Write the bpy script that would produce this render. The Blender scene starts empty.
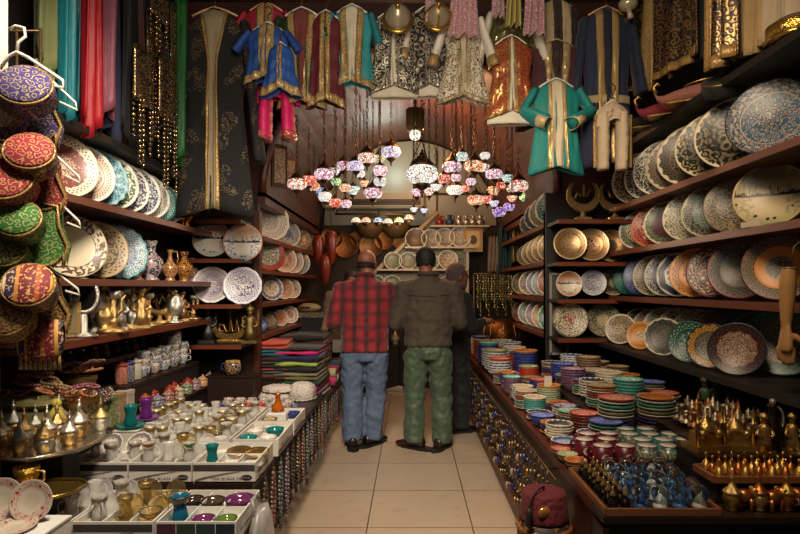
import bpy, math, random
from mathutils import Vector, Matrix, Euler
SC = bpy.context.scene
COL = SC.collection
RND = random.Random(11)
PI = math.pi
F, CX, CY, H = 570.0, 410.0, 287.0, 1.37      # focal length (px), vanishing point, eye height
def W(px, py, Y): return Vector(((px-CX)*Y/F, Y, H+(CY-py)*Y/F))
def YX(px, X): return X*F/(px-CX)
def hx(s):
    s = s.lstrip('#'); o = []
    for i in (0, 2, 4):
        c = int(s[i:i+2], 16)/255.0
        o.append(c/12.92 if c <= .04045 else ((c+.055)/1.055)**2.4)
    return (o[0], o[1], o[2], 1.0)
ORD = ['first','second','third','fourth','fifth','sixth','seventh','eighth','ninth','tenth','eleventh','twelfth','thirteenth','fourteenth','fifteenth','sixteenth','seventeenth','eighteenth','nineteenth','twentieth']

# ---------------------------------------------------------------- mesh builder
class MB:
    def __init__(s): s.v=[]; s.f=[]; s.mi=[]; s.sm=[]; s.uv=[]; s.m=0
    def add(s, vs, fs, smooth=True, M=None, uvs=None):
        b=len(s.v)
        for i,p in enumerate(vs):
            p=Vector(p)
            if M is not None: p=M@p
            s.v.append(tuple(p)); s.uv.append(uvs[i] if uvs else (0.0,0.0))
        for f in fs:
            s.f.append([b+i for i in f]); s.mi.append(s.m); s.sm.append(smooth)
        return s
    def box(s, c, d, M=None, r=0.0):
        x,y,z=c; a,b,e=d[0]/2,d[1]/2,d[2]/2
        if r<=0:
            vs=[(x+i*a,y+j*b,z+k*e) for i in(-1,1) for j in(-1,1) for k in(-1,1)]
            fs=[(0,1,3,2),(4,6,7,5),(0,4,5,1),(2,3,7,6),(0,2,6,4),(1,5,7,3)]
            us=[((i+1)/2,(k+1)/2) for i in(-1,1) for j in(-1,1) for k in(-1,1)]
            return s.add(vs,fs,False,M,us)
        vs=[]; fs=[]                                   # rounded in plan, chamfered top and bottom
        n=3; ring=[]
        for (sx,sy,a0) in ((1,1,0),(-1,1,90),(-1,-1,180),(1,-1,270)):
            for k in range(n):
                t=math.radians(a0+90*k/(n-1)); ring.append((sx*(a-r)+r*math.cos(t),sy*(b-r)+r*math.sin(t)))
        N=len(ring); q=min(r,e)
        for (zz,sh) in ((-e,1-q/max(a,b)),(-e+q,1),(e-q,1),(e,1-q/max(a,b))):
            for (u,w) in ring: vs.append((x+u*sh,y+w*sh,z+zz))
        for k in range(3):
            for i in range(N): fs.append((k*N+i,k*N+(i+1)%N,(k+1)*N+(i+1)%N,(k+1)*N+i))
        fs.append(list(range(N))[::-1]); fs.append([3*N+i for i in range(N)])
        return s.add(vs,fs,False,M)
    def lathe(s, prof, seg=24, M=None, wob=None, uvr=None):
        vs=[]; fs=[]; us=[]; n=len(prof)
        mr=uvr or max(p[0] for p in prof) or 1
        for (r,z) in prof:
            for k in range(seg):
                t=2*PI*k/seg; rr=r*(wob(t,r) if wob else 1)
                x,y=rr*math.cos(t),rr*math.sin(t)
                vs.append((x,y,z)); us.append((.5+.5*x/mr,.5+.5*y/mr))
        for i in range(n-1):
            for k in range(seg):
                k2=(k+1)%seg; fs.append((i*seg+k,i*seg+k2,(i+1)*seg+k2,(i+1)*seg+k))
        if prof[0][0]>1e-5: fs.append([k for k in range(seg)][::-1])
        if prof[-1][0]>1e-5: fs.append([(n-1)*seg+k for k in range(seg)])
        return s.add(vs,fs,True,M,us)
    def ball(s, c, r, nu=16, nv=10, M=None):
        if not hasattr(r,'__len__'): r=(r,r,r)
        vs=[(c[0],c[1],c[2]-r[2])]; fs=[]
        for i in range(1,nv):
            a=-PI/2+PI*i/nv
            for k in range(nu):
                t=2*PI*k/nu; vs.append((c[0]+r[0]*math.cos(a)*math.cos(t),c[1]+r[1]*math.cos(a)*math.sin(t),c[2]+r[2]*math.sin(a)))
        vs.append((c[0],c[1],c[2]+r[2])); L=len(vs)-1
        for k in range(nu):
            k2=(k+1)%nu
            fs.append((0,1+k2,1+k)); fs.append((L,L-nu+k,L-nu+k2))
            for i in range(nv-2): fs.append((1+i*nu+k,1+i*nu+k2,1+(i+1)*nu+k2,1+(i+1)*nu+k))
        return s.add(vs,fs,True,M,[(p[0]/max(r)*.5+.5,p[2]/max(r)*.5+.5) for p in vs])
    def tube(s, pts, rad, seg=8, closed=False, M=None, flat=1.0, cap=True):
        pts=[Vector(p) for p in pts]; n=len(pts); vs=[]; fs=[]
        rr=rad if hasattr(rad,'__len__') else [rad]*n
        up=Vector((0,0,1)); prev=None
        for i,p in enumerate(pts):
            a=pts[(i-1)%n] if (closed or i>0) else p; b=pts[(i+1)%n] if (closed or i<n-1) else p
            t=(b-a)
            t=t.normalized() if t.length>1e-9 else Vector((0,0,1))
            if prev is None:
                q=up if abs(t.dot(up))<.9 else Vector((1,0,0))
                nx=t.cross(q).normalized()
            else:
                nx=prev-t*prev.dot(t); nx=nx.normalized() if nx.length>1e-6 else t.orthogonal().normalized()
            prev=nx; ny=t.cross(nx)
            for k in range(seg):
                an=2*PI*k/seg; vs.append(p+nx*(rr[i]*math.cos(an))+ny*(rr[i]*flat*math.sin(an)))
        m=n if closed else n-1
        for i in range(m):
            j=(i+1)%n
            for k in range(seg):
                k2=(k+1)%seg; fs.append((i*seg+k,i*seg+k2,j*seg+k2,j*seg+k))
        if not closed and cap: fs.append(list(range(seg))[::-1]); fs.append([(n-1)*seg+k for k in range(seg)])
        return s.add(vs,fs,True,M)
    def prism(s, poly, t, M=None, smooth=False):       # polygon in local x,z ; thickness along y
        n=len(poly); xs=[p[0] for p in poly]; zs=[p[1] for p in poly]
        w=max(max(xs)-min(xs),1e-6); h=max(max(zs)-min(zs),1e-6)
        vs=[(p[0],-t/2,p[1]) for p in poly]+[(p[0],t/2,p[1]) for p in poly]
        us=[((p[0]-min(xs))/w,(p[1]-min(zs))/h) for p in poly]*2
        fs=[list(range(n)),[n+i for i in range(n)][::-1]]
        for i in range(n): j=(i+1)%n; fs.append((j,i,n+i,n+j))
        return s.add(vs,fs,smooth,M,us)
    def grid(s, fn, nu, nv, M=None, wrap=False):       # fn(u,v) -> point, u across, v down
        vs=[]; us=[]; fs=[]; c=nu if wrap else nu+1
        for j in range(nv+1):
            for i in range(c): u,v=i/nu,j/nv; vs.append(fn(u,v)); us.append((u,1-v))
        for j in range(nv):
            for i in range(nu):
                i2=(i+1)%c; fs.append((j*c+i,j*c+i2,(j+1)*c+i2,(j+1)*c+i))
        return s.add(vs,fs,True,M,us)
    def loft(s, rings, M=None, cap=True):
        n=len(rings[0]); vs=[p for r in rings for p in r]; fs=[]
        for i in range(len(rings)-1):
            for k in range(n): k2=(k+1)%n; fs.append((i*n+k,i*n+k2,(i+1)*n+k2,(i+1)*n+k))
        if cap: fs.append(list(range(n))[::-1]); fs.append([(len(rings)-1)*n+k for k in range(n)])
        return s.add(vs,fs,True,M)
    def mesh(s, name, mats):
        me=bpy.data.meshes.new(name); me.from_pydata(s.v,[],s.f)
        uvl=me.uv_layers.new(name='UVMap')
        li=[0]*len(me.loops); me.loops.foreach_get('vertex_index',li)
        fl=[]
        for i in li: fl.extend(s.uv[i])
        uvl.data.foreach_set('uv',fl)
        me.polygons.foreach_set('use_smooth',s.sm)
        for m in (mats if isinstance(mats,(list,tuple)) else [mats]): me.materials.append(m)
        me.polygons.foreach_set('material_index',s.mi)
        me.update(); return me

KIDS={}
LABELS={}
def _reg(o,parent):
    COL.objects.link(o)
    if parent is not None:
        o.parent=parent; KIDS.setdefault(parent.name,[]).append(o)
def tag(o,label,cat,group=None):
    o['label']=label; o['category']=cat
    if group: o['group']=group
    LABELS.setdefault(label,[]).append((o.name,group))
    return o
def thing(name,label,cat,loc=(0,0,0),rot=(0,0,0),group=None,scale=None):
    o=bpy.data.objects.new(name,None); o.empty_display_size=.05
    o.location=loc; o.rotation_euler=rot if hasattr(rot,'__len__') else (0,0,rot)
    if scale: o.scale=(scale,)*3 if not hasattr(scale,'__len__') else scale
    _reg(o,None); return tag(o,label,cat,group)
def part(name,mb,mats,parent=None,loc=(0,0,0),rot=(0,0,0),label=None,solid=0,bev=0,sub=0):
    me=mb if isinstance(mb,bpy.types.Mesh) else mb.mesh(name,mats)
    o=bpy.data.objects.new(name,me); o.location=loc; o.rotation_euler=rot if hasattr(rot,"__len__") else (0,0,rot)
    if label: o['label']=label
    if isinstance(mb,bpy.types.Mesh) and mats is not None: setmat(o,mats)
    _reg(o,parent)
    if solid: m=o.modifiers.new('thickness','SOLIDIFY'); m.thickness=solid; m.offset=0
    if bev: m=o.modifiers.new('bevel','BEVEL'); m.width=bev; m.segments=2; m.limit_method='ANGLE'
    if sub: m=o.modifiers.new('smooth','SUBSURF'); m.levels=sub; m.render_levels=sub
    return o
def setmat(o,mats):
    for i,m in enumerate(mats if isinstance(mats,(list,tuple)) else [mats]):
        if m is None: continue
        o.material_slots[i].link='OBJECT'; o.material_slots[i].material=m
def solo(name,mb,mats,label,cat,loc=(0,0,0),rot=(0,0,0),group=None,scale=None,**k):
    o=part(name,mb,mats,None,loc,rot,**k)
    if scale: o.scale=(scale,)*3 if not hasattr(scale,'__len__') else scale
    return tag(o,label,cat,group)
def clone(root,label,loc,rot=(0,0,0),group=None,scale=None,mats=None):
    c=root.copy(); COL.objects.link(c); c.location=loc
    c.rotation_euler=rot if hasattr(rot,'__len__') else (0,0,rot)
    if scale: c.scale=(scale,)*3 if not hasattr(scale,'__len__') else scale
    if 'group' in c.keys(): del c['group']
    tag(c,label,root['category'],group)
    if mats and root.data: setmat(c,mats)
    for ch in KIDS.get(root.name,[]):
        d=ch.copy(); COL.objects.link(d); d.parent=c; KIDS.setdefault(c.name,[]).append(d)
        if mats and isinstance(mats,dict):
            k=ch.name.split('.')[0]
            if k in mats: setmat(d,mats[k])
        for g in KIDS.get(ch.name,[]):
            e=g.copy(); COL.objects.link(e); e.parent=d; KIDS.setdefault(d.name,[]).append(e)
    return c
def struct(name,mb,mats,loc=(0,0,0),rot=(0,0,0),**k):
    o=part(name,mb,mats,None,loc,rot,**k); o['kind']='structure'; return o
def sleeve_mb(pts,rads,seg=14,flat=.55,ph=0.0,n=18,cap=True,wr=.07):
    """wrinkled cloth tube along a bent path"""
    P=[Vector(p) for p in pts]; L=[0]
    for a,b in zip(P,P[1:]): L.append(L[-1]+(b-a).length)
    out=[]; rr=[]
    for i in range(n):
        d=L[-1]*i/(n-1); k=0
        while k<len(P)-2 and d>L[k+1]: k+=1
        t=(d-L[k])/max(1e-6,L[k+1]-L[k]); q=P[k].lerp(P[k+1],t)
        out.append(q); rr.append((rads[k]*(1-t)+rads[k+1]*t)*(1+wr*math.sin(i*1.9+ph)*math.sin(i*.7+ph*2)))
    return MB().tube(out,rr,seg,flat=flat,cap=cap)
def face(n,up=(0,0,1)):                                # euler that turns local +Z to n, local +Y to up
    n=Vector(n).normalized(); u=Vector(up); x=u.cross(n).normalized(); y=n.cross(x)
    return Matrix((x,y,n)).transposed().to_euler()

# ---------------------------------------------------------------- materials
class NT:
    def __init__(s,name):
        s.mat=bpy.data.materials.new(name); s.mat.use_nodes=True; s.t=s.mat.node_tree; s.n=s.t.nodes
        s.b=s.n['Principled BSDF']
    def new(s,t,**k):
        x=s.n.new(t)
        for a,v in k.items(): setattr(x,a,v)
        return x
    def put(s,sock,v):
        if isinstance(v,bpy.types.NodeSocket): s.t.links.new(v,sock)
        else: sock.default_value=v
    def m(s,op,a,b=0.0,c=0.0):
        x=s.new('ShaderNodeMath',operation=op)
        for i,v in enumerate((a,b,c)): s.put(x.inputs[i],v)
        return x.outputs[0]
    def mix(s,f,a,b):
        x=s.new('ShaderNodeMix',data_type='RGBA'); s.put(x.inputs[0],f); s.put(x.inputs[6],a); s.put(x.inputs[7],b); return x.outputs[2]
    def ramp(s,f,stops,const=True):
        x=s.new('ShaderNodeValToRGB'); x.color_ramp.interpolation='CONSTANT' if const else 'LINEAR'
        e=x.color_ramp.elements
        while len(e)<len(stops): e.new(.5)
        for i,(p,c) in enumerate(stops): e[i].position=p; e[i].color=c
        s.put(x.inputs[0],f); return x.outputs[0]
    def coord(s,kind='Object',sc=(1,1,1),loc=(0,0,0),rot=(0,0,0)):
        tc=s.new('ShaderNodeTexCoord'); mp=s.new('ShaderNodeMapping')
        mp.inputs[1].default_value=loc; mp.inputs[2].default_value=rot; mp.inputs[3].default_value=sc
        s.t.links.new(tc.outputs[kind],mp.inputs[0]); return mp.outputs[0]
    def noise(s,v,sc,det=3,out=0,rough=.5):
        x=s.new('ShaderNodeTexNoise'); s.put(x.inputs['Vector'],v); x.inputs['Scale'].default_value=sc; x.inputs['Detail'].default_value=det; x.inputs['Roughness'].default_value=rough
        return x.outputs[out]
    def voro(s,v,sc,feat='F1',out='Distance'):
        x=s.new('ShaderNodeTexVoronoi',feature=feat); s.put(x.inputs['Vector'],v); x.inputs['Scale'].default_value=sc
        return x.outputs[out]
    def xyz(s,v):
        x=s.new('ShaderNodeSeparateXYZ'); s.t.links.new(v,x.inputs[0]); return x.outputs
    def bump(s,h,st=.3,d=.002):
        x=s.new('ShaderNodeBump'); x.inputs['Strength'].default_value=st; x.inputs['Distance'].default_value=d
        s.t.links.new(h,x.inputs['Height']); s.t.links.new(x.outputs[0],s.b.inputs['Normal'])
    def fin(s,col,rough=.5,metal=0,**k):
        s.put(s.b.inputs['Base Color'],col); s.put(s.b.inputs['Roughness'],rough); s.put(s.b.inputs['Metallic'],metal)
        for a,v in k.items(): s.put(s.b.inputs[a.replace('_',' ')],v)
        return s.mat
MC={}
def plain(c,rough=.5,metal=0,var=.25,bump=0,sc=30,**k):
    key=('p',c,rough,metal,var,bump,sc,tuple(sorted(k.items())))
    if key in MC: return MC[key]
    n=NT('plain_'+c.strip('#')); C=hx(c); v=n.coord('Object')
    f=n.noise(v,sc,3); D=tuple(x*(1-var) for x in C[:3])+(1,)
    col=n.mix(f,C,D)
    if bump: n.bump(f,bump,.003)
    MC[key]=n.fin(col,rough,metal,**k); return MC[key]
def metal(c,rough=.3,orn=0,sc=60):
    key=('m',c,rough,orn,sc)
    if key in MC: return MC[key]
    n=NT('metal_'+c.strip('#')); v=n.coord('Object'); C=hx(c)
    f=n.noise(v,sc,4)
    if orn:
        d=n.voro(v,sc*1.3); w=n.m('SINE',n.m('ADD',n.m('MULTIPLY',d,18.0),n.m('MULTIPLY',f,6.0)))
        n.bump(w,orn*.5,.002); f=n.m('MULTIPLY_ADD',w,.3,.3)
    col=n.mix(f,C,tuple(x*.5 for x in C[:3])+(1,))
    MC[key]=n.fin(col,rough,.9); return MC[key]
def glass(c,tr=.75,rough=.05):
    key=('g',c,tr)
    if key in MC: return MC[key]
    n=NT('glass_'+c.strip('#')); MC[key]=n.fin(hx(c),rough,0,Transmission_Weight=min(1,tr+.14),IOR=1.3,Specular_IOR_Level=.9); return MC[key]
def emis(c,st=1.0):
    key=('e',c,st)
    if key in MC: return MC[key]
    n=NT('lit_'+c.strip('#')); MC[key]=n.fin(hx(c),.5,0,Emission_Color=hx(c),Emission_Strength=st); return MC[key]
def wood(c,c2,axis='y',rough=.45,plank=0):
    key=('w',c,c2,axis,plank)
    if key in MC: return MC[key]
    n=NT('wood_'+c.strip('#'))
    sc={'y':(14,1.2,14),'x':(1.2,14,14),'z':(14,14,1.2)}[axis]
    v=n.coord('Object',sc); f=n.noise(v,2.5,5,rough=.65)
    col=n.mix(f,hx(c),hx(c2)); h=f
    if plank:
        X=n.xyz(n.coord('Object')); q={'y':0,'x':2,'z':0}[axis]
        g=n.m('LESS_THAN',n.m('FRACT',n.m('MULTIPLY',X[q],1/plank)),.05)
        col=n.mix(n.m('MULTIPLY',g,.75),col,(.004,.003,.002,1))
    n.bump(h,.15,.002)
    MC[key]=n.fin(col,rough); return MC[key]
def brocade(base,thread,sc=30,dens=.35,rough=.5,tm=.6,base2=None,freq=16.0,coord='Object',patch=0):
    """cloth with embroidered curls of metal thread"""
    key=('b',base,thread,sc,dens,rough,tm,base2,freq,coord,patch)
    if key in MC: return MC[key]
    n=NT('brocade_'+base.strip('#')); v=n.coord(coord)
    nz=n.noise(v,sc*.5,3); d=n.voro(v,sc)
    w=n.m('SINE',n.m('ADD',n.m('MULTIPLY',d,freq),n.m('MULTIPLY',nz,16.0)))
    mask=n.m('GREATER_THAN',w,1-2*dens)
    if patch: mask=n.m('MULTIPLY',mask,n.m('GREATER_THAN',n.noise(v,patch,1),.52))
    b=hx(base)
    bc=n.mix(n.noise(v,sc*.25,3),b,hx(base2) if base2 else tuple(x*.55 for x in b[:3])+(1,))
    t=hx(thread); tc=n.mix(n.noise(v,sc*4,2),t,tuple(x*.4 for x in t[:3])+(1,))
    col=n.mix(mask,bc,tc); n.bump(mask,.5,.002)
    MC[key]=n.fin(col,n.m('MULTIPLY_ADD',mask,-.2,rough),n.m('MULTIPLY',mask,tm)); return MC[key]
def cloth(c,rough=.8,sheen=.3,sc=8,var=.35):
    key=('c',c,rough,sc,var)
    if key in MC: return MC[key]
    n=NT('cloth_'+c.strip('#')); v=n.coord('Object'); C=hx(c)
    f=n.noise(v,sc,4); w=n.noise(v,sc*30,2); w2=n.noise(v,sc*2.2,3)
    col=n.mix(f,C,tuple(x*(1-var) for x in C[:3])+(1,)); n.bump(n.m('MULTIPLY_ADD',w,.06,w2),.6,.018)
    MC[key]=n.fin(col,rough,0,Sheen_Weight=sheen*.25); return MC[key]
def satin(c,rough=.62):
    key=('s',c,rough)
    if key in MC: return MC[key]
    n=NT('satin_'+c.strip('#')); v=n.coord('Object',(1,1,.35)); C=hx(c)
    f=n.noise(v,16,4); n.bump(f,.7,.012)
    MC[key]=n.fin(n.mix(f,C,tuple(x*.6 for x in C[:3])+(1,)),rough,0,Specular_IOR_Level=.3); return MC[key]
PN=[0]
def plate_mat(ctr,mid,bord,rim,ink,ink2,n=12,k=7,fl=(.0,.62),dens=.4,met=0.0,rough=.36,pet=.03):
    """glazed plate: rings of colour, petal scallops, painted flowers and curls (UV disc)"""
    PN[0]+=1; N=NT('plate_glaze_%02d'%PN[0])
    tc=N.new('ShaderNodeTexCoord'); v=N.new('ShaderNodeVectorMath',operation='MULTIPLY_ADD')
    N.t.links.new(tc.outputs['UV'],v.inputs[0]); v.inputs[1].default_value=(2,2,0); v.inputs[2].default_value=(-1,-1,0)
    p=v.outputs[0]; X=N.xyz(p)
    r=N.m('SQRT',N.m('ADD',N.m('MULTIPLY',X[0],X[0]),N.m('MULTIPLY',X[1],X[1])))
    th=N.m('ARCTAN2',X[1],X[0])
    sn=N.m('SINE',N.m('MULTIPLY',th,float(n)))
    rr=N.m('MULTIPLY_ADD',sn,pet,r)
    base=N.ramp(rr,[(0,hx(ctr)),(.36,hx(mid)),(.67,hx(bord)),(.915,hx(rim))])
    off=N.new('ShaderNodeVectorMath',operation='ADD'); N.t.links.new(p,off.inputs[0]); off.inputs[1].default_value=(PN[0]*1.7,PN[0]*.9,0); q=off.outputs[0]
    d=N.voro(q,float(k)); nz=N.noise(q,k*.6,2)
    w=N.m('SINE',N.m('ADD',N.m('MULTIPLY',d,15.0),N.m('MULTIPLY',nz,7.0)))
    inr=N.m('MULTIPLY',N.m('GREATER_THAN',r,fl[0]),N.m('LESS_THAN',r,fl[1]))
    m1=N.m('MULTIPLY',N.m('GREATER_THAN',w,1-2*dens),inr)
    col=N.mix(m1,base,hx(ink))
    m2=N.m('MULTIPLY',N.m('LESS_THAN',N.voro(q,k*1.3),.22),inr)
    col=N.mix(m2,col,hx(ink2))
    s2=N.m('SINE',N.m('MULTIPLY',th,float(2*n)))
    t2=N.m('SINE',N.m('MULTIPLY',r,46.0))
    inb=N.m('MULTIPLY',N.m('GREATER_THAN',r,.72),N.m('LESS_THAN',r,.9))
    m3=N.m('MULTIPLY',N.m('GREATER_THAN',N.m('MULTIPLY',s2,t2),.3),inb)
    col=N.mix(m3,col,hx(ink if bord!=ink else ink2))
    m4=N.m('MULTIPLY',N.m('LESS_THAN',N.m('ABSOLUTE',N.m('SUBTRACT',r,.67)),.012),1.0)
    col=N.mix(m4,col,hx(ink))
    return N.fin(col,rough,met,Specular_IOR_Level=.4)
def scene_plate(sky,water,dark,rim,warm):
    """plate painted with a skyline of domes, boats and minarets"""
    N=NT('plate_skyline'); tc=N.new('ShaderNodeTexCoord'); X=N.xyz(tc.outputs['UV'])
    cmb=N.new('ShaderNodeCombineXYZ'); N.put(cmb.inputs[0],X[0])
    h=N.m('MULTIPLY_ADD',N.noise(cmb.outputs[0],11,3),.26,.42)
    tow=N.m('MULTIPLY',N.m('GREATER_THAN',N.noise(cmb.outputs[0],38,1),.60),.13)
    top=N.m('ADD',h,tow)
    city=N.m('MULTIPLY',N.m('LESS_THAN',X[1],top),N.m('GREATER_THAN',X[1],.5))
    base=N.ramp(X[1],[(0,hx(water)),(.25,hx(sky)),(.5,hx(sky)),(.8,hx(warm))],False)
    n2=N.noise(tc.outputs['UV'],16,3)
    leaf=N.m('MULTIPLY',N.m('GREATER_THAN',n2,.53),N.m('GREATER_THAN',N.m('ABSOLUTE',N.m('SUBTRACT',X[0],.5)),.2))
    boat=N.m('MULTIPLY',N.m('LESS_THAN',N.voro(tc.outputs['UV'],6),.16),N.m('LESS_THAN',X[1],.45))
    col=N.mix(N.m('MULTIPLY',leaf,.7),base,hx(water)); col=N.mix(boat,col,hx(dark)); col=N.mix(city,col,hx(dark))
    x=N.m('SUBTRACT',X[0],.5); y=N.m('SUBTRACT',X[1],.5)
    r=N.m('SQRT',N.m('ADD',N.m('MULTIPLY',x,x),N.m('MULTIPLY',y,y)))
    col=N.mix(N.m('GREATER_THAN',r,.47),col,hx(rim))
    return N.fin(col,.36)
def mosaic(cols,st=1.6,sc=34,base='f2ead8'):
    """lit mosaic glass globe: little tesserae between pale grout"""
    key=('mo',cols,st,sc)
    if key in MC: return MC[key]
    n=NT('mosaic_glass'); v=n.coord('Object')
    ce=n.voro(v,sc,out='Color'); ed=n.voro(v,sc,'DISTANCE_TO_EDGE'); X=n.xyz(ce)
    k=len(cols); col=n.ramp(X[0],[(i/k,hx(c)) for i,c in enumerate(cols)])
    col=n.mix(n.m('LESS_THAN',ed,.07),col,hx('2a1c14'))
    MC[key]=n.fin(col,.25,0,Emission_Color=col,Emission_Strength=st); return MC[key]
# ================================================================= camera, light, sky
cam=bpy.data.cameras.new('camera'); co=bpy.data.objects.new('camera',cam); COL.objects.link(co)
co.location=(0,0,H); co.rotation_euler=(PI/2,0,0)
cam.sensor_width=36; cam.lens=F/800*36; cam.shift_x=-(CX-400)/800; cam.shift_y=(CY-267)/800; cam.clip_start=.05
SC.camera=co
SC.view_settings.view_transform='Standard'; SC.view_settings.look='None'; SC.view_settings.exposure=0.42; SC.view_settings.gamma=1; SC.view_settings.use_curve_mapping=False
wd=bpy.data.worlds.new('world'); SC.world=wd; wd.use_nodes=True
wd.node_tree.nodes['Background'].inputs[0].default_value=(.9,.75,.62,1); wd.node_tree.nodes['Background'].inputs[1].default_value=.06
def lamp(kind,loc,e,c=(1,.86,.68),size=.1,to=None,ang=70,blend=.6):
    l=bpy.data.lights.new(kind.lower()+'_light',kind); l.energy=e; l.color=c
    if kind=='SPOT': l.spot_size=math.radians(ang); l.spot_blend=blend; l.shadow_soft_size=size
    elif kind=='AREA': l.shape='RECTANGLE'; l.size=size[0]; l.size_y=size[1]
    else: l.shadow_soft_size=size
    o=bpy.data.objects.new(kind.lower()+'_light',l); COL.objects.link(o); o.location=loc
    if to is not None: o.rotation_euler=(Vector(to)-Vector(loc)).to_track_quat('-Z','Y').to_euler()
    return o
# ================================================================= setting
WL,WR,YB=-1.88,1.90,7.7
YA=4.72                                        # plane of the arched facade inside the shop
n=NT('floor_tiles'); v=n.coord('Object',loc=(.244,-3.245,0))
br=n.new('ShaderNodeTexBrick',offset=0.0,squash=1.0); n.put(br.inputs['Vector'],v)
for k,x in (('Scale',1.0),('Mortar Size',.0035),('Mortar Smooth',.0),('Brick Width',.6),('Row Height',.592),('Bias',0.0)): br.inputs[k].default_value=x
br.inputs['Color1'].default_value=hx('aa9884'); br.inputs['Color2'].default_value=hx('a2907c'); br.inputs['Mortar'].default_value=hx('3a2c20')
f=n.noise(n.coord('Object'),1.6,4); g=n.noise(n.coord('Object'),9,5)
col=n.mix(n.m('MULTIPLY',f,.35),br.outputs[0],hx('7a624a')); col=n.mix(n.m('MULTIPLY',n.m('GREATER_THAN',g,.62),.12),col,hx('5c4836'))
TILE=n.fin(col,n.m('MULTIPLY_ADD',g,.3,.2))
WDARK=wood('2a150c','120806','x'); WSHELF=wood('5a2a18','2e140b','y',.4); WPANEL=wood('43180e','220b06','z',.5,plank=.16)
WVAULT=wood('5a2814','260e06','y',.5,plank=.11); WBLACK=plain('140d0a',.6,0,.4)
struct('floor',MB().box((0,4.3,-.05),(5.2,7.6,.1)),TILE)
struct('wall_left',MB().box((WL-.06,3.2,1.9),(.12,5.6,3.8)),plain('1c1210',.8))
struct('wall_right',MB().box((WR+.06,3.2,1.9),(.12,5.6,3.8)),plain('1c1210',.8))
m=MB(); m.box((-1.57,YA+.03,1.075),(.62,.06,2.15)); struct('wall_return_left',m,WDARK)
m=MB(); m.box((1.51,YA+.03,1.075),(.78,.06,2.15)); struct('wall_return_right',m,WDARK)
m=MB(); m.box((-1.56,6.25,1.3),(.08,2.9,2.6)); struct('wall_inner_left',m,plain('2a1a12',.8))
m=MB(); m.box((1.52,6.25,1.3),(.08,2.9,2.6)); struct('wall_inner_right',m,plain('2a1a12',.8))
# facade with the arched opening
VR,VZ=1.2,2.15
m=MB(); N_=28
arc=[(VR*math.cos(PI*i/N_),VZ+VR*math.sin(PI*i/N_)) for i in range(N_+1)]
poly=[(1.90,VZ),(1.90,4.3),(-1.88,4.3),(-1.88,VZ)]
for i in range(N_):                            # quads from the arch up / out to the panel edge
    a,b=arc[i],arc[i+1]
    def outp(p):
        dx,dz=p[0],p[1]-VZ; t=min(1.89/abs(dx) if abs(dx)>1e-6 else 99,2.15/dz if dz>1e-6 else 99); return (dx*t,VZ+dz*t)
    A,B=outp(a),outp(b); q=[a,b,B,A]
    if (A[1]>4.29)!=(B[1]>4.29): q=[a,b,B,(1.89 if A[0]>0 else -1.89,4.3),A]
    m.prism([(p[0],p[1]) for p in q],.06)
struct('wall_arch',m,WPANEL,loc=(0,YA+.03,0))
m=MB()
for i in range(N_):
    pass
m.tube([(p[0]*1.015,0,VZ+(p[1]-VZ)*1.015) for p in arc],.035,8); struct('trim_1',m,wood('5a2612','30120a','x'),loc=(0,YA-.01,0))
# planked barrel vault
m=MB(); 
for i in range(N_):
    a,b=arc[i],arc[i+1]; k=1.04
    m.add([(a[0],YA,a[1]),(b[0],YA,b[1]),(b[0],YB,b[1]),(a[0],YB,a[1]),(a[0]*k,YA,VZ+(a[1]-VZ)*k),(b[0]*k,YA,VZ+(b[1]-VZ)*k),(b[0]*k,YB,VZ+(b[1]-VZ)*k),(a[0]*k,YB,VZ+(a[1]-VZ)*k)],
          [(0,1,2,3),(7,6,5,4),(0,4,5,1),(3,2,6,7)],False)
struct('ceiling',m,WVAULT)
for s,nm in ((-1,'trim_2'),(1,'trim_3')):
    m=MB(); m.box((s*1.245,6.2,2.11),(.09,2.95,.1)); m.box((s*1.36,6.2,2.14),(.32,2.95,.04)); struct(nm,m,wood('5a2612','30120a','y'))
struct('ceiling_front',MB().box((0,2.6,4.3),(4.2,4.4,.08)),plain('1a100c',.8))
struct('wall_back',MB().box((0,YB+.05,1.9),(3.4,.1,3.8)),[plain('2c2018',.7,0,.5)])
m=MB()
pts=[(-1.16,2.2)]+[(1.16*math.cos(PI-PI*i/20),2.2+1.13*math.sin(PI*i/20)) for i in range(1,20)]+[(1.16,2.2)]
m.prism(pts,.03); struct('window_1',m,plain('98998a',.35,0,.3,sc=2),loc=(0,YB-.02,0))
m=MB(); 
for x in (-.42,.36): m.tube([(x,0,2.2),(x,0,3.2)],.012,6)
m.tube([(-1.1,0,2.62),(1.1,0,2.62)],.014,6); struct('trim_4',m,plain('4a463a',.5),loc=(0,YB-.05,0))
# door jamb at the left edge of the picture
struct('trim_5',MB().box((-1.56,2.02,2.62),(.2,.1,1.7)),plain('e6ddcc',.5,0,.1))
struct('trim_6',MB().box((-1.57,2.0,.9),(.18,.12,1.75)),wood('3a2a20','1c120d','z'))
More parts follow.
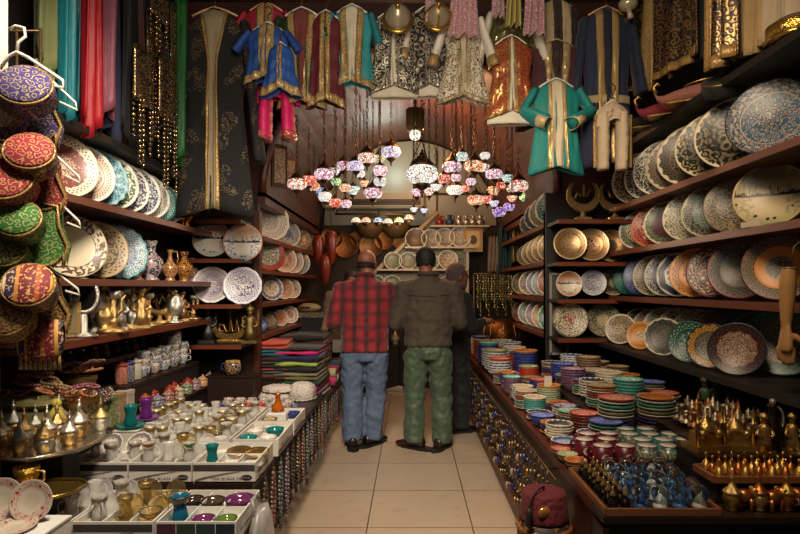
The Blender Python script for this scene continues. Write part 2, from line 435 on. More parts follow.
# ================================================================= shelves
def shelf(label,x0,x1,y0,y1,ztop,mat=None,t=.03,lip=True,name='wall_shelf',cat='shelf'):
    o=thing(name,label,cat,((x0+x1)/2,(y0+y1)/2,ztop-t)); lx,ly=x1-x0,y1-y0
    part('board',MB().box((0,0,t/2),(lx,ly,t)),mat or WSHELF,o)
    if lip:
        if ly>lx:
            s=1 if (x0+x1)<0 else -1
            part('front_edge',MB().box((s*(lx/2+.006),0,t/2-.002),(.012,ly,t+.006)),wood('7a3c22','4a2012','y',.35),o)
        else: part('front_edge',MB().box((0,-ly/2-.006,t/2-.002),(lx,.012,t+.006)),wood('7a3c22','4a2012','x',.35),o)
    return o
LZ=dict(D=2.17,A=1.80,B=1.41,C=1.12); RZ=dict(D=2.44,A=1.98,B=1.645,C=1.30,E=.95)
shelf('dark ledge along the left wall under the hanging scarves',-1.86,-1.60,2.3,4.66,LZ['D'],WBLACK,.04,lip=False)
shelf('upper red-brown left wall shelf carrying the long row of patterned plates',-1.88,-1.58,2.3,4.66,LZ['A'])
shelf('middle red-brown left wall shelf carrying big plates and painted vases',-1.88,-1.58,2.3,4.66,LZ['B'])
shelf('lowest red-brown left wall shelf carrying brass and silver ornaments',-1.88,-1.58,2.3,4.66,LZ['C'])
shelf('dark ledge high on the right wall holding slippers and caps',1.60,1.90,2.1,4.6,RZ['D'],WBLACK,.04,lip=False)
shelf('top red-brown right wall shelf under the blue figure plate',1.58,1.90,2.1,4.5,RZ['A'])
shelf('second red-brown right wall shelf under the skyline plate',1.58,1.90,2.1,4.5,RZ['B'])
shelf('third red-brown right wall shelf under the orange-rimmed plate',1.58,1.90,2.1,4.5,RZ['C'])
shelf('dark low right wall shelf behind the counter with two ranks of plates',1.44,1.90,2.1,4.5,RZ['E'],WBLACK,lip=False)
# shelves facing the viewer, left and right of the arch, then the inner aisle shelves
for z,t in ((1.885,'top dark shelf facing the aisle, left of the passage'),(1.585,'dark shelf under the two big white plates left of the passage'),(1.235,'dark shelf under the two flower-rimmed plates left of the passage'),(.925,'black ledge carrying the metal statuettes left of the passage')):
    shelf(t,-1.86,-1.29,4.36,4.70,z,WBLACK,.025)
for z,t in ((1.885,'dark shelf carrying the two golden crescents'),(1.56,'dark shelf under three golden plates right of the passage'),(1.275,'dark shelf under three small bowls right of the passage'),(.975,'dark shelf under the two wide painted bowls right of the passage')):
    shelf(t,1.13,1.75,4.36,4.70,z,WBLACK,.025)
for z,t in ((1.80,'top shelf of the inner left aisle under the white scalloped plate'),(1.515,'second shelf of the inner left aisle under the red-rimmed plate'),(1.235,'third shelf of the inner left aisle under small oval plates'),(.965,'low shelf of the inner left aisle carrying little ornaments')):
    shelf(t,-1.52,-1.24,4.80,7.55,z)
for z,t in ((1.915,'top shelf of the inner right aisle under the mosaic plate'),(1.59,'second shelf of the inner right aisle under pale gold plates'),(1.28,'third shelf of the inner right aisle under an orange-topped plate'),(.97,'low shelf of the inner right aisle under cream plates')):
    shelf(t,1.16,1.48,4.80,7.2,z)
# posts
struct('trim_7',MB().box((-1.265,4.74,1.0),(.05,.08,2.0)),WSHELF)
struct('trim_8',MB().box((1.145,4.74,1.0),(.05,.08,2.0)),WBLACK)
# pale perforated panel left of the bowls (a white metal frame)
o=thing('display_stand','white metal display frame standing right of the passage among bowls','frame',(1.21,4.62,.82))
for nm,c,d in (('post',(-.07,0,.33),(.018,.018,.66)),('post',(.07,0,.33),(.018,.018,.66)),('rail',(0,0,.655),(.15,.018,.018)),('rail',(0,0,.01),(.15,.018,.018))):
    part(nm,MB().box(c,d),plain('8f8a80',.5),o)
part('panel',MB().box((0,.012,.33),(.125,.006,.62)),plain('4a4640',.6),o)

# ================================================================= counters
LE,RE=-.66,.64      # aisle edges of the left and right counter tops
o=thing('display_table','long dark wooden table under the boxed tea glasses on the left','table',(-1.27,3.5,0))
part('tabletop',MB().box((0,0,.505),(1.18,2.08,.03)),WDARK,o)
part('plinth',MB().box((.04,0,.25),(.90,2.0,.47)),plain('1a110d',.7),o)
part('kickboard',MB().box((.50,0,.04),(.02,2.05,.08)),wood('4a2416','2c120a','y'),o)
o=thing('display_table','low dark table at the very front left under the nearest glass boxes','table',(-1.27,2.14,0))
part('tabletop',MB().box((0,0,.405),(1.22,.58,.03)),WDARK,o)
part('plinth',MB().box((0,.02,.19),(1.1,.5,.37)),plain('1a110d',.7),o)
o=thing('display_step','raised dark step along the left wall under cups and bead bracelets','step',(-1.68,3.4,.52))
part('top_board',MB().box((0,0,.105),(.36,2.4,.02)),WDARK,o); part('riser',MB().box((.16,0,.048),(.02,2.4,.094)),WBLACK,o)
o=thing('textile_table','low table at the inner left aisle under folded textiles','table',(-1.1,5.75,0))
part('tabletop',MB().box((0,-.25,.405),(.78,1.84,.03)),WDARK,o); part('plinth',MB().box((-.03,-.25,.195),(.70,1.8,.39)),plain('17100d',.7),o)
o=thing('display_counter','long dark wooden counter on the right crowded with bowls and mugs','counter',(1.14,4.2,0))
part('countertop',MB().add([(-.5,-2.2,.5825),(.5,-2.2,.5825),(.5,.13,.5825),(-.04,.13,.5825),(-.04,2.2,.5825),(-.5,2.2,.5825)]+[(-.5,-2.2,.6175),(.5,-2.2,.6175),(.5,.13,.6175),(-.04,.13,.6175),(-.04,2.2,.6175),(-.5,2.2,.6175)],[(5,4,3,2,1,0),(6,7,8,9,10,11)]+[(i,(i+1)%6,6+(i+1)%6,6+i) for i in range(6)],False),WSHELF,o)
part('front_board',MB().box((-.46,0,.30),(.04,4.3,.58)),wood('4a2416','2c120a','y'),o)
part('end_board',MB().box((0,-2.13,.30),(.88,.03,.58)),WBLACK,o)
part('kickboard',MB().box((-.50,0,.05),(.03,4.3,.1)),wood('6a3a22','4a2012','y'),o)
o=thing('display_counter','shorter dark front counter with tray ledges at the lower right','counter',(1.2,1.92,0))
part('countertop',MB().box((.0,.0,.6075),(1.14,.12,.02)),WDARK,o)
part('shelf_board',MB().box((0,0,.375),(1.14,.13,.02)),WDARK,o)
for x in (-.56,.56): part('side_board',MB().box((x,0,.29),(.02,.12,.58)),WDARK,o)
part('back_board',MB().box((0,.058,.29),(1.14,.01,.56)),WBLACK,o)
# ================================================================= lights of the shop, then added fill spots
lamp('SPOT',(-.4,1.3,3.4),400,size=.35,to=(-1.25,2.9,.6),ang=80)
lamp('SPOT',(.2,1.2,3.2),150,(1,.76,.52),size=.4,to=(1.5,2.9,1.0),ang=85)
lamp('SPOT',(0,2.3,3.9),105,size=.2,to=(0,3.9,0),ang=52)
lamp('SPOT',(0,.7,2.7),150,size=.4,to=(0,4.0,2.6),ang=85)
lamp('POINT',(.15,5.9,2.9),34,(1,.42,.15),.1)
lamp('POINT',(.0,6.2,1.95),16,(1,.75,.5),.25)
lamp('POINT',(.0,4.3,2.3),4,(1,.8,.6),.25)
lamp('POINT',(-.2,7.1,2.95),9,(.9,1,.85),.12)

lamp('SPOT',(-.3,2.5,2.5),34,size=.2,to=(1.45,4.4,1.75),ang=50)  # added fill, no fixture: brightens the crescents and shelves right of the passage
lamp('SPOT',(.3,2.5,2.5),34,size=.2,to=(-1.5,4.4,1.5),ang=50)  # matching added fill for the shelves left of the passage
lamp('SPOT',(0,1.6,2.2),42,(1,.84,.66),.3,to=(-.2,3.9,3.0),ang=85)  # added fill from low in front, lifts the hanging costumes
# ================================================================= plates
def plate_prof(kind):
    if kind=='flat':  return [(.0,.0),(.55,.0),(.62,.035),(.97,.125),(1.0,.14),(1.0,.165),(.96,.155),(.64,.075),(.58,.05),(0,.045)]
    if kind=='bowl':  return [(.0,.0),(.45,.0),(.47,.05),(.8,.2),(1.0,.42),(1.0,.45),(.96,.45),(.76,.25),(.45,.1),(0,.07)]
    if kind=='deep':  return [(.0,.0),(.6,.0),(.63,.03),(.95,.16),(1.0,.2),(1.0,.225),(.95,.205),(.65,.1),(0,.06)]
def mk_plate(kind,wob=None,seg=40):
    return MB().lathe(plate_prof(kind),seg,None,wob).mesh('plate_'+kind,[plain('ffffff')])
P_FLAT=mk_plate('flat'); P_DEEP=mk_plate('deep')
P_SCAL=mk_plate('flat',lambda t,r:1+.035*abs(math.sin(6*t))*(r>.6) if True else 1,72)
P_GEAR=mk_plate('flat',lambda t,r:1+.028*math.cos(18*t)*(r>.6),108)
CR='d8cdb4'; WH='e4ded2'; NV='20305e'; TQ='2f8088'; GR='2d5a40'; RD='8e2a24'; BK='1c1816'; OR='c87a2c'; BR='6a4630'; GD='a98a58'
PM=plate_mat
def put_plate(name,label,cat,mesh,mat,c,r,nrm,group=None):
    o=solo(name,mesh,mat,label,cat,c,face(nrm),group,scale=r); return o
def row(side,z,X,items,ang,lean,where,grp,name='plate'):
    """a row of plates leaning on the wall; items: (px, radius, mesh, mat, look)"""
    a=math.radians(ang); s=-side
    for i,(px,r,me,mt,look) in enumerate(items):
        Y=YX(px,X); n=Vector((s*math.cos(a),-math.sin(a),lean)).normalized()
        c=Vector((X,Y,z+.004+r*math.sqrt(1-n.z*n.z)))
        c-=n*(.0)
        put_plate(name,look+' '+where,'plate',me,mt,c,r,n,grp)
# left wall, upper shelf: farthest last
g='patterned plates on the upper left shelf'
row(-1,LZ['A'],-1.72,[
 (62,.165,P_FLAT,PM('b8a58a','7a4038','d8cdb4',CR,'6e3028','d2c4a8',20,9,(.1,.55)),'cream plate with brown flower centre, nearest'),
 (82,.16,P_FLAT,PM('c8b8a0','b8a890','c9b9a5',WH,'7a2a2a','3a4a70',24,6,(0,.6)),'plate with dark red zigzag border'),
 (96,.165,P_GEAR,PM('5a8a98','3c7888','6a98a2','8fb0b4','2a4a70','d0dcd8',16,8),'turquoise scalloped plate'),
 (108,.165,P_FLAT,PM('cdc4ac','c8c0a6','d0c8b0',WH,'2d5a40','1f2a28',8,4,(.2,.9)),'cream plate with curling green vines'),
 (121,.16,P_FLAT,PM('d2c8b2','c8bda8','cfc6b0',WH,'2c3a6a','1c1816',10,5,(.2,.92)),'cream plate with blue flowers and dark dots'),
 (134,.16,P_FLAT,PM('c2bcae','c6beb0','bcb8b0',WH,'1f2c58','3a5088',9,5,(.1,.9)),'white plate with large navy blossoms'),
 (145,.155,P_FLAT,PM('bab2a2','8a8272','c8c0b0',WH,'1c1816','4a4038',22,8),'ivory plate with black lattice border'),
 (155,.15,P_FLAT,PM('b0a898','4e9490','3f8684','2f6c70','d8d0bc','1f4a52',18,8),'plate with teal rim bands'),
 (163,.14,P_SCAL,PM('cfc2b6','d2c6ba','c8bcb2',WH,'8a7068','b0a090',14,5,(.6,.95),.3),'plain cream plate with faint wavy rim'),
 (176,.12,P_FLAT,PM('5a8a6a','8aa88a','cfd0bc','3c7a60','a03028','e0d8c0',10,5),'small green plate with red tulips, farthest'),
],38,.22,'on the upper left wall shelf',g)
g='large plates on the middle left shelf'
row(-1,LZ['B'],-1.73,[
 (72,.165,P_FLAT,PM('c8bba0','cabd9f','d0c4a8','cbbf9f','5a4030','8a7050',8,3,(.65,.97)),'cream plate with brown border medallions, nearest'),
 (97,.16,P_DEEP,PM('6a5a48','8a775c','a08a68','b09a74','4a3a2a','1f1a18',12,4,(.4,.66)),'pale brown wooden-looking plate'),
 (119,.165,P_GEAR,PM('22386a','2a4a7c','2c6a76','4a8a90','c8d4d8','182850',24,16,(0,.95)),'navy and teal finely dotted scalloped plate'),
],38,.22,'on the middle left wall shelf',g)
# left return wall (facing the viewer) and inner left aisle
def face_row(items,X0=None,Y=4.5,lean=.18,where='',grp=None,sgn=0):
    for i,(px,py,r,me,mt,look) in enumerate(items):
        yy=Y+i*.055*sgn
        n=Vector((-.0-(px-CX)*.0008,-1,lean)).normalized(); put_plate('plate',look+' '+where,'plate',me,mt,W(px,py,yy),r,n,grp)
SKY=scene_plate('cfc6ae','6f86a0','1c1814','b8aa8a','b08a58')
SKY2=scene_plate('c8b48a','8a8f5a','15120e','b8a070','6a6038')
face_row([
 (212,239,.148,P_FLAT,scene_plate('d8cfc0','9aa4a8','2a2220','c8b8a0','c09a80'),'white plate painted with a mosque skyline'),
 (243,243,.152,P_FLAT,scene_plate('dcd4c4','5a70a0','201c24','b88a60','a88060'),'white plate with blue boats and tan rim')],where='on the dark shelf left of the passage',grp='white plates left of the passage')
face_row([
 (212,285,.142,P_SCAL,PM('c9bfc2','b0a4ac','c8bec0',WH,'4a3a58','7a5a70',20,9,(0,.6)),'white plate with mauve lattice'),
 (243,286,.145,P_SCAL,PM('d8cfc8','d2c8c4','c8c4d0','dcd8dc','4a4a80','8a4a50',12,5,(.1,.62)),'white scalloped plate with violet-blue lobes')],where='on the lower dark shelf left of the passage',grp='white plates left of the passage')
g='plates along the inner left aisle'
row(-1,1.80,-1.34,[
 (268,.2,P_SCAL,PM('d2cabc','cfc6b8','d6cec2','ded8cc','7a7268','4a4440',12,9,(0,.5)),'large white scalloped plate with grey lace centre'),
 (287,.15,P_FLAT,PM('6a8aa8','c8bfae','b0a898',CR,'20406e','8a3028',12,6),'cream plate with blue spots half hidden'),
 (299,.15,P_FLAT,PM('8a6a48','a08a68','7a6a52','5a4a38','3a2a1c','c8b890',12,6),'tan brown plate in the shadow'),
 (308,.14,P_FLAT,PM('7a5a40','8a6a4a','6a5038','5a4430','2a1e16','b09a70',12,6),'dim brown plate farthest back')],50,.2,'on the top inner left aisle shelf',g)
row(-1,1.515,-1.34,[
 (268,.165,P_FLAT,PM('d4ccb8','c4c0a8','b04038','a83830','3a5a48','a02a24',14,5,(0,.62)),'plate with a bright red rim'),
 (283,.15,P_FLAT,PM('c8b8a0','b89a78','c8bca8',CR,'7a3028','3a4a6a',14,7),'cream plate with red scrolls'),
 (291,.15,P_FLAT,PM('b0aca4','8a8a8c','b8b4ac','c8c4bc','4a4a50','7a3a34',20,7),'grey white plate with dotted rings'),
 (298,.15,P_FLAT,PM('c0b8a8','a8a090','c8c0b0',WH,'3a3a40','5a4a40',16,8),'pale plate farthest back')],50,.2,'on the second inner left aisle shelf',g)
row(-1,1.235,-1.34,[
 (271,.12,P_FLAT,PM('dcd4c2','d8d0c0','48608a','c8ccd0','b07a2c','3a3430',14,3,(0,.5),.25),'small white plate with an orange swallow motif'),
 (283,.115,P_FLAT,PM('b8906a','c0a888','b89878',CR,'8a3028','4a3a30',12,6),'small tan plate with red rim flowers'),
 (291,.115,P_FLAT,PM('d0c8b8','c8c0b0','c0b8ac',WH,'2a2a30','7a6a5a',14,6),'small white plate with black edging')],50,.2,'on the third inner left aisle shelf',g)
row(-1,.965,-1.33,[
 (259,.075,P_FLAT,PM('c8ccd0','8a98b0','30487a','28406e','1f2c58','d8d8d8',12,5),'little blue-rimmed oval plate'),
 (270,.085,P_FLAT,PM('b8a890','a89478','4a3a2c','6a5440','2a1e18','c05a2c',10,5),'little brown plate'),
 (280,.085,P_FLAT,PM('c87a40','c09878','b8a894',CR,'a04020','40302a',8,4),'little plate with an orange spot'),
 (290,.095,P_SCAL,PM('c8a8a0','d8ccc0','ccc0b4',WH,'6a4a40','a86a60',10,4,(0,.5),.3),'little pink-centred shell plate'),
 (298,.08,P_FLAT,PM('3a6a90','5a7a90','b8bcc0',WH,'1f3a60','d0d0cc',10,5),'little bright blue plate')],50,.2,'on the low inner left aisle shelf',g)
# right wall: top shelf
BLUE=PM('1f4258','28526c','204a64','1a2c3c','a89880','8a4a30',7,9,(0,.97),.13)
row(1,RZ['A'],1.74,[
 (640,.205,P_FLAT,PM('b8a488','6a4a34','c8b496','d2c2a4','4a3424','8a6a4a',20,6,(.62,.95)),'cream plate with brown flower rim, farthest'),
 (652,.19,P_FLAT,PM('c4b8a0','c8bca6','b8ae9c',CR,'3a3448','7a6a60',14,5,(.0,.95)),'cream plate with small violet sprigs'),
 (664,.2,P_FLAT,PM('b8ac94','c0b49c','b4aa94',CR,'2c3430','4a6a68',10,6,(0,.95)),'ivory plate with curling dark leaves'),
 (677,.19,P_FLAT,PM('8a765a','3a3028','6a5a46','b8a888','14110f','9a8060',22,7),'dark plate with toothed brown ring'),
 (692,.2,P_FLAT,PM('9a8468','6a583e','4a3e32','c4b496','181412','2f4a50',18,6),'tan and black plate with lattice ring'),
 (713,.2,P_FLAT,PM('7a6a4c','5c5240','8a7a58','cabb98','14120f','2f5048',11,4,(0,.95)),'olive plate with big dark leaves'),
 (737,.205,P_FLAT,PM('8a7a5c','6e6248','7c6c50','d2c4a0','16130f','3a5048',9,4,(0,.95)),'olive grey plate with sweeping black tendrils'),
 (772,.195,P_DEEP,BLUE,'deep blue plate with painted riders, nearest')],48,.24,'on the top right wall shelf','patterned plates on the top right shelf')
row(1,RZ['B'],1.74,[
 (640,.152,P_FLAT,PM('9a8c68','b0a480','8a7e60',CR,'3a4a38','6a5a40',12,6,(0,.95)),'cream and green plate, farthest'),
 (653,.152,P_FLAT,PM('c8b498','b05a3c','a84c34','b8684c','5a1f18','d8c4a8',8,4,(0,.7)),'brick-orange plate with a star'),
 (668,.155,P_FLAT,PM('4a1f30','46202e','7a7a58','c4ba98','2a3a28','a09470',20,9,(.62,.93)),'plate with dark purple centre and green rim'),
 (690,.158,P_FLAT,PM('3c3a34','54503e','3a3830','c4b898','b0a888','5a6a58',12,7,(0,.95)),'dark plate with pale scrolls and ivory edge'),
 (711,.158,P_FLAT,PM('5a7068','6a7e70','746c54','b8ac88','242420','9a8a68',12,7,(0,.95)),'grey-green plate with a leafy ring'),
 (736,.158,P_FLAT,PM('3a3228','2e2822','3c3428','6a5a44','8a7a5c','6a4a34',14,6,(0,.95)),'dark brown plate with medallion flowers'),
 (771,.16,P_DEEP,SKY2,'olive plate with a black mosque skyline, nearest')],48,.24,'on the second right wall shelf','patterned plates on the second right shelf')
row(1,RZ['C'],1.74,[
 (632,.148,P_FLAT,PM('164a3c','1c5a4a','123a34','184a40','2a7a62','0f2a26',10,5,(0,.9),.25),'dark green plate, farthest'),
 (643,.146,P_FLAT,PM('1c2450','20306a','182048','202a58','5a6aa0','0f1430',12,6,(0,.9),.25),'dark blue plate'),
 (655,.15,P_FLAT,PM('9a8a6a','5a4a38','a08f6c','b8a684','2a2018','6a4a30',20,8,(0,.95)),'brown and cream laced plate'),
 (668,.15,P_FLAT,PM('9a9484','2a3048','a09a8a','b4ac98','181c30','4a5070',18,8,(0,.95)),'grey and navy ringed plate'),
 (681,.148,P_FLAT,PM('20284a','c8c4bc','1c2240','b0a898','14182c','b8b4ac',8,4,(.2,.6)),'midnight blue plate with white petals'),
 (697,.155,P_FLAT,PM('b8783a','c88434','b8742c','c8924a','5a3a1c','d8b070',12,5,(0,.5),.25),'orange plate'),
 (716,.155,P_FLAT,PM('4a1a1c','401618','3c1416','5a2420','c0a890','a83a30',9,4,(.2,.9),.15),'maroon plate with white comma dots'),
 (741,.16,P_FLAT,PM('6a6248','544c3a','5c5440','7a2a20','1c1814','b8a880',14,16,(0,.93)),'speckled floral plate with thin red rim'),
 (780,.16,P_FLAT,PM('8a8068','cc8430','6a5a40','5a2c1c','201a18','c8b898',26,9,(0,.34)),'plate with a wide bright orange ring, nearest')],48,.24,'on the third right wall shelf','patterned plates on the third right shelf')
row(1,RZ['E'],1.76,[
 (630,.125,P_FLAT,PM('6a5a44','5a4c3a','6a5c48','8a7a60','2a2018','9a8a6a',12,6),'dim brown plate, farthest'),
 (641,.13,P_FLAT,PM('8a8678','5a584e','3a3a3c','b8b2a0','1c1c20','c0b8a4',10,6,(0,.95)),'white-edged grey plate'),
 (651,.13,P_FLAT,PM('a08a68','b09a78','8a7658','b8a684','5a3020','d0c0a0',10,6),'tan plate with red sprigs'),
 (664,.14,P_FLAT,PM('a8a290','b0aa9a','a09a8a','b8b2a2','6a6458','8a8474',10,6,(.6,.95),.25),'plain pale grey plate'),
 (680,.142,P_FLAT,PM('5a5446','46423a','3a3830','b4ac94','c0b8a0','1c1a18',12,7,(0,.9)),'dark plate with ivory rim and scrolls'),
 (696,.142,P_FLAT,PM('6a6250','58503f','4a4436','b0a68a','c4baa0','2c2018',14,8,(0,.9)),'brown-black plate with a fine ivory edge'),
 (710,.142,P_FLAT,PM('4a3a2c','3c2e24','2e241c','8a7a5c','b8a888','6a3020',12,7,(0,.9)),'dark chocolate plate'),
 (724,.145,P_FLAT,PM('a86a30','b07434','8a4a20','5a2a18','40200f','c89a58',12,5,(0,.6),.25),'orange-brown plate'),
 (742,.15,P_FLAT,PM('1c2a54','223264','182248','26346a','4a5a98','0f1630',14,7,(0,.9),.3),'navy blue plate with paler dots'),
 (760,.15,P_FLAT,PM('4a5034','565c3c','3c442e','6a6c48','1f2418','8a8a60',12,7,(0,.9)),'olive green plate'),
 (783,.165,P_FLAT,PM('8a7a6c','80705f','2a6a5e','2f5a52','3a1c1a','c8bca8',10,11,(0,.64)),'plate with wide teal rim and floral centre, nearest')],48,.24,'in the back rank, low right shelf','plates in the back rank on the low right shelf')
row(1,RZ['E'],1.545,[
 (621,.11,P_FLAT,PM('b8a888','a89878','c0b090',CR,'4a3a28','8a4a30',12,8,(0,.95)),'cream floral plate, farthest'),
 (641,.092,P_FLAT,PM('d0bc94','c88838','c07c30','cc8c40','7a4418','e0cca0',12,4,(0,.35),.3),'orange dish with a pale painted centre'),
 (664,.115,P_FLAT,PM('7a7666','6a6658','58564c','c0b8a2','1c1a18','b4ac98',14,16,(0,.9)),'black and ivory speckled plate'),
 (690,.115,P_FLAT,PM('2a5a4c','164a3c','123c32','1a4c40','8ab0a0','0f2822',9,5,(0,.5),.25),'glossy dark green plate'),
 (711,.115,P_FLAT,PM('7a7260','70685a','b88a34','2a2420','1c1814','c8bca0',16,13,(0,.64)),'plate with a yellow toothed rim'),
 (737,.125,P_FLAT,PM('9a8c78','8f8270','161618','1c1c20','6a2a20','d0c4ac',12,9,(0,.66)),'black-rimmed plate with red flowers, nearest')],52,.24,'in the front rank, low right shelf','plates in the front rank on the low right shelf')
# right return wall
GD1=PM('b89a70','a88a60','b49468','c4a87c','6a4a2c','8a6a44',20,9,(0,.9),.3,.5,.3)
GD2=PM('b49270','a47c50','ac8a60','bc9a70','5a3420','a83a2c',12,6,(0,.5),.3,.5,.3)
GD3=PM('3a2a1c','a07a48','b08a58','c09a68','5a3a20','705030',24,9,(.3,.9),.3,.5,.3)
face_row([(570,244,.128,P_FLAT,GD1,'pale gold plate with engraved lettering'),(592,245,.132,P_FLAT,GD2,'gold plate with small red motif'),(611,246,.132,P_FLAT,GD3,'gold plate with dark crescent ornament')],Y=4.46,where='on the shelf right of the passage',grp='golden plates right of the passage',sgn=.9)
face_row([(569,284,.10,P_FLAT,scene_plate('d0c4ae','a05a34','201812','c8bca4','8a5a34'),'small bowl with a painted camel caravan'),(593,283,.102,P_FLAT,PM('3a3850','28283c','8a8894','d0cabc','c8c4cc','1c1c2c',10,9,(0,.92)),'small bowl with violet-black blossoms'),(613,283,.102,P_FLAT,PM('8a7a5c','3a3024','9a8a68','b8a67e','2a2018','6a4a2c',10,7,(.3,.95)),'small brown bowl with dark ring')],Y=4.46,where='on the shelf below the golden plates',grp='small bowls right of the passage',sgn=.9)
face_row([(570,320,.138,P_FLAT,PM('8a3a30','7a6e54','5c5440','6a5a44','c8bca0','2a2018',6,5,(.1,.92)),'wide bowl with a red six-petal flower'),(603,320,.134,P_FLAT,PM('b09868','3c3a30','2e2c26','5a5240','a89c7c','1a1814',4,6,(.15,.95)),'wide dark bowl with gold cross blossom')],Y=4.46,where='on the lowest shelf right of the passage',grp='wide bowls right of the passage',sgn=.9)
# inner right aisle
MOS=PM('5a6a58','7a9484','6a8a7c','c8b890','2c2a24','8a5a40',6,4,(0,.85),.3)
g='plates along the inner right aisle'
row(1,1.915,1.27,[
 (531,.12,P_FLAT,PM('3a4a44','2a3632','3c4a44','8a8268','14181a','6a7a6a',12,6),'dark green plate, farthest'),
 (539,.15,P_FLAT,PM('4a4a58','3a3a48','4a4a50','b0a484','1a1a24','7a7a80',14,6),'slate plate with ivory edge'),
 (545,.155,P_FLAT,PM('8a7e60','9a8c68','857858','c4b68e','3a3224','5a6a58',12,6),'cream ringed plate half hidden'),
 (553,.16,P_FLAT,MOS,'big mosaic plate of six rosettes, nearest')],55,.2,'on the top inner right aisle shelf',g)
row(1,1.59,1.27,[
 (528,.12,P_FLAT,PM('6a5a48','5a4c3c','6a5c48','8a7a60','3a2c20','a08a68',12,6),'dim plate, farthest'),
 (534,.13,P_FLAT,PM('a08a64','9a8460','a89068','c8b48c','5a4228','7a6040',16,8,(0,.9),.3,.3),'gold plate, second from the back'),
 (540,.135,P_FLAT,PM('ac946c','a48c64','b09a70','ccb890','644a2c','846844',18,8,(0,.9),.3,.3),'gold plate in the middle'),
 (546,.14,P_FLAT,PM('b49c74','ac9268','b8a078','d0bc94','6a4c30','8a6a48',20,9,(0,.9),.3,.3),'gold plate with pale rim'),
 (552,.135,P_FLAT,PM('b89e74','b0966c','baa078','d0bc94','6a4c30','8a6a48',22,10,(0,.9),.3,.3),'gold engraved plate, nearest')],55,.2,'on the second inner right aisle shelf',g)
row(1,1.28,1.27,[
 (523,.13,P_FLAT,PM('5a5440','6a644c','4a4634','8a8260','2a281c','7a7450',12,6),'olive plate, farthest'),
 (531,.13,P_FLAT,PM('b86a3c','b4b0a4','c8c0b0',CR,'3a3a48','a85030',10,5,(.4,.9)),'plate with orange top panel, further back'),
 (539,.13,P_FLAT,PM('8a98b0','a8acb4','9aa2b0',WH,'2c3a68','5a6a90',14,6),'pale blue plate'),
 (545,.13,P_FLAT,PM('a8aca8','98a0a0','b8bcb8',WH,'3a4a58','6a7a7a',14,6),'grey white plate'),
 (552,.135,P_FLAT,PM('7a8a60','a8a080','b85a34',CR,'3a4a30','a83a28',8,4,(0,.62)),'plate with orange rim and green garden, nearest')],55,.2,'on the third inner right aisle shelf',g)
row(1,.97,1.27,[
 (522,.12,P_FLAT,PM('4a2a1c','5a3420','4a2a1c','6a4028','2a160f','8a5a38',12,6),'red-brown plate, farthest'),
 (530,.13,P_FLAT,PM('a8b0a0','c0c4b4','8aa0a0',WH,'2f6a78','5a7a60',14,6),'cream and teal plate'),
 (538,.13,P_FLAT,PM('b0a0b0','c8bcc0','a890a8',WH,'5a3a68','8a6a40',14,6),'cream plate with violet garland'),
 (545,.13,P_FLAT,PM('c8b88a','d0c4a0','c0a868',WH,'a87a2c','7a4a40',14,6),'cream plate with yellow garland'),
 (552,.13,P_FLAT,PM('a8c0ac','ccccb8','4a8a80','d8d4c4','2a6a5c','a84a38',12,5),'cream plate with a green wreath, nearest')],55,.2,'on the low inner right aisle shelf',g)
# ================================================================= mosaic lanterns
BRASS=metal('9a7848',.35,.3,90); BRASSD=metal('5a4630',.45,.3,90); SILV=metal('b8b0a4',.3,.3,90); CHAINM=metal('6a5844',.5)
def chain_mb(L,step=.045,rad=.0035,w=.011):
    m=MB(); n=max(2,int(L/step))
    for i in range(n):
        z=(i+.5)*L/n; h=L/n*.62; pts=[]
        for k in range(8):
            t=2*PI*k/8; a,b=w*math.cos(t),h*math.sin(t)
            pts.append((a,0,z+b) if i%2 else (0,a,z+b))
        m.tube(pts,rad,4,True)
    return m
GLOBE=MB().lathe([(.22,-.74),(.5,-.68),(.8,-.42),(.97,-.12),(1,.08),(.92,.38),(.7,.62),(.42,.76),(.3,.8)],28).mesh('globe',[plain('ffffff')])
GLOBEW=MB().lathe([(.22,-.58),(.6,-.52),(.9,-.3),(1.0,0),(.9,.3),(.6,.52),(.3,.6)],28).mesh('globe_wide',[plain('ffffff')])
CONE=MB().lathe([(.08,-.95),(.2,-.8),(.5,-.35),(.95,.3),(1,.42),(.9,.55),(.5,.6),(.3,.6)],24).mesh('globe_cone',[plain('ffffff')])
CAPM=MB().lathe([(.75,.44),(.78,.52),(.55,.78),(.5,.86),(.3,.98),(.34,1.04),(.16,1.12),(.16,1.26),(.07,1.32),(.05,1.5),(0,1.52)],20).mesh('cap',[BRASSD])
FINM=MB().lathe([(0,-1.45),(.07,-1.4),(.05,-1.25),(.14,-1.12),(.08,-1.02),(.3,-.86),(.44,-.7),(.46,-.6),(.3,-.56)],18).mesh('finial',[BRASSD])
RINGM=MB(); 
for k in range(3): RINGM.tube([(.72*math.cos(2*PI*k/3),.72*math.sin(2*PI*k/3),.55),(.3*math.cos(2*PI*k/3),.3*math.sin(2*PI*k/3),1.5),(0,0,2.1)],.035,5)
RINGM=RINGM.mesh('hanger_arms',[BRASSD])
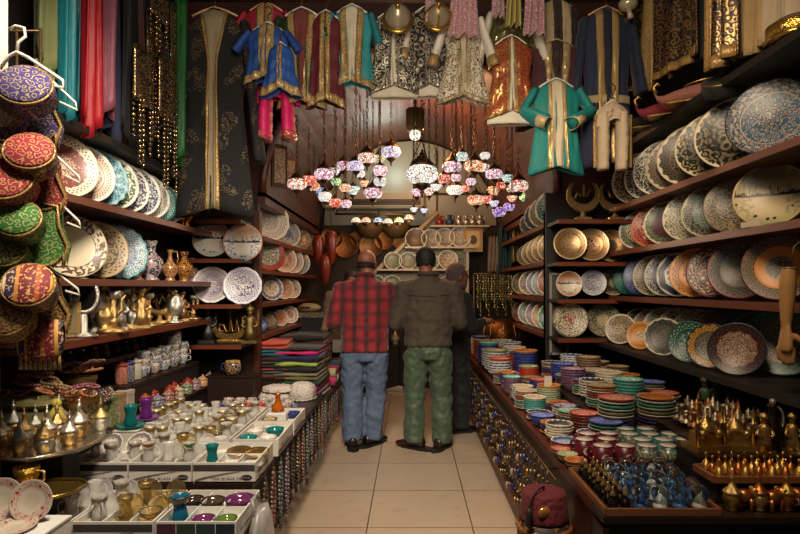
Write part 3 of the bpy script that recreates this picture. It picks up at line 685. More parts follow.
def lantern(px,py,w,Y,cols,look,kind='g',st=1.3,wide=False,topz=None):
    c=W(px,py,Y); R_=w/2*Y/F
    top=topz or (VZ+math.sqrt(max(VR*VR-c.x*c.x,.01))-.01)
    zr=c.z-1.45*R_; L=top-zr
    o=thing('mosaic_lantern',look,'lantern',(c.x,c.y,zr),(0,0,RND.uniform(0,6)),'hanging mosaic lanterns under the vault')
    me={'g':GLOBE,'w':GLOBEW,'c':CONE}[kind]
    z0=1.45*R_
    def P(nm,me_,mt): 
        p=part(nm,me_,mt,o,(0,0,z0)); p.scale=(R_,)*3; return p
    P('glass_globe',me,mosaic(cols,st,5.2)); P('cap',CAPM,None); P('finial',FINM,None); P('hanger_arms',RINGM,None)
    zc=z0+2.1*R_
    part('chain',chain_mb(max(L-zc,.05)),CHAINM,o,(0,0,zc))
    return o
C_={'rw':('d85a48','faf0e4','fcf4ea','e8a890','f6e6d8'),'r':('e0503c','f09070','c83828','fae0d0'),'p':('e8a8bc','faeaee','c888a8','fcf4f4','f0c8d4'),'o':('f0a068','fad8b0','e07840','fcecd8'),
 'w':('fcf6ec','eae8e4','faf0e4','d8d8e0','fffaf2'),'l':('d8ccec','ece8f6','b8a8d8','faf6fa'),'b':('5a90d8','b0d0f4','4a7ac8','eef4fc'),'g':('8ad878','d0f0b8','60b860','f2fae0'),'t':('98d0c8','e4f0ea','faf4ec','78b8b0'),'y':('ece0b0','d0d8a0','faf2d8','e8c890'),'v':('a078c8','c8a8e8','8058a8','ece0f6')}
names={'rw':'red and white','r':'red','p':'pink','o':'orange','w':'white','l':'lilac','b':'blue','g':'green','t':'teal and white','y':'pale yellow','v':'violet'}
LL=[(297,184,17,'rw'),(309,181,13,'r'),(324,174,17,'p'),(335,172,10,'w'),(344,166,14,'p'),(356,166,15,'l'),(367,158,16,'rw'),(379,160,12,'y'),(391,152,17,'l'),(380,171,13,'p'),(336,182,9,'g'),(319,191,9,'b'),(325,197,12,'w'),(335,203,11,'r'),(345,188,10,'o'),(353,191,12,'t'),(364,184,9,'o'),(373,193,16,'p'),(380,182,11,'w'),(314,187,10,'o'),(346,204,10,'p'),(360,174,9,'w')]
LR=[(452,167,17,'p'),(462,157,11,'t'),(474,166,17,'o'),(484,168,10,'w'),(485,156,9,'w'),(494,174,15,'p'),(507,179,11,'t'),(518,186,18,'rw'),(528,196,16,'g'),(501,186,9,'r'),(444,179,11,'r'),(455,190,15,'w'),(466,189,9,'r'),(471,182,9,'p'),(493,191,11,'o'),(476,200,15,'o'),(487,200,11,'r'),(512,199,9,'o'),(509,207,10,'v'),(499,212,12,'v'),(436,188,10,'w'),(456,178,9,'p'),(494,204,9,'l'),(511,189,8,'y')]
import collections
cnt=collections.Counter()
for side,LST,wd_ in (('left',LL,'left'),('right',LR,'right')):
    # order in depth so that lower ones hang nearer the back
    for i,(px,py,w,k) in enumerate(sorted(LST)):
        cnt[(side,k)]+=1
        Y=4.9+1.5*((i*7)%len(LST))/len(LST)
        kind='w' if w>=14 else ('c' if i%3==0 else 'g')
        look='%s mosaic lantern, %s of that colour from the left in the %s cluster'%(names[k],ORD[cnt[(side,k)]-1],side)
        lantern(px,py,w*1.18,Y,C_[k],look,kind,.8)
lantern(422,174,33,4.85,('f4f0e6','e8e4dc','d8dce0','c8b8a8','fbf8f0'),'large white oval mosaic lantern hanging alone in the middle of the arch','w',.9)
for (px,py,w,k,t) in ((417,193,13,'p','small pink lantern hanging below the large white oval one, to the left'),(429,192,13,'rw','small red and white lantern hanging below the large white oval one, to the right'),(414,210,8,'w','tiny white lantern lowest on the left under the large oval one'),(424,211,8,'l','tiny lilac lantern lowest on the right under the large oval one')):
    lantern(px,py,w,5.1,C_[k],t,'c',.9)
# row of six little coloured dome lamps
bar=thing('lamp_rail','thin dark rail carrying six small coloured dome lamps','rail',W(375,214,6.4)); 
part('bar',MB().tube([(-.45,0,0),(.45,0,0)],.012,8),BRASSD,bar)
for s in (-.43,.43): part('hanger',MB().tube([(s,0,0),(s,0,.98)],.006,6),BRASSD,bar)
DOME=MB().lathe([(1.0,-.5),(1.0,-.42),(.9,.05),(.62,.4),(.25,.55)],20).mesh('dome_shade',[plain('ffffff')])
for px,py,cc,t in ((356,220,'d8d0b0','cream'),(366,220,'e09a78','orange-pink'),(378,220,'4a8ac8','blue'),(388,221,'b8b0a4','grey'),(399,220,'9ac878','green'),(409,217,'c8886a','pink and green')):
    c=W(px,py,6.4); o=thing('dome_lamp',t+' small dome lamp in the row of six under the air conditioner','lamp',c,0,'six small dome lamps')
    s=part('dome_shade',DOME,mosaic((cc,'f4ecdc',cc),.8,5),o); s.scale=(.055,)*3
    part('stem',MB().tube([(0,0,.025),(0,0,W(px,214,6.4).z-c.z)],.005,6),BRASSD,o); part('bulb_cup',MB().lathe([(.02,-.03),(.05,-.024),(.03,-.06),(0,-.07)],12),BRASSD,o)
# air conditioner under the lunette
o=thing('air_conditioner','long grey air conditioner with a dark grille below the bright lunette','air conditioner',(-.46,7.3,2.47))
part('housing',MB().box((0,0,0),(1.30,.3,.22),None,.03),plain('9a988a',.4,0,.15),o)
g=part('grille',MB().box((0,-.155,-.035),(1.18,.012,.07)),plain('1c1a18',.5),o)
part('louvre',MB().box((0,-.165,-.085),(1.2,.03,.012)),plain('b8b4a4',.4),o)
for k in range(3): part('slat',MB().box((0,-.163,-.055+k*.02),(1.16,.01,.004)),plain('6a675c',.4),o)
part('end_cap',MB().box((.62,-.01,0),(.09,.31,.235),None,.03),plain('8a887a',.4),o)
# old wooden lamp box hung high in the arch, with a bulb
o=thing('wall_lantern','hanging golden box lamp with a white bulb high in the arch','lamp',W(415,122,5.2))
part('shade_box',MB().lathe([(.095,-.08),(.115,-.04),(.115,.09),(.08,.12)],4),plain('8a7448',.4,.4),o,rot=(0,0,PI/4))
part('bulb',MB().ball((0,0,-.12),(.05,.05,.05)),emis('fff2dc',1.2),o)
part('rod',MB().tube([(0,0,.12),(0,0,.42)],.01,6),BRASSD,o); part('hook',MB().tube([(0,0,.42),(.03,0,.45),(.03,0,.49),(0,0,.5)],.008,6),BRASSD,o)
# ================================================================= back display
n=NT('tile_panel'); v=n.coord('Object')
DISPM=n.fin(n.mix(n.m('GREATER_THAN',n.m('SINE',n.m('MULTIPLY',n.voro(v,14),30.0)),.1),hx('a8a48c'),hx('6a6a56')),.5)
YD=7.25
def D(px,py,Y=YD): p=W(px,py,Y); return (p.x,p.z)
o=thing('display_rack','pale slanting display rack with lattice panel on the back wall behind the men','rack',(0,YD,0))
pl=[D(345,300),D(437,213),D(492,222),D(470,250),D(462,300)]
part('back_panel',MB().prism(pl,.03),DISPM,o,(0,.12,0))
a=Vector((D(343,303)[0],0,D(343,303)[1])); b=Vector((D(438,212)[0],0,D(438,212)[1]))
part('slanted_rail',MB().tube([a,b],.03,8),plain('b8b09a',.4),o)
for (x0,x1,y) in ((430,488,227),(405,475,248),(378,466,270),(355,466,292)):
    p,q=D(x0,y),D(x1,y); part('ledge',MB().box(((p[0]+q[0])/2,-.02,p[1]),(q[0]-p[0],.22,.022)),plain('b0a890',.4),o)
part('side_post',MB().box((D(467,260)[0],0,D(467,272)[1]),(.035,.12,.62)),plain('a8a08a',.4),o)
dp=[(416,239,11,'5a5244','3a342c','round dark metal dish at the left end of the upper rack row'),(431,239,10,'8a8878','2a3a58','navy and white dish second in the upper rack row'),(445,238,10,'98968a','3a3a44','grey and white dish third in the upper rack row'),(460,237,11,'b8b4a4','4a4a4c','pale dish at the right end of the upper rack row'),
    (393,261,9,'8a8a74','2f4a38','green-veined dish left in the middle rack row'),(408,261,9,'8a8a78','3a4a3a','green-veined dish partly hidden behind a head'),(430,262,9,'7a8a70','2a5a40','green dish hidden behind the dark-haired man'),(448,260,10,'b8b098','5a4a38','pale star dish right in the middle rack row'),
    (376,284,9,'7a8a74','2a4a3c','dish at the left of the lower rack row'),(392,284,9,'8a927c','2a4a3a','second dish in the lower rack row'),(447,284,8,'8a8a74','3a3a2c','dish at the right of the lower rack row')]
for px,py,r,c,k,t in dp:
    put_plate('plate',t,'plate',P_FLAT,PM(c,c,c,'c8c4b4',k,k,10,6,(0,.9)),W(px,py,YD-.03-.03),r*YD/F,(0,-1,.22),'dishes on the back rack')
def jug(label,c,s,mat,cat='jug',group=None,name='jug'):
    o=thing(name,label,cat,c,RND.uniform(-.5,.5),group,s)
    part('body',MB().lathe([(.0,0),(.3,0),(.32,.05),(.48,.3),(.5,.5),(.36,.75),(.2,.9),(.22,1.05),(.3,1.15),(.24,1.14),(.15,.95),(0,.9)],18),mat,o)
    part('handle',MB().tube([(.24,0,1.08),(.5,0,1.1),(.6,0,.85),(.48,0,.5)],.05,7),mat,o); return o
jug('small dark red jug on the top ledge of the back rack',W(439.5,226,YD-.02),.11,plain('7a2a22',.3))
jug('small dark blue jug on the top ledge of the back rack',W(449.5,226,YD-.02),.12,plain('24385a',.3))
for i,px in enumerate((459,466,473,480)): jug('small silver ewer, %s from the red jug on the back rack'%ORD[i+2],W(px,226,YD-.02),.11,SILV,'ewer','silver ewers on the back rack','ewer')
o=thing('framed_tile','golden framed square tile at the right end of the upper rack row','frame',W(473,240,YD-.06))
part('frame',MB().box((0,0,0),(.24,.03,.3)),plain('9a7a44',.4),o); part('tile',MB().box((0,-.017,0),(.16,.006,.22)),plain('c8ac70',.4,0,.4),o); part('medallion',MB().prism([(.05*math.cos(t*PI/4),.06*math.sin(t*PI/4)) for t in range(8)],.006,Matrix.Translation((0,-.022,0))),plain('3a2a1c',.4),o)
# copper pans on the left part of the back wall
for i,(px,py,r) in enumerate(((332,238,11),(346,246,12),(358,238,8),(371,246,12),(384,240,10),(333,256,8),(400,241,8))):
    put_plate('copper_pan','hanging dark copper pan, %s from the left on the back wall'%ORD[i],'pan',P_DEEP,metal(('7a5a38','8a5a34','6a4a2c')[i%3],.35,.4,8),W(px,py,7.645),r*7.6/F,(0.0,-1,.0),'copper pans on the back wall')
for i,(px,py) in enumerate(((370,229),(396,229))):
    o=thing('wall_sconce','domed pale %s sconce on the back wall'%('left','right')[i],'sconce',W(px,py,7.55))
    part('bowl',MB().lathe([(0,-.13),(.1,-.11),(.17,-.03),(.19,.06),(.17,.07),(.09,-.08),(0,-.1)],20),plain('6a5636',.5),o); part('bracket',MB().box((0,.1,-.02),(.05,.12,.1)),BRASSD,o)
    part('dome_top',MB().lathe([(.15,.09),(.13,.15),(.06,.2),(0,.21)],20),plain('7a6644',.5),o)
for i,(px,py,h) in enumerate(((318,250,.34),(331,248,.40),(325,270,.36))):
    o=thing('ceramic_pendant','rust-red hanging ceramic cone, %s of three left of the plaid man'%('left','tallest','lowest')[i],'pendant',W(px,py,6.6),0,'rust-red ceramic cones')
    part('body',MB().lathe([(0,-h/2),(.04,-h/2+.04),(.06,0),(.07,h/4),(.06,h/2-.03),(.03,h/2)],16),plain('7a2c1c',.35),o)
    part('cord',MB().tube([(0,0,h/2),(0,0,W(px,py-48,6.6).z-W(px,py,6.6).z)],.004,5),BRASSD,o)
# right part of the back: garments, frame, jewellery curtain
def hangcloth(label,px0,px1,py0,py1,Y,mat,name='hanging_garment',cat='garment',fold=6,amp=.03,taper=.15):
    c=W((px0+px1)/2,py0,Y); w=(px1-px0)*Y/F; h=(py1-py0)*Y/F
    o=thing(name,label,cat,c)
    def fn(u,v): 
        ww=w*(1-taper*(1-v)); return ((u-.5)*ww,amp*math.sin(u*fold*2*PI+v*1.5)*(.4+.6*v)+amp*.5*math.sin(u*17+v*3),-v*h-.01*math.sin(u*9))
    part('cloth',MB().grid(fn,30,14),mat,o,solid=.006)
    part('hanger_bar',MB().tube([(-w*.45,0,.005),(w*.45,0,.005)],.008,6),BRASSD,o)
    part('hook',MB().tube([(0,0,.005),(0,0,.05),(.02,0,.07),(.01,0,.095),(-.01,0,.09)],.004,5),BRASSD,o); return o
hangcloth('pale linen garment hanging at the back right of the display rack',488,498,236,272,7.3,cloth('8a7a68'))
hangcloth('dark teal garment with a brown top hanging at the back right',497,512,226,276,7.25,cloth('1c4048'))
hangcloth('dark brown curtain-like garment hanging at the far right back',470,490,250,290,7.5,cloth('33221a'))
hangcloth('yellowish gold shawl hanging beside the inner right shelves',512,522,222,262,6.95,brocade('6a5430','b89a58',20,.4))
SEQ=[brocade('4a4a24','d0c878',60,.5,.3,.9),brocade('2c3018','9aa05a',60,.5,.3,.9),brocade('5a4a2c','e0d0a0',60,.5,.3,.9)]
rail=thing('jewellery_rail','dark rail holding glittering bead strands right of the third shopper','rail',W(496,274,6.6)); part('bar',MB().tube([(-.26,0,0),(.26,0,0)],.012,8),BRASSD,rail); 
for s in (-.25,.25): part('post',MB().tube([(s,.03,0),(s,.03,-.9)],.014,6),BRASSD,rail)
for i in range(14):
    px=478+i*2.8; L=.40+.10*math.sin(i*2.1); c=W(px,274.5,6.6-.035); o=thing('bead_strand','glittering gold-green bead strand on the rail right of the third shopper','strand',c,0,'glittering bead strands')
    m=MB()
    for k in range(int(L/.03)): m.ball((.006*math.sin(k*2.3),0,-.02-k*.03),(.0145,.012,.018),8,6)
    part('beads',m,SEQ[i%3],o); part('loop',MB().tube([(0,.0,-.01),(0,.02,.012),(0,.04,0),(0,.02,-.008)],.003,5),BRASSD,o)
o=thing('brass_brazier','round brown brass lantern-basket standing below the bead strands','lantern',W(501,350,6.3))
part('body',MB().lathe([(0,0),(.14,0),(.16,.05),(.19,.16),(.17,.28),(.1,.33),(0,.34)],24),metal('7a4a24',.4,.8,14),o)
for k in range(8): part('rib',MB().tube([(.155*math.cos(k*PI/4),.155*math.sin(k*PI/4),.04),(.2*math.cos(k*PI/4),.2*math.sin(k*PI/4),.16),(.17*math.cos(k*PI/4),.17*math.sin(k*PI/4),.29)],.008,5),BRASS,o)
part('base',MB().box((0,0,-.05),(.36,.3,.1)),plain('3a2a1c'),o)
o=thing('side_table','dark low chest at the back right under the brazier and bead strands','table',(.98,6.75,0)); part('body',MB().box((0,0,.29),(.44,.56,.58)),plain('17100c'),o); part('top',MB().box((0,0,.595),(.48,.6,.03)),WDARK,o)

for i,(px,py,h,w) in enumerate(((279,166,.36,.16),(290,172,.26,.13))):
    X=-1.10; Y=YX(px,X); z=H+(CY-py)*Y/F; o=thing('picture_frame','dark framed panel hanging by the left foot of the vault, %s of two'%('nearer','farther')[i],'frame',(X,Y,z),(0,0,.9))
    part('frame',MB().box((0,0,0),(w,.02,h)),wood('4a2c18','24140a','z'),o); part('panel',MB().box((0,-.012,0),(w*.7,.004,h*.8)),brocade('8a7058','c8b090',20,.3,.5,0),o); part('hanging_wire',MB().tube([(-w*.3,0,h/2),(0,.0,h/2+.1),(w*.3,0,h/2)],.004,5),BRASSD,o)
# ================================================================= garments
HANGW=wood('c8a878','9a7a50','x'); HANGP=plain('d8d0c4',.4)
def hanger_parts(o,w,mat,z=0.0,y=0.0):
    h=part('hanger',MB().tube([(-w,y,z-.06),(-w*.5,y,z-.025),(0,y,z),(w*.5,y,z-.025),(w,y,z-.06)],.012,8,flat=.6),mat,o)
    part('hook',MB().tube([(0,y,z),(0,y,z+.045),(.02,y,z+.065),(.022,y,z+.09),(0,y,z+.105),(-.018,y,z+.095)],.004,6),BRASSD,h)
def garment(name,label,cat,loc,L,ws,wh,mat,trim=None,inner=None,open_=(.05,.03),sleeve=None,hem=.0,depth=.05,waist=.85,yaw=0,group=None,belt=None,slv_hang=False,tw=.03,hang=HANGP,cuff=None,under=None,neck=.05,fold=5,hook=True):
    """a robe / vest on its hanger: loc is the hanger point, facing -Y"""
    o=thing(name,label,cat,loc,(0,0,yaw),group)
    ws*=1.1; wh*=1.12
    def half(t):
        if t<.10: return neck+(ws-neck)*(t/.10)**.6
        if t<.45: return ws+(ws*waist-ws)*((t-.10)/.35)
        return ws*waist+(wh-ws*waist)*((t-.45)/.55)
    def KO(v):
        if len(open_)==3: return open_[0]*(1-v/.25)+open_[1]*v/.25 if v<.25 else open_[1]+(open_[2]-open_[1])*(v-.25)/.75
        return open_[0]*(1-v)+open_[1]*v
    def dep(t): return depth*(.45+.55*min(1,t*3))
    ph=RND.uniform(0,6)
    def surf(t,x,off=0):
        w=half(t); q=max(0,1-(x/w)**2) if w>0 else 0
        f=1+min(1,t*1.5)*(.26*math.sin(x*fold*22+ph+t*2)+.12*math.sin(x*fold*51+ph*2-t*5))+.10*math.sin(t*23+x*18+ph)*min(1,t*4)
        return (x,-(dep(t)*math.sqrt(q)*f)-off,-t*L-.05*min(1,(abs(x)/ws))*min(1,1.0))
    NN=36
    def fn(u,v):
        a=2*PI*u; t=v; w=half(t); x=w*math.cos(a); s=math.sin(a)
        p=surf(t,x)
        y=p[1] if s<0 else -p[1]*.7
        if abs(s)<1e-6: y=0
        return (x,y,p[2])
    part('body',MB().grid(fn,NN,22,wrap=True),mat,o,solid=.004)
    if inner:
        def fi(u,v):
            t=.012+v*.985; k=KO(v); x=(2*u-1)*min(k,half(t)*.95); return surf(t,x,.005)
        part('lining_panel',MB().grid(fi,8,22),inner,o,solid=.002)
    if trim:
        for s in (-1,1):
            def ft(u,v):
                t=.012+v*.985; k=KO(v) if inner else .004
                x=s*(k+u*tw); x=max(-half(t)*.97,min(half(t)*.97,x)); return surf(t,x,.009)
            part('front_border',MB().grid(ft,3,22),trim,o,solid=.003)
        if hem:
            def fh(u,v):
                t=1-hem/L*(1-v); x=(2*u-1)*half(t)*.985; return surf(t,x,.008)
            part('hem_border',MB().grid(fh,18,3),trim,o,solid=.003)
    if under:                                              # lighter hem of an underskirt or trousers showing below
        um,ul=under
        def fu(u,v):
            a=2*PI*u; w=half(1)*.9; return (w*math.cos(a),dep(1)*.7*math.sin(a)*(1+.2*math.sin(a*7)),-L*.9-v*(L*.1+ul))
        part('underskirt',MB().grid(fu,28,5,wrap=True),um,o,solid=.004)
    if sleeve:
        sl,sr,sa,sm=sleeve                                  # length, radius, angle from vertical (deg), material
        for s in (-1,1):
            a=math.radians(sa); p0=Vector((s*(ws-.015),0,-.10*L*.4-.05)); d=Vector((s*math.sin(a),-.05,-math.cos(a)))
            if slv_hang=='cross': pts=[p0,p0+d*sl*.5,p0+d*sl*.5+Vector((-s*sl*.45,-.07,-sl*.28))]
            else: pts=[p0,p0+d*sl*.5+Vector((0,-.01,0)),p0+d*sl]
            q=part('sleeve',sleeve_mb(pts,[sr*1.0,sr*1.05,sr*1.25],14,.5,ph+s,20,True),sm or mat,o)
            if cuff: e=pts[-1]; dd=(pts[-1]-pts[-2]).normalized(); part('cuff',MB().tube([e-dd*.06,e-dd*.02,e+dd*.012],[sr*1.28,sr*1.32,sr*1.36],14,flat=.52,cap=False),cuff,q,solid=.003)
    if belt:
        bz,bm=belt
        def fb(u,v):
            a=2*PI*u; t=bz+v*.05; w=half(t)*1.03; return (w*math.cos(a),dep(t)*1.25*math.sin(a),-t*L-.03)
        bb=part('belt',MB().grid(fb,24,2,wrap=True),bm,o,solid=.006)
    if hook: hanger_parts(o,ws*.7,hang,.012)
    return o
def GP(px,py,Y): return W(px,py,Y)
def px2(d,Y): return d*Y/F
# rails the garments hang from
o=thing('clothes_rail','long dark rail across the top carrying the costumes','rail',(0,3.9,3.335)); part('bar',MB().tube([(-1.85,0,0),(1.86,0,0)],.016,8),BRASSD,o)
for s in (-1.5,0,1.5): part('bracket',MB().tube([(s,0,0),(s,.0,.45),(s,.0,.92)],.01,6),BRASSD,o)
GOLDT=brocade('7a5c30','c8a058',70,.45,.6,.4); GOLDP=brocade('8a6c3c','d8b878',44,.42,.6,.35); BEIGE=cloth('a8906c'); CREAM=cloth('cfc3ac',.7); IVT=satin('d8ccb8',.5)
YG=3.86
garment('kaftan','long black kaftan with gold sprays and a pale gold front, on a wooden hanger','kaftan',GP(215,9,YG),1.36,.20,.24,brocade('080606','5a4830',26,.3,.9,.2,patch=6),GOLDT,cloth('8a7a5c',.7),(.075,.016,.030),(.95,.062,7,brocade('080606','5a4830',26,.3,.9,.2,patch=6)),tw=.018,hang=HANGW,cuff=None)
garment('tunic','red child tunic with golden yoke behind the blue tunic','tunic',GP(266,4,YG+.06),.55,.145,.17,satin('8a2030'),GOLDP,None,(.01,.01),(.24,.05,28,satin('9a1c34')),hem=.05,tw=.05,hang=HANGW)
garment('tunic','royal blue satin child tunic with gold neckline and hem','tunic',GP(268,24,YG-.08),.36,.13,.15,satin('24488a'),GOLDP,None,(.01,.01),(.15,.05,35,satin('24488a')),hem=.05,tw=.045)
garment('skirt','royal blue satin skirt with gold hem beside the blue tunic','skirt',GP(281,44,YG-.14),.30,.075,.13,satin('24509a'),GOLDP,None,(.01,.01),None,hem=.06,tw=.012,waist=1.1,neck=.07)
o=garment('trousers','hot pink trousers with gold ankle hems','trousers',GP(277,84,YG-.02),.10,.13,.145,satin('c01a58',.5),None,None,waist=1.05,neck=.12)
for s in (-1,1):
    l=part('leg',sleeve_mb([(s*.068,0,-.05),(s*.075,-.01,-.2),(s*.08,0,-.37)],[.08,.085,.09],16,.5,s,22,True,.08),satin('c41c5c',.5),o)
    part('hem',MB().tube([(s*.083,0,-.33),(s*.086,0,-.375)],[.092,.094],16,flat=.53),brocade('c01a58','e8c878',60,.5,.4,.8),l)
garment('vest','dark green satin vest with gold scroll border','vest',GP(302,9,YG-.03),.63,.145,.15,satin('22301c'),GOLDP,cloth('6a2a24'),(.055,.006),(.16,.055,14,satin('22301c')),hem=.06,tw=.04)
garment('vest','maroon satin vest with gold scroll edge','vest',GP(326,12,YG-.05),.60,.105,.12,satin('5c1a24'),GOLDP,None,(.01,.01),None,hem=.06,tw=.03)
garment('vest','turquoise satin vest with silver-gold border','vest',GP(352,6,YG-.03),.52,.13,.14,satin('2f8a90'),GOLDP,cloth('c8bca4'),(.04,.02),(.2,.05,16,satin('2a7880')),hem=.05,tw=.045)
BWS=brocade('15110f','c8bca4',26,.42,.6,.3)
garment('vest','black vest with white swirling scrolls and cream skirt below','vest',GP(394,11,YG-.02),.52,.14,.155,BWS,brocade('15110f','d8ccb4',50,.5,.5,.4),CREAM,(.006,.022),None,hem=.03,tw=.02,under=(CREAM,.07))
garment('vest','black vest with silver flowers and cream skirt, right of the scrolled vest','vest',GP(430,6,YG),.55,.13,.14,brocade('14100e','a89a84',16,.34,.6,.4),brocade('14100e','c8bca4',40,.5,.5,.4),None,(.01,.01),(.30,.05,9,CREAM),hem=.06,tw=.03,under=(CREAM,.07),cuff=GOLDP)
garment('kaftan','white kaftan with gold floral centre band and white sleeves','kaftan',GP(463,10,YG-.08),.58,.115,.165,brocade('d0c6b2','8a6a3c',26,.28,.6,.3),brocade('c8b890','7a5828',60,.5,.5,.6),cloth('b8a88a'),(.03,.008),(.32,.052,17,cloth('d8cebc')),tw=.03,hem=.03,cuff=GOLDP)
garment('vest','green-gold sequined short vest above the red and gold robe','vest',GP(511,7,YG),.24,.14,.15,brocade('3a4420','e0c878',60,.5,.35,.9),None,None,(.01,.01),(.33,.055,15,cloth('cfc4b0')),tw=.02)
garment('kaftan','red and gold brocade kaftan with cream hem','kaftan',GP(511,37,YG-.09),.50,.13,.155,brocade('9a2c1c','d8a050',22,.42,.5,.7,'6a1c12'),GOLDT,CREAM,(.006,.022),None,hem=.02,tw=.015,under=(CREAM,.08))
garment('robe','dark burgundy velvet robe between the red kaftan and the teal kaftan','robe',GP(539,20,YG+.08),.72,.10,.15,cloth('3c1020'),None,None)
garment('vest','black vest with broad beige bands, topmost above the teal kaftan','vest',GP(556,0,YG+.05),.36,.14,.15,cloth('1c1410'),BEIGE,cloth('2a1a14'),(.03,.03),None,tw=.06,hang=HANGW)
garment('vest','burgundy vest with beige and gold bands just above the teal kaftan','vest',GP(556,41,YG-.02),.30,.16,.17,cloth('3c1218'),brocade('a8906c','d8b868',50,.3,.5,.6),cloth('2a1a14'),(.04,.02),None,tw=.055,hang=HANGW)
garment('kaftan','teal satin kaftan with folded sleeves, beige cuffs and cream front','kaftan',GP(556,80,YG-.1),.58,.145,.165,satin('1c7a74'),brocade('b89a68','e8c878',50,.45,.5,.7),cloth('c8b898'),(.035,.045),(.33,.06,30,satin('1c7a74')),tw=.022,slv_hang='cross',cuff=brocade('c0a888','d8b878',30,.3,.6,.4))
garment('robe','navy and beige long robe with gold edges and a beige sash','robe',GP(606,8,YG),1.05,.155,.165,cloth('151d38'),brocade('a8885c','d8b868',50,.35,.5,.6),cloth('141428'),(.03,.012),(.5,.06,8,cloth('151d38')),tw=.05,belt=(.55,BEIGE),hang=HANGW)
o=garment('trousers','cream loose trousers with gold side stripes under the navy robe','trousers',GP(612,102,YG-.16),.12,.09,.11,cloth('b8a284'),None,None,waist=1.1,neck=.08)
for s in (-1,1):
    l=part('leg',sleeve_mb([(s*.06,0,-.08),(s*.062,-.01,-.25),(s*.06,0,-.44)],[.062,.064,.06],14,.6,s,22,True,.08),cloth('b8a284'),o); part('side_stripe',MB().box((s*.112,-.012,-.26),(.014,.03,.34)),GOLDT,l)
# helmets and pink veils hung among them
o=thing('clothes_rail','thinner front rail across the top carrying veils and helmets','rail',(.4,3.63,3.335)); part('bar',MB().tube([(-.9,0,0),(.9,0,0)],.010,8),BRASSD,o)
for s in (-.85,.85): part('bracket',MB().tube([(s,0,0),(s,.0,.92)],.008,6),BRASSD,o)
for px,py,r,t in ((398,18,14,'gilded round shield-like helmet with a pale centre, left of the two'),(438,17,13,'gilded helmet with crossing bands, right of the two')):
    _r=None; o=thing('ceremonial_helmet',t,'helmet',GP(px,py,YG-.2),(math.radians(78),0,0)); R_=px2(r,YG-.2)
    part('dome',MB().lathe([(R_*.98,-.02),(R_*.9,.03),(R_*.6,.075),(R_*.25,.1),(0,.105)],28),plain('a89a80',.3,.5),o)
    part('rim',MB().tube([(R_*math.cos(k*PI/12),R_*math.sin(k*PI/12),-.015) for k in range(24)],.014,8,True),metal('c8a04a',.25),o)
    if px>420:
        for a in (0,PI/2): part('band',MB().tube([(R_*math.cos(a)*math.cos(q),R_*math.sin(a)*math.cos(q),.11*math.sin(q)) for q in [PI*i/10 for i in range(11)]],.008,6),metal('c8a04a',.25),o)
    part('knob',MB().ball((0,0,.115),(.016,.016,.02)),metal('c8a04a',.25),o)
    part('hook',MB().tube([(0,R_,0),(0,R_+.05,.0),(0,R_+.07,.02),(0,(3.335-GP(px,py,YG-.2).z),.03)],.004,5),BRASSD,o)
n=NT('veil_net'); v=n.coord('Object'); e=n.voro(v,60,'DISTANCE_TO_EDGE'); VEIL=n.fin(n.mix(n.m('LESS_THAN',e,.05),hx('a8727a'),hx('d8a8a4')),.5,0,Alpha=n.m('MULTIPLY_ADD',n.m('LESS_THAN',e,.09),.45,.5),Sheen_Weight=.4)
n=NT('veil_gold'); VEILG=n.fin(hx('a89a58'),.5,0,Alpha=.8)
for px0,px1,py,mt,t in ((425,436,22,VEIL,'dusty pink net veil draped beside the right helmet'),(448,480,36,VEIL,'wide dusty pink net veil above the white kaftan'),(492,505,16,VEIL,'short pink net veil above the red kaftan'),(506,522,26,VEILG,'olive gold net veil above the red kaftan'),(524,546,34,VEIL,'long pink net veil left of the beige vests')):
    hangcloth(t,px0,px1,-16,py,YG-.22,mt,'veil','veil',3,.025,.3)
# ---------------- left: scarves and coin belts along the wall
def scarf(label,px0,px1,py1,X,mat,z0=3.3,name='scarf',fr=None,amp=.03,parts=None,top=0):
    Y0,Y1=YX(px0,X),YX(px1,X); Ym=(Y0+Y1)/2; w=abs(Y1-Y0); zb=H+(CY-py1)*Ym/F; 
    o=thing(name,label,'scarf' if name=='scarf' else 'belt',(X,Ym,z0)); h=z0-zb; ph=RND.uniform(0,6)
    def fn(u,v): return (amp*math.sin(u*7+ph)*(1-.3*v)+amp*.5*math.sin(u*19+v*2),(u-.5)*w*(.75+.25*v),-v*h+.04*math.sin(u*6+ph)*v)
    part('cloth',MB().grid(fn,18,16),mat,o,solid=.008)
    if fr:
        for k in range(9):
            y=(k/8-.5)*w*.95; part('tassel',MB().tube([(amp*math.sin((k/8)*7+ph)*.7,y,-h+.01),(amp*.5,y,-h-fr)],[.006,.009],5),mat,o)
    part('hook',MB().tube([(0,0,-.02),(0,0,.03),(0,.02,.05),(0,.02,.07)],.005,5),BRASSD,o); return o
XS=-1.60
scarf('olive green fringed scarf, nearest on the left wall',33,50,66,-1.66,cloth('6a7040',.8,.3,5,.5),fr=.1)
scarf('bright teal scarf hanging on the left wall',61,72,118,XS,satin('146a74',.5))
scarf('dark teal narrow scarf behind the bright teal one',72,77,120,XS-.05,satin('0e4652',.5))
scarf('crimson red scarf hanging on the left wall',79,97,130,XS,satin('a01822',.5))
scarf('navy velvet scarf between the red and the mauve scarves',100,118,136,XS-.06,cloth('141a3a'))
scarf('narrow mauve pink scarf with a knot on the left wall',105,115,112,XS,satin('8a4a5c',.5))
scarf('black shawl behind the coin belts',118,150,140,XS-.03,cloth('120e10'))
COIN=brocade('1a1210','d8b070',34,.5,.35,.9); COIN2=brocade('3a1014','e0bc80',34,.5,.35,.9); COIN3=brocade('14241a','d8b878',34,.5,.35,.9)
RAILZ=3.32
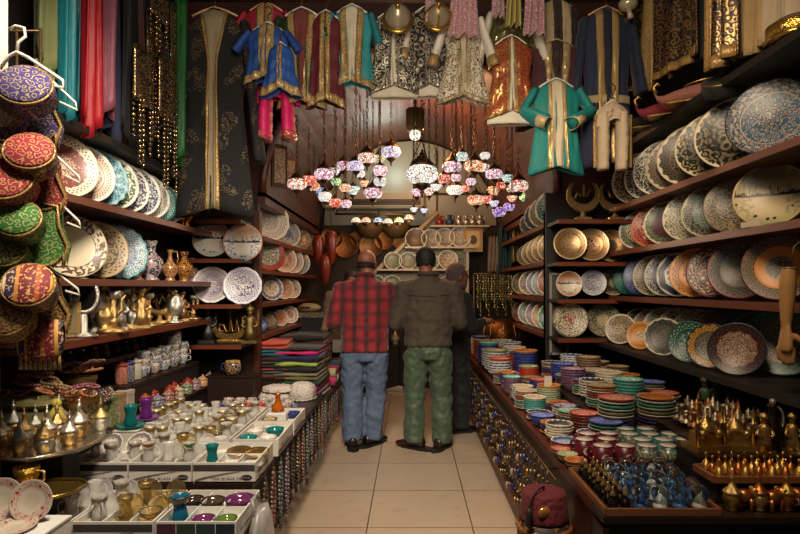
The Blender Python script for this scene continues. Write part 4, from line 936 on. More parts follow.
o=thing('clothes_rail','dark rail along the left wall for scarves and coin belts','rail',(-1.61,3.2,3.36)); part('bar',MB().tube([(0,-1.2,0),(0,.6,0)],.014,8),BRASSD,o); part('bracket',MB().tube([(0,-.8,0),(0,-.8,.9)],.01,6),BRASSD,o); part('bracket',MB().tube([(0,.4,0),(0,.4,.9)],.01,6),BRASSD,o)
def coinbelt(label,px0,px1,py0,py1,X,mat,sash):
    Y0,Y1=YX(px0,X),YX(px1,X); Ym=(Y0+Y1)/2; w=abs(Y1-Y0); zt=H+(CY-py0)*Ym/F; h=(py1-py0)*Ym/F
    o=thing('coin_belt',label,'belt',(X,Ym,3.33)); z0=zt-3.33
    def fn(u,v): return (.02*math.sin(u*9),(u-.5)*w,z0-v*h*.55-.05*(u-.5)**2)
    part('beaded_band',MB().grid(fn,14,8),mat,o,solid=.012)
    part('sash',MB().tube([(0,-w*.2,0),(0,-w*.1,z0*.5),(0,0,z0-.01)],[.012,.02,.03],8,flat=.5),sash,o)
    for k in range(7):
        y=(k/6-.5)*w*.95; L=h*(.45+.12*((k*5)%3)); m=MB(); nb=max(4,int(L/.028))
        for q in range(nb): m.ball((.02*math.sin((k/6)*9),y+.004*math.sin(q*2),z0-h*.5-q*L/nb),(.012,.012,.013),6,5)
        part('coin_fringe',m,mat,o)
    part('hook',MB().tube([(0,0,-.01),(0,0,.03)],.005,5),BRASSD,o)
coinbelt('black belt with a dense gold coin net, left of the coin belts',133,150,48,150,-1.54,COIN,cloth('3c1014'))
coinbelt('dark red belt with gold coin fringe, in the middle of the coin belts',146,162,16,120,-1.57,COIN2,cloth('7a6030'))
coinbelt('black coin belt with hanging gold bead tails, right of the dark red one',158,174,58,170,-1.54,COIN,cloth('141a2a'))
coinbelt('upper coin belt with gold and ochre sashes',150,166,-10,44,-1.50,COIN,cloth('a8743a'))
coinbelt('green coin belt with bright green silk tail',170,187,10,168,-1.55,COIN3,cloth('3a5a24'))
scarf('bright green silk tassel scarf at the right end of the coin belts',178,183,160,-1.53,satin('14521e',.5))
# ---------------- left front: embroidered caps and vests on hangers
def cap(label,px,py,Y,R_,top,side,nrm,edge=GOLDT,hh=.075):
    c=W(px,py,Y); o=thing('embroidered_hat',label,'hat',c,face(nrm))
    part('crown',MB().lathe([(0,.012),(R_*.9,.008),(R_*.985,-.004)],36),top,o)
    part('side_band',MB().lathe([(R_*.985,-.004),(R_*1.0,-.012),(R_*1.03,-hh),(R_*.97,-hh),(R_*.9,-.03),(0,-.03)],36),side,o)
    part('piping',MB().tube([(R_*.985*math.cos(k*PI/18),R_*.985*math.sin(k*PI/18),-.004) for k in range(36)],.0045,6,True),edge,o); return o
def vestlet(label,px,py,Y,w,h,mat,edge,roll,flip=1,hang=True,yaw=.25):
    """small curved bolero front: rounded outer corner, hollow inner edge"""
    c=W(px,py,Y); o=thing('embroidered_vest',label,'vest',c,(0,roll,yaw))
    P=[(-.48,.5),(.1,.5),(.22,.2),(.5,-.1),(.5,-.42)]+[(.5*math.cos(a)*1.0-.02,-.12-.38*math.sin(a)) for a in [PI*i/10 for i in range(1,10)]]+[(-.5,-.1)]
    P=[(flip*x*w,z*h) for x,z in P]
    if flip<0: P=P[::-1]
    b=part('front',MB().prism(P,.018),mat,o,bev=.004)
    part('border',MB().tube([(x,-.012,z) for x,z in P],.006,6,True),edge,o)
    part('back',MB().prism([(x*.9,z*.95) for x,z in P],.012,Matrix.Translation((0,.05,0))),mat,o)
    if hang:
        part('hanger',MB().tube([(-w*.45,.025,h*.44),(0,.025,h*.6),(w*.55,.025,h*.34),(w*.62,.025,h*.24),(w*.3,.025,h*.28)],.0045,8),HANGP,o)
    return o
Y1=1.98
PUR=brocade('3c2e70','b09868',44,.19,.85,.15); REDB=brocade('8c1830','c89050',44,.2,.85,.15); GRNB=brocade('2a6a20','a8a868',42,.19,.85,.15); MIX=brocade('4a2a1c','b89048',44,.42,.8,.3)
n=NT('striped_weave'); v=n.coord('Object'); X_=n.xyz(v); s_=n.m('FRACT',n.m('MULTIPLY',X_[0],5.6))
STR=n.fin(n.mix(n.m('GREATER_THAN',n.noise(v,90,2),.58),n.ramp(s_,[(0,hx('6a1c24')),(.12,hx('a84a24')),(.2,hx('7a1c28')),(.36,hx('c8943c')),(.42,hx('2c2040')),(.6,hx('d8c8a0')),(.65,hx('2c2448')),(.8,hx('b87a34')),(.86,hx('6a1a22'))]),hx('c89858')),.7)
vestlet('purple embroidered vest under the purple cap',34,112,2.06,.20,.24,PUR,GOLDT,.25)
cap('purple cap with a gold flower on its crown, at the upper left',24,84,1.9,.083,PUR,PUR,(.35,-1,.5))
part('hanger',MB().tube([(.02,0,.0),(-.03,0,.05),(0,0,.11),(.05,0,.06)],.006,8),HANGP,None) if False else None
o=thing('coat_hanger','cream plastic coat hanger behind the purple cap, hook visible','hanger',W(17,52,2.0))
part('shoulder_bar',MB().tube([(-.06,0,-.06),(-.03,0,-.015),(0,0,0),(.04,0,-.02),(.16,0,-.10),(.165,0,-.125),(.1,0,-.115)],.006,8),HANGP,o); part('hook',MB().tube([(0,0,0),(.005,0,.035),(.03,0,.055),(.025,0,.085),(-.005,0,.092),(-.025,0,.08)],.005,8),HANGP,o)
cap('cream and gold cap cut by the left picture edge, beside the purple vest',-1,108,1.92,.07,brocade('a08a68','e0c898',40,.4),PUR,(.4,-1,.4))
vestlet('crimson embroidered vest under the crimson cap',43,184,2.03,.17,.19,REDB,GOLDT,.3)
cap('crimson cap with gold embroidery, on the left wall',29,150,1.9,.075,REDB,brocade('5a1420','c89858',40,.35),(.4,-1,.55))
cap('crimson cap cut by the left picture edge',3,176,1.88,.088,REDB,REDB,(.35,-1,.5))
vestlet('dark crimson vest behind the crimson caps',18,203,2.08,.22,.1,brocade('4a0f24','8a3044',30,.3),GOLDT,.1,hang=False)
vestlet('green embroidered vest with pointed front',47,236,2.03,.15,.22,GRNB,GOLDT,.2)
cap('green cap with gold curls, on the left wall',17,217,1.9,.07,GRNB,brocade('16380f','a8a060',40,.35),(.4,-1,.5))
cap('green and gold cap at the left picture edge under the green cap',5,249,1.92,.062,brocade('2a4a1c','b8a868',40,.4),GRNB,(.35,-1,.5))
vestlet('bright green satin bolero below the green cap',30,257,2.07,.16,.07,satin('2a8a1c',.35),GOLDT,.1,hang=False)
vestlet('red and gold woven vest under the striped cap',47,306,2.03,.15,.21,MIX,GOLDT,.12)
cap('striped woven cap in red, navy and gold',28,284,1.9,.078,STR,brocade('2a1418','a87a44',40,.35),(.4,-1,.5))
cap('gold woven cap with red spots at the lower left picture edge',5,313,1.9,.078,brocade('6a3a24','c8a868',40,.5),MIX,(.35,-1,.5))
o=thing('woven_bag','dark striped woven shoulder bag with gold fringe below the woven vest','bag',W(40,325,2.04))
part('pouch',MB().loft([[(w*math.cos(t*PI/8),.035*math.sin(t*PI/8),z) for t in range(16)] for w,z in ((.085,.02),(.09,-.05),(.08,-.10),(.05,-.125))]),STR,o)
for k in range(9): part('fringe',MB().tube([(-.07+k*.0175,0,-.10),(-.07+k*.0175,0,-.16)],[.004,.007],5),GOLDT,o)
part('strap',MB().tube([(-.08,0,.02),(-.06,.0,.14),(.05,0,.15),(.08,0,.02)],.006,6),GOLDT,o)
# ---------------- right: robes, trousers and the row of slippers and caps on the ledge
XR=1.66
def rscarf(label,px0,px1,py0,py1,X,mat,cat,name,edge=None,skew=0.0,lean=0.0):
    Y0,Y1=YX(px0,X),YX(px1,X); Ym=(Y0+Y1)/2; w=Y0-Y1; z0=3.34; zb=H+(CY-py1)*Ym/F; h=z0-zb
    o=thing(name,label,cat,(X,Ym,z0)); ph=RND.uniform(0,6)
    def P(u,v,off=0): return (-.03*math.sin(u*9+ph)-.015*math.sin(u*23+v*2)-off,(.5-u)*w*(.7+.3*v)+skew*v*v,-v*h+lean*(u-.5)*v)
    part('cloth',MB().grid(P,20,18),mat,o,solid=.01)
    if edge:
        part('front_border',MB().grid(lambda u,v:P(u*.16,v,.012),4,18),edge,o,solid=.004)
        part('hem_border',MB().grid(lambda u,v:P(u,.93+.07*v,.012),20,2),edge,o,solid=.004)
    part('hook',MB().tube([(0,0,-.01),(0,0,.05)],.005,5),BRASSD,o); return o
BGR=brocade('120c0a','a07c48',20,.30,.5,.6); BGR2=brocade('240c10','a8824c',22,.34,.5,.6)
o=thing('clothes_rail','dark rail along the right wall for black and gold robes','rail',(1.66,3.1,3.38)); part('bar',MB().tube([(0,-1.0,0),(0,.9,0)],.014,8),BRASSD,o)
for y in (-.7,.6): part('bracket',MB().tube([(0,y,0),(0,y,.88)],.01,6),BRASSD,o)
rscarf('black robe with gold scrolls, farthest on the right wall',626,650,0,86,1.62,BGR,'robe','robe',GOLDT)
rscarf('dark red and black robe with gold braid on the right wall',645,675,0,82,1.60,BGR2,'robe','robe',GOLDT)
rscarf('black robe with bands of gold chevrons on the right wall',668,702,0,66,1.58,brocade('140e0c','a8844c',26,.36,.5,.6),'robe','robe',GOLDT)
rscarf('black velvet robe behind the gold-framed one on the right wall',695,716,0,60,1.66,cloth('120a0a'),'robe','robe')
rscarf('dark robe with a gold framed floral panel next to the trousers',712,737,0,64,1.56,brocade('1c0c0c','b08a54',30,.34,.5,.6),'robe','robe',GOLDT)
TR=cloth('a08458')
for i,(a,b,c,t) in enumerate(((735,752,56,'tan pleated trousers, left of three pairs on the right wall'),(752,770,50,'tan pleated trousers in the middle of three pairs'),(771,800,34,'pale beige trousers at the right of three pairs'))):
    rscarf(t,a,b,0,c,1.66,TR if i<2 else cloth('a89880'),'trousers','trousers')
# small pompom cap above the navy robe
o=thing('pompom_cap','white and gold tasselled cap hanging above the navy robe','cap',GP(628,4,3.7)); part('crown',MB().ball((0,0,0),(.06,.06,.045)),brocade('a89a78','e8d8b0',60,.5,.5,.5),o); part('tassel',MB().tube([(0,0,-.02),(.01,-.02,-.1)],[.012,.02],8),brocade('a89a78','e8d8b0',60,.5,.5,.5),o); part('hook',MB().tube([(0,0,.04),(0,0,.12)],.004,5),BRASSD,o)
def slipper(label,px,py,Y,L,body,rim,yaw,s=1.0):
    """curl-toed slipper, toe along local +x"""
    X=1.63; c=Vector((X,Y,RZ['D']+.004)); o=thing('curled_slipper',label,'slipper',c,(0,0,yaw))
    rings=[]
    for x,w,h,zb in ((-.5,.10,.30,.0),(-.42,.17,.34,0),(-.2,.19,.30,0),(.05,.2,.26,0),(.25,.17,.22,0),(.42,.09,.16,.02),(.52,.05,.10,.10),(.56,.03,.07,.2)):
        rings.append([(x*L,w*L*math.cos(t*PI/8),(zb+h*.5)*L+h*.5*L*math.sin(t*PI/8)) for t in range(16)])
    part('upper',MB().loft(rings),body,o)
    part('sole',MB().box((-.05*L,0,.012*L),(.85*L,.3*L,.03*L),None,.03*L),rim,o)
    part('opening_trim',MB().tube([(-.18*L+.26*L*math.cos(t*PI/10),.14*L*math.sin(t*PI/10),.31*L+.03*L*math.cos(t*PI/10)*-1) for t in range(20)],.018*L,6,True),rim,o)
    part('insole',MB().lathe([(0,.0),(.13*L,.0)],18,Matrix.Translation((-.18*L,0,.315*L))@Matrix.Diagonal((1.7,1,1,1))),plain('0e0a09'),o)
    part('toe_curl',MB().tube([(.54*L,0,.25*L),(.58*L,0,.36*L),(.52*L,0,.42*L),(.47*L,0,.37*L)],[.035*L,.03*L,.02*L,.012*L],8),rim,o)
SG=metal('b8924e',.35,.3,80)
YS=lambda px:YX(px,1.63)
slipper('black curled slipper with gold trim, farthest on the ledge',632,110,YS(632),.38,cloth('120e0c'),SG,2.6)
slipper('black curled slipper with gold trim and a red lining, second on the ledge',652,104,YS(652),.36,cloth('1a100e'),SG,2.6)
slipper('red velvet curled slipper with gold trim on the ledge',670,98,YS(670),.36,cloth('7a1420'),SG,2.6)
slipper('dusty pink slipper with gold braid on the ledge',692,96,YS(690),.34,cloth('8a5444'),SG,2.6)
cap('black cap with a twisted cord rim on the right ledge',722,80,3.0,.10,cloth('120c0b'),cloth('120c0b'),(-.3,-.5,1),SG)
o=thing('gilded_crown_cap','large polished gold crown-like cap at the end of the right ledge','cap',(1.70,2.50,RZ['D']+.005),0,None,.8); part('side_band',MB().lathe([(.12,0),(.15,.01),(.155,.09),(.14,.10),(.13,.1),(.12,.02)],32),metal('c8a04c',.22,.5,40),o); part('crown',MB().lathe([(.135,.09),(.11,.12),(.05,.135),(0,.137)],32),cloth('1c1410'),o); part('rolled_rim',MB().tube([(.15*math.cos(k*PI/16),.15*math.sin(k*PI/16),.014) for k in range(32)],.014,8,True),metal('c8a04c',.22),o)
# ================================================================= people
_tex=bpy.data.textures.new('folds','CLOUDS'); _tex.noise_scale=.11; _tex.noise_depth=2
_tex2=bpy.data.textures.new('creases','CLOUDS'); _tex2.noise_scale=.05; _tex2.noise_depth=1
def skinned(name,mb,mat,parent,voxel=.012,sm=6,disp=0,disp2=0,label=None):
    """fuse overlapping closed volumes into one continuous smooth surface"""
    me=mb.mesh(name+'_rough',[mat]); t=bpy.data.objects.new(name+'_rough',me); COL.objects.link(t)
    r=t.modifiers.new('r','REMESH'); r.mode='VOXEL'; r.voxel_size=voxel
    s=t.modifiers.new('s','SMOOTH'); s.factor=.5; s.iterations=sm
    for d,tx in ((disp,_tex),(disp2,_tex2)):
        if d: x=t.modifiers.new('d','DISPLACE'); x.texture=tx; x.strength=d; x.mid_level=.5; x.texture_coords='GLOBAL'
    dg=bpy.context.evaluated_depsgraph_get(); m2=bpy.data.meshes.new_from_object(t.evaluated_get(dg)); m2.name=name
    bpy.data.objects.remove(t); bpy.data.meshes.remove(me)
    m2.materials.clear(); m2.materials.append(mat)
    m2.polygons.foreach_set('use_smooth',[True]*len(m2.polygons))
    o=bpy.data.objects.new(name,m2); _reg(o,parent)
    if label: o['label']=label
    return o
def ell(rings,n=20):
    return [[(cx+rx*math.cos(2*PI*k/n),cy+ry*math.sin(2*PI*k/n),z) for k in range(n)] for cx,cy,z,rx,ry in rings]
def V(*a): return Vector(a)
def hand(m,wrist,d,side,palm_n,s=1.0,curl=.5):
    """palm + five bent fingers; d = pointing direction, side = thumb side"""
    d=Vector(d).normalized(); n=Vector(palm_n).normalized(); t=d.cross(n).normalized()*(1 if Vector(side).dot(d.cross(n))>0 else -1); n=n
    w=Vector(wrist)
    m.tube([w-d*.02,w+d*.03*s,w+d*.07*s,w+d*.095*s],[.024*s,.034*s,.04*s,.034*s],12,flat=.55)
    for i,(off,L) in enumerate(((.029,.072),(.0105,.082),(-.009,.076),(-.027,.058))):
        b=w+d*.08*s+t*off*s; p=[b]; a=0
        for q in range(3):
            a+=curl*(.5+.25*q); p.append(p[-1]+(d*math.cos(a)+n*math.sin(a))*L*s*(.42,.33,.25)[q])
        m.tube(p,[.0095*s,.009*s,.0085*s,.0075*s],8)
    b=w+d*.025*s+t*.03*s; m.tube([b,b+(d*.6+t*.7+n*.2)*.035*s,b+(d*.95+t*.6+n*.5)*.06*s,b+(d*1.2+t*.45+n*.7)*.075*s],[.014*s,.0125*s,.0105*s,.008*s],8)
def head_mb(m,c,yaw=0,pitch=0,s=1.0):
    M=Matrix.Translation(c)@Matrix.Rotation(yaw,4,'Z')@Matrix.Rotation(pitch,4,'X')@Matrix.Scale(s,4)
    m.ball((0,-.012,.03),(.076,.094,.088),24,16,M)           # skull (face looks to +y)
    m.ball((0,.02,-.035),(.062,.072,.082),20,14,M)           # face / jaw
    m.ball((0,.055,-.085),(.034,.035,.026),14,10,M)          # chin
    m.tube([M@V(0,.088,.012),M@V(0,.108,-.022),M@V(0,.100,-.032)],[.010,.015,.012],10)
    for sx in (-1,1):
        m.ball((sx*.077,-.005,-.012),(.011,.022,.032),12,8,M); m.ball((sx*.03,.074,.024),(.024,.014,.008),10,6,M); m.ball((sx*.036,.066,-.03),(.022,.02,.02),10,8,M)
    m.ball((0,.086,-.058),(.022,.01,.008),10,6,M)
    return M
SKIN=plain('9a6248',.5,0,.2,0,18,Subsurface_Weight=.1)
SKIN2=plain('8a5840',.5,0,.2,0,18,Subsurface_Weight=.1)
def shoe(o,c,yaw,mat,sole,L=.285):
    M=Matrix.Translation(c)@Matrix.Rotation(yaw,4,'Z')
    rings=[]
    for y,w,h,z0 in ((-.10,.022,.05,.02),(-.095,.036,.085,.012),(-.04,.042,.095,.01),(.02,.044,.078,.01),(.08,.05,.058,.01),(.13,.046,.046,.01),(.165,.03,.034,.012),(.182,.012,.02,.018)):
        rings.append([(w*math.cos(t*PI/8),y,z0+h*.5+h*.5*math.sin(t*PI/8)) for t in range(16)])
    m=MB().loft([[ (p[0],p[1],p[2]) for p in r] for r in rings],M); s=part('shoe',m,mat,o)
    k=MB(); pl=[(-.044*1,-.1),(-.047,.02),(-.052,.09),(-.044,.15),(0,.19),(.044,.15),(.052,.09),(.047,.02),(.044,-.1),(0,-.115)]
    k.prism([(x,y) for x,y in pl],.022,M@Matrix.Translation((0,0,.011))@Matrix.Rotation(PI/2,4,'X')@Matrix.Diagonal((1,1,1,1))); part('sole',k,sole,s); return s
def person(label,loc,yaw,sh,torso,hem,arms,legs,top_mat,leg_mat,shoe_mat,head,neck_z=1.44,short_sleeve=None,skin=SKIN,collar=True,fold=.018):
    """sh: shoulder half width; torso: [(cx,cy,z,rx,ry)] up; arms: two [shoulder, elbow, wrist, hand_dir, palm_n]; legs: two [hip, knee, ankle, toe_yaw]"""
    o=thing('person',label,'person',loc,(0,0,yaw))
    b=MB(); b.loft(ell([(cx,cy,z,rx*.88,ry*.86) for cx,cy,z,rx,ry in torso]))
    hc,hy,hp=head; nb=V(torso[-1][0],torso[-1][1]-.0,torso[-1][2]-.05)
    b.tube([nb,V(hc[0],hc[1]-.025,hc[2]-.12),V(hc[0],hc[1]-.015,hc[2]-.03)],[.068,.06,.058],14)
    HM=head_mb(b,V(*hc),hy,hp)
    for s,e,w,d,n in arms:
        s,e,w=V(*s),V(*e),V(*w); b.tube([s,s.lerp(e,.5),e],[.05,.045,.038],12); b.tube([e,e.lerp(w,.35),w],[.037,.04,.027],12); b.ball(e,.038)
        hand(b,w,d,(0,0,1),n)
    for h,k,a,ty in legs:
        h,k,a=V(*h),V(*k),V(*a); b.tube([h,h.lerp(k,.5),k],[.085,.07,.052],12); b.tube([k,k.lerp(a,.35),a],[.05,.05,.035],12); b.ball(k,.05)
        b.tube([a,a+V(-math.sin(ty)*.07,math.cos(ty)*.07,-.04)],[.036,.03],10)
    skinned('body',b,skin,o,.010,4)
    t=MB(); tt=[r for r in torso if r[2]>=hem-.001]; t.loft(ell([(tt[0][0],tt[0][1],hem,tt[0][3]*1.02,tt[0][4]*1.02)]+tt+[(torso[-1][0],torso[-1][1],torso[-1][2]+.012,torso[-1][3]*.9,torso[-1][4]*.9)]))
    for s,e,w,d,n in arms:
        s,e,w=V(*s),V(*e),V(*w); t.ball(s,.075); t.tube([s+ (V(torso[-3][0],0,s.z)-s)*.35,s,s.lerp(e,.5),e],[.085,.08,.07,.062],14); t.ball(e,.061)
        q=e.lerp(w,short_sleeve if short_sleeve else .97); t.tube([e,q],[.06,.056 if short_sleeve else .042],14)
    sh_=skinned('shirt',t,top_mat,o,.012,5,fold,.016)
    if collar:
        cz=torso[-1]; part('collar',MB().tube([(cz[0]+.075*math.cos(q*PI/9),cz[1]+.068*math.sin(q*PI/9),cz[2]+.012+.012*(math.sin(q*PI/9)<0)) for q in range(18)],.019,8,True),top_mat,sh_)
    l=MB(); hipz=legs[0][0][2]
    l.loft(ell([(0,0,hipz-.06,.165,.125),(0,0,hipz+.0,.18,.135),(0,0,hem+.04,torso[0][3]*.93,torso[0][4]*.93)]))
    for h,k,a,ty in legs:
        h,k,a=V(*h),V(*k),V(*a); l.tube([h,h.lerp(k,.5),k],[.108,.100,.090],16); l.tube([k,k.lerp(a,.45),a+V(0,.0,-.02)],[.09,.088,.088],16); l.ball(k,.088)
    skinned('trousers',l,leg_mat,o,.012,5,.03,.022)
    for h,k,a,ty in legs: shoe(o,V(a[0],a[1],0),ty,shoe_mat,plain('0c0a09',.6))
    return o,HM
def hair_cap(o,HM,mat,zmin=-.03,full=True,name='hair'):
    """hair shell around the skull; bald crown when full is False"""
    m=MB(); vs=[]; 
    def fn(u,v):
        a=2*PI*u; f_=max(0,math.sin(a)); z0=(-.040+.125*f_**.7+.006*math.sin(a*9)) if full else (-.042+.06*f_); top=.125 if full else max(-.002,z0+.004)
        z=z0+(top-z0)*v; k=max(0,1-((z-.03)/.098)**2)**.5
        if z<.0: k=max(k,.90+.3*z)
        return (.083*k*math.cos(a),-.014+.102*k*math.sin(a)-.0,z)
    m.grid(lambda u,v:HM@V(*fn(u,v)),28,12,wrap=True); return part(name,m,mat,o,solid=.01)
# plaid cloth
n=NT('red_plaid'); v=n.coord('Object'); X_=n.xyz(v); nz=n.noise(v,7,3)
xs=n.m('ADD',X_[0],n.m('MULTIPLY',nz,.014)); zs=n.m('ADD',X_[2],n.m('MULTIPLY',nz,.014))
a=n.m('POWER',n.m('MULTIPLY_ADD',n.m('SINE',n.m('MULTIPLY',xs,62.0)),.5,.5),1.6); b=n.m('POWER',n.m('MULTIPLY_ADD',n.m('SINE',n.m('MULTIPLY',zs,56.0)),.5,.5),2.2)
t1=n.m('GREATER_THAN',n.m('SINE',n.m('MULTIPLY',xs,124.0)),.96)
col=n.mix(n.m('MULTIPLY',a,.85),hx('8a1420'),hx('1c070a')); col=n.mix(n.m('MULTIPLY',b,.6),col,hx('1e080c')); col=n.mix(n.m('MULTIPLY',t1,.5),col,hx('3a0a10'))
PLAID=n.fin(col,.8,0,Sheen_Weight=.2)
n=NT('denim'); v=n.coord('Object'); f=n.noise(v,7,4); w=n.noise(v,220,2)
col=n.mix(f,hx('445470'),hx('5c6c84')); col=n.mix(n.m('MULTIPLY',w,.4),col,hx('3a465c')); DENIM=n.fin(col,.85)
OLIVE=cloth('443a2e',.8,.2,6,.35); GREENP=cloth('425442',.6,.3,5,.35); DARKC=cloth('17171c',.85,.2,6,.4)
BLKL=plain('14100e',.35)
Y_=4.93; X1=(364.5-CX)*Y_/F
o,HM=person('bald man in a red and black plaid shirt and blue jeans seen from behind',(X1,Y_,0),.06,.24,
 [(0,0,.80,.205,.135),(0,0,.92,.205,.14),(0,0,1.04,.205,.145),(0,0,1.18,.215,.14),(0,-.005,1.30,.225,.13),(0,-.01,1.37,.205,.11),(0,-.01,1.425,.12,.085),(0,-.005,1.455,.075,.07)],.81,
 [((-.205,-.01,1.345),(-.275,-.03,1.07),(-.17,.2,1.06),(.25,1,.1),(.6,.1,-.6)),((.205,-.01,1.345),(.248,.0,1.09),(.15,.21,1.12),(-.3,1,.15),(-.6,.1,-.6))],
 [((-.098,0,.80),(-.105,.02,.46),(-.105,-.03,.075),.12),((.098,0,.80),(.10,.03,.46),(.07,.02,.075),-.75)],
 PLAID,DENIM,BLKL,((.02,.03,1.575),-.25,-.12),short_sleeve=.35)
hair_cap(o,HM,plain('1c120e',.8),full=False)
Y2=4.86; X2=(428-CX)*Y2/F
o,HM=person('dark-haired man in an olive brown shirt and green trousers seen from behind',(X2,Y2,0),-.05,.24,
 [(0,0,.86,.20,.135),(0,0,.96,.205,.14),(0,0,1.08,.21,.145),(0,0,1.2,.222,.142),(0,-.005,1.31,.235,.13),(0,-.01,1.38,.215,.11),(0,-.01,1.43,.125,.085),(0,-.005,1.46,.075,.07)],.865,
 [((-.215,-.01,1.35),(-.268,-.02,1.06),(-.20,.2,.98),(.2,1,-.1),(.6,.1,-.6)),((.215,-.01,1.35),(.275,.0,1.06),(.18,.22,1.02),(-.3,1,.05),(-.6,.1,-.6))],
 [((-.098,0,.82),(-.115,.015,.46),(-.12,-.02,.075),1.05),((.098,0,.82),(.115,.02,.46),(.12,.0,.075),-.45)],
 OLIVE,GREENP,plain('2a1a14',.35),((-.02,.02,1.585),.08,-.15),fold=.022)
hair_cap(o,HM,plain('15100e',.7),full=True)
sh=[c for c in KIDS[o.name] if c.name.startswith('shirt')][0]
part('yoke_seam',MB().tube([(x,-.142+abs(x)*.16,1.315-.02*math.cos(x*8)) for x in [-.17+.34*i/14 for i in range(15)]],.0035,5),OLIVE,sh)
Y3=5.45; X3=(455-CX)*Y3/F
o,HM=person('shopper in dark coat and mauve-grey knit cap turned to the right',(X3,Y3,0),-1.25,.2,
 [(0,0,.72,.2,.15),(0,0,.9,.19,.145),(0,0,1.05,.185,.14),(0,0,1.17,.195,.135),(0,0,1.25,.19,.12),(0,0,1.31,.165,.1),(0,0,1.355,.10,.08),(0,0,1.38,.07,.065)],.73,
 [((-.175,0,1.27),(-.215,.06,1.0),(-.1,.25,1.02),(.2,1,.1),(.6,.1,-.6)),((.175,0,1.27),(.215,.06,1.0),(.1,.25,1.04),(-.2,1,.1),(-.6,.1,-.6))],
 [((-.09,0,.76),(-.095,.02,.43),(-.095,-.02,.07),.1),((.09,0,.76),(.095,.02,.43),(.09,.02,.07),-.1)],
 DARKC,cloth('121216'),BLKL,((0,.03,1.475),.0,.1),skin=SKIN2)
hair_cap(o,HM,cloth('5c4c4c',.9,.4,20,.4),full=True,name='knit_cap')
part('eye',MB().ball(HM@V(-.03,.083,.008),.009,8,6),plain('120c0a',.2),o); part('eye',MB().ball(HM@V(.03,.083,.008),.009,8,6),plain('120c0a',.2),o)
part('scarf',MB().tube([(.09*math.cos(k*PI/8),.085*math.sin(k*PI/8),1.385) for k in range(16)],.03,8,True),cloth('6a4a44'),o)
Y4=6.6; X4=(346-CX)*Y4/F
o,HM=person('person in a beige jacket mostly hidden behind the plaid man, holding a white paper',(X4,Y4,0),PI-.2,.22,
 [(0,0,.80,.2,.14),(0,0,.95,.2,.14),(0,0,1.1,.2,.14),(0,0,1.22,.215,.135),(0,0,1.32,.22,.12),(0,0,1.38,.2,.105),(0,0,1.43,.11,.08),(0,0,1.455,.072,.068)],.81,
 [((-.2,0,1.34),(-.25,.02,1.05),(-.14,.22,1.0),(.2,1,-.2),(.6,.1,-.6)),((.2,0,1.34),(.25,.02,1.06),(.2,.24,.92),(.1,1,-.5),(-.6,.1,-.6))],
 [((-.095,0,.80),(-.1,.02,.45),(-.1,-.02,.075),.1),((.095,0,.80),(.1,.02,.45),(.1,.0,.075),-.1)],
 cloth('8a7458'),cloth('16161a'),BLKL,((-.085,.05,1.535),.3,-.3),skin=SKIN2); o.scale=(.94,)*3
hair_cap(o,HM,plain('241a14',.8),full=True)
for sx in (-.03,.03): part('eye',MB().ball(HM@V(sx,.083,.008),.009,8,6),plain('120c0a',.2),o)
p=W(337,346,6.25); o=solo('paper_sheet',MB().box((0,0,0),(.10,.004,.14)),plain('b8aea0',.7),'small white sheet of paper held at the left of the plaid man','paper',p,(.1,0,.15))
o=thing('sneaker','single white sneaker on the floor seen between the two men','shoe',W(396,393.5,7.33),1.2); shoe(o,V(0,0,0),0.0,plain('b8b0a8',.5),plain('d8d4cc',.5))
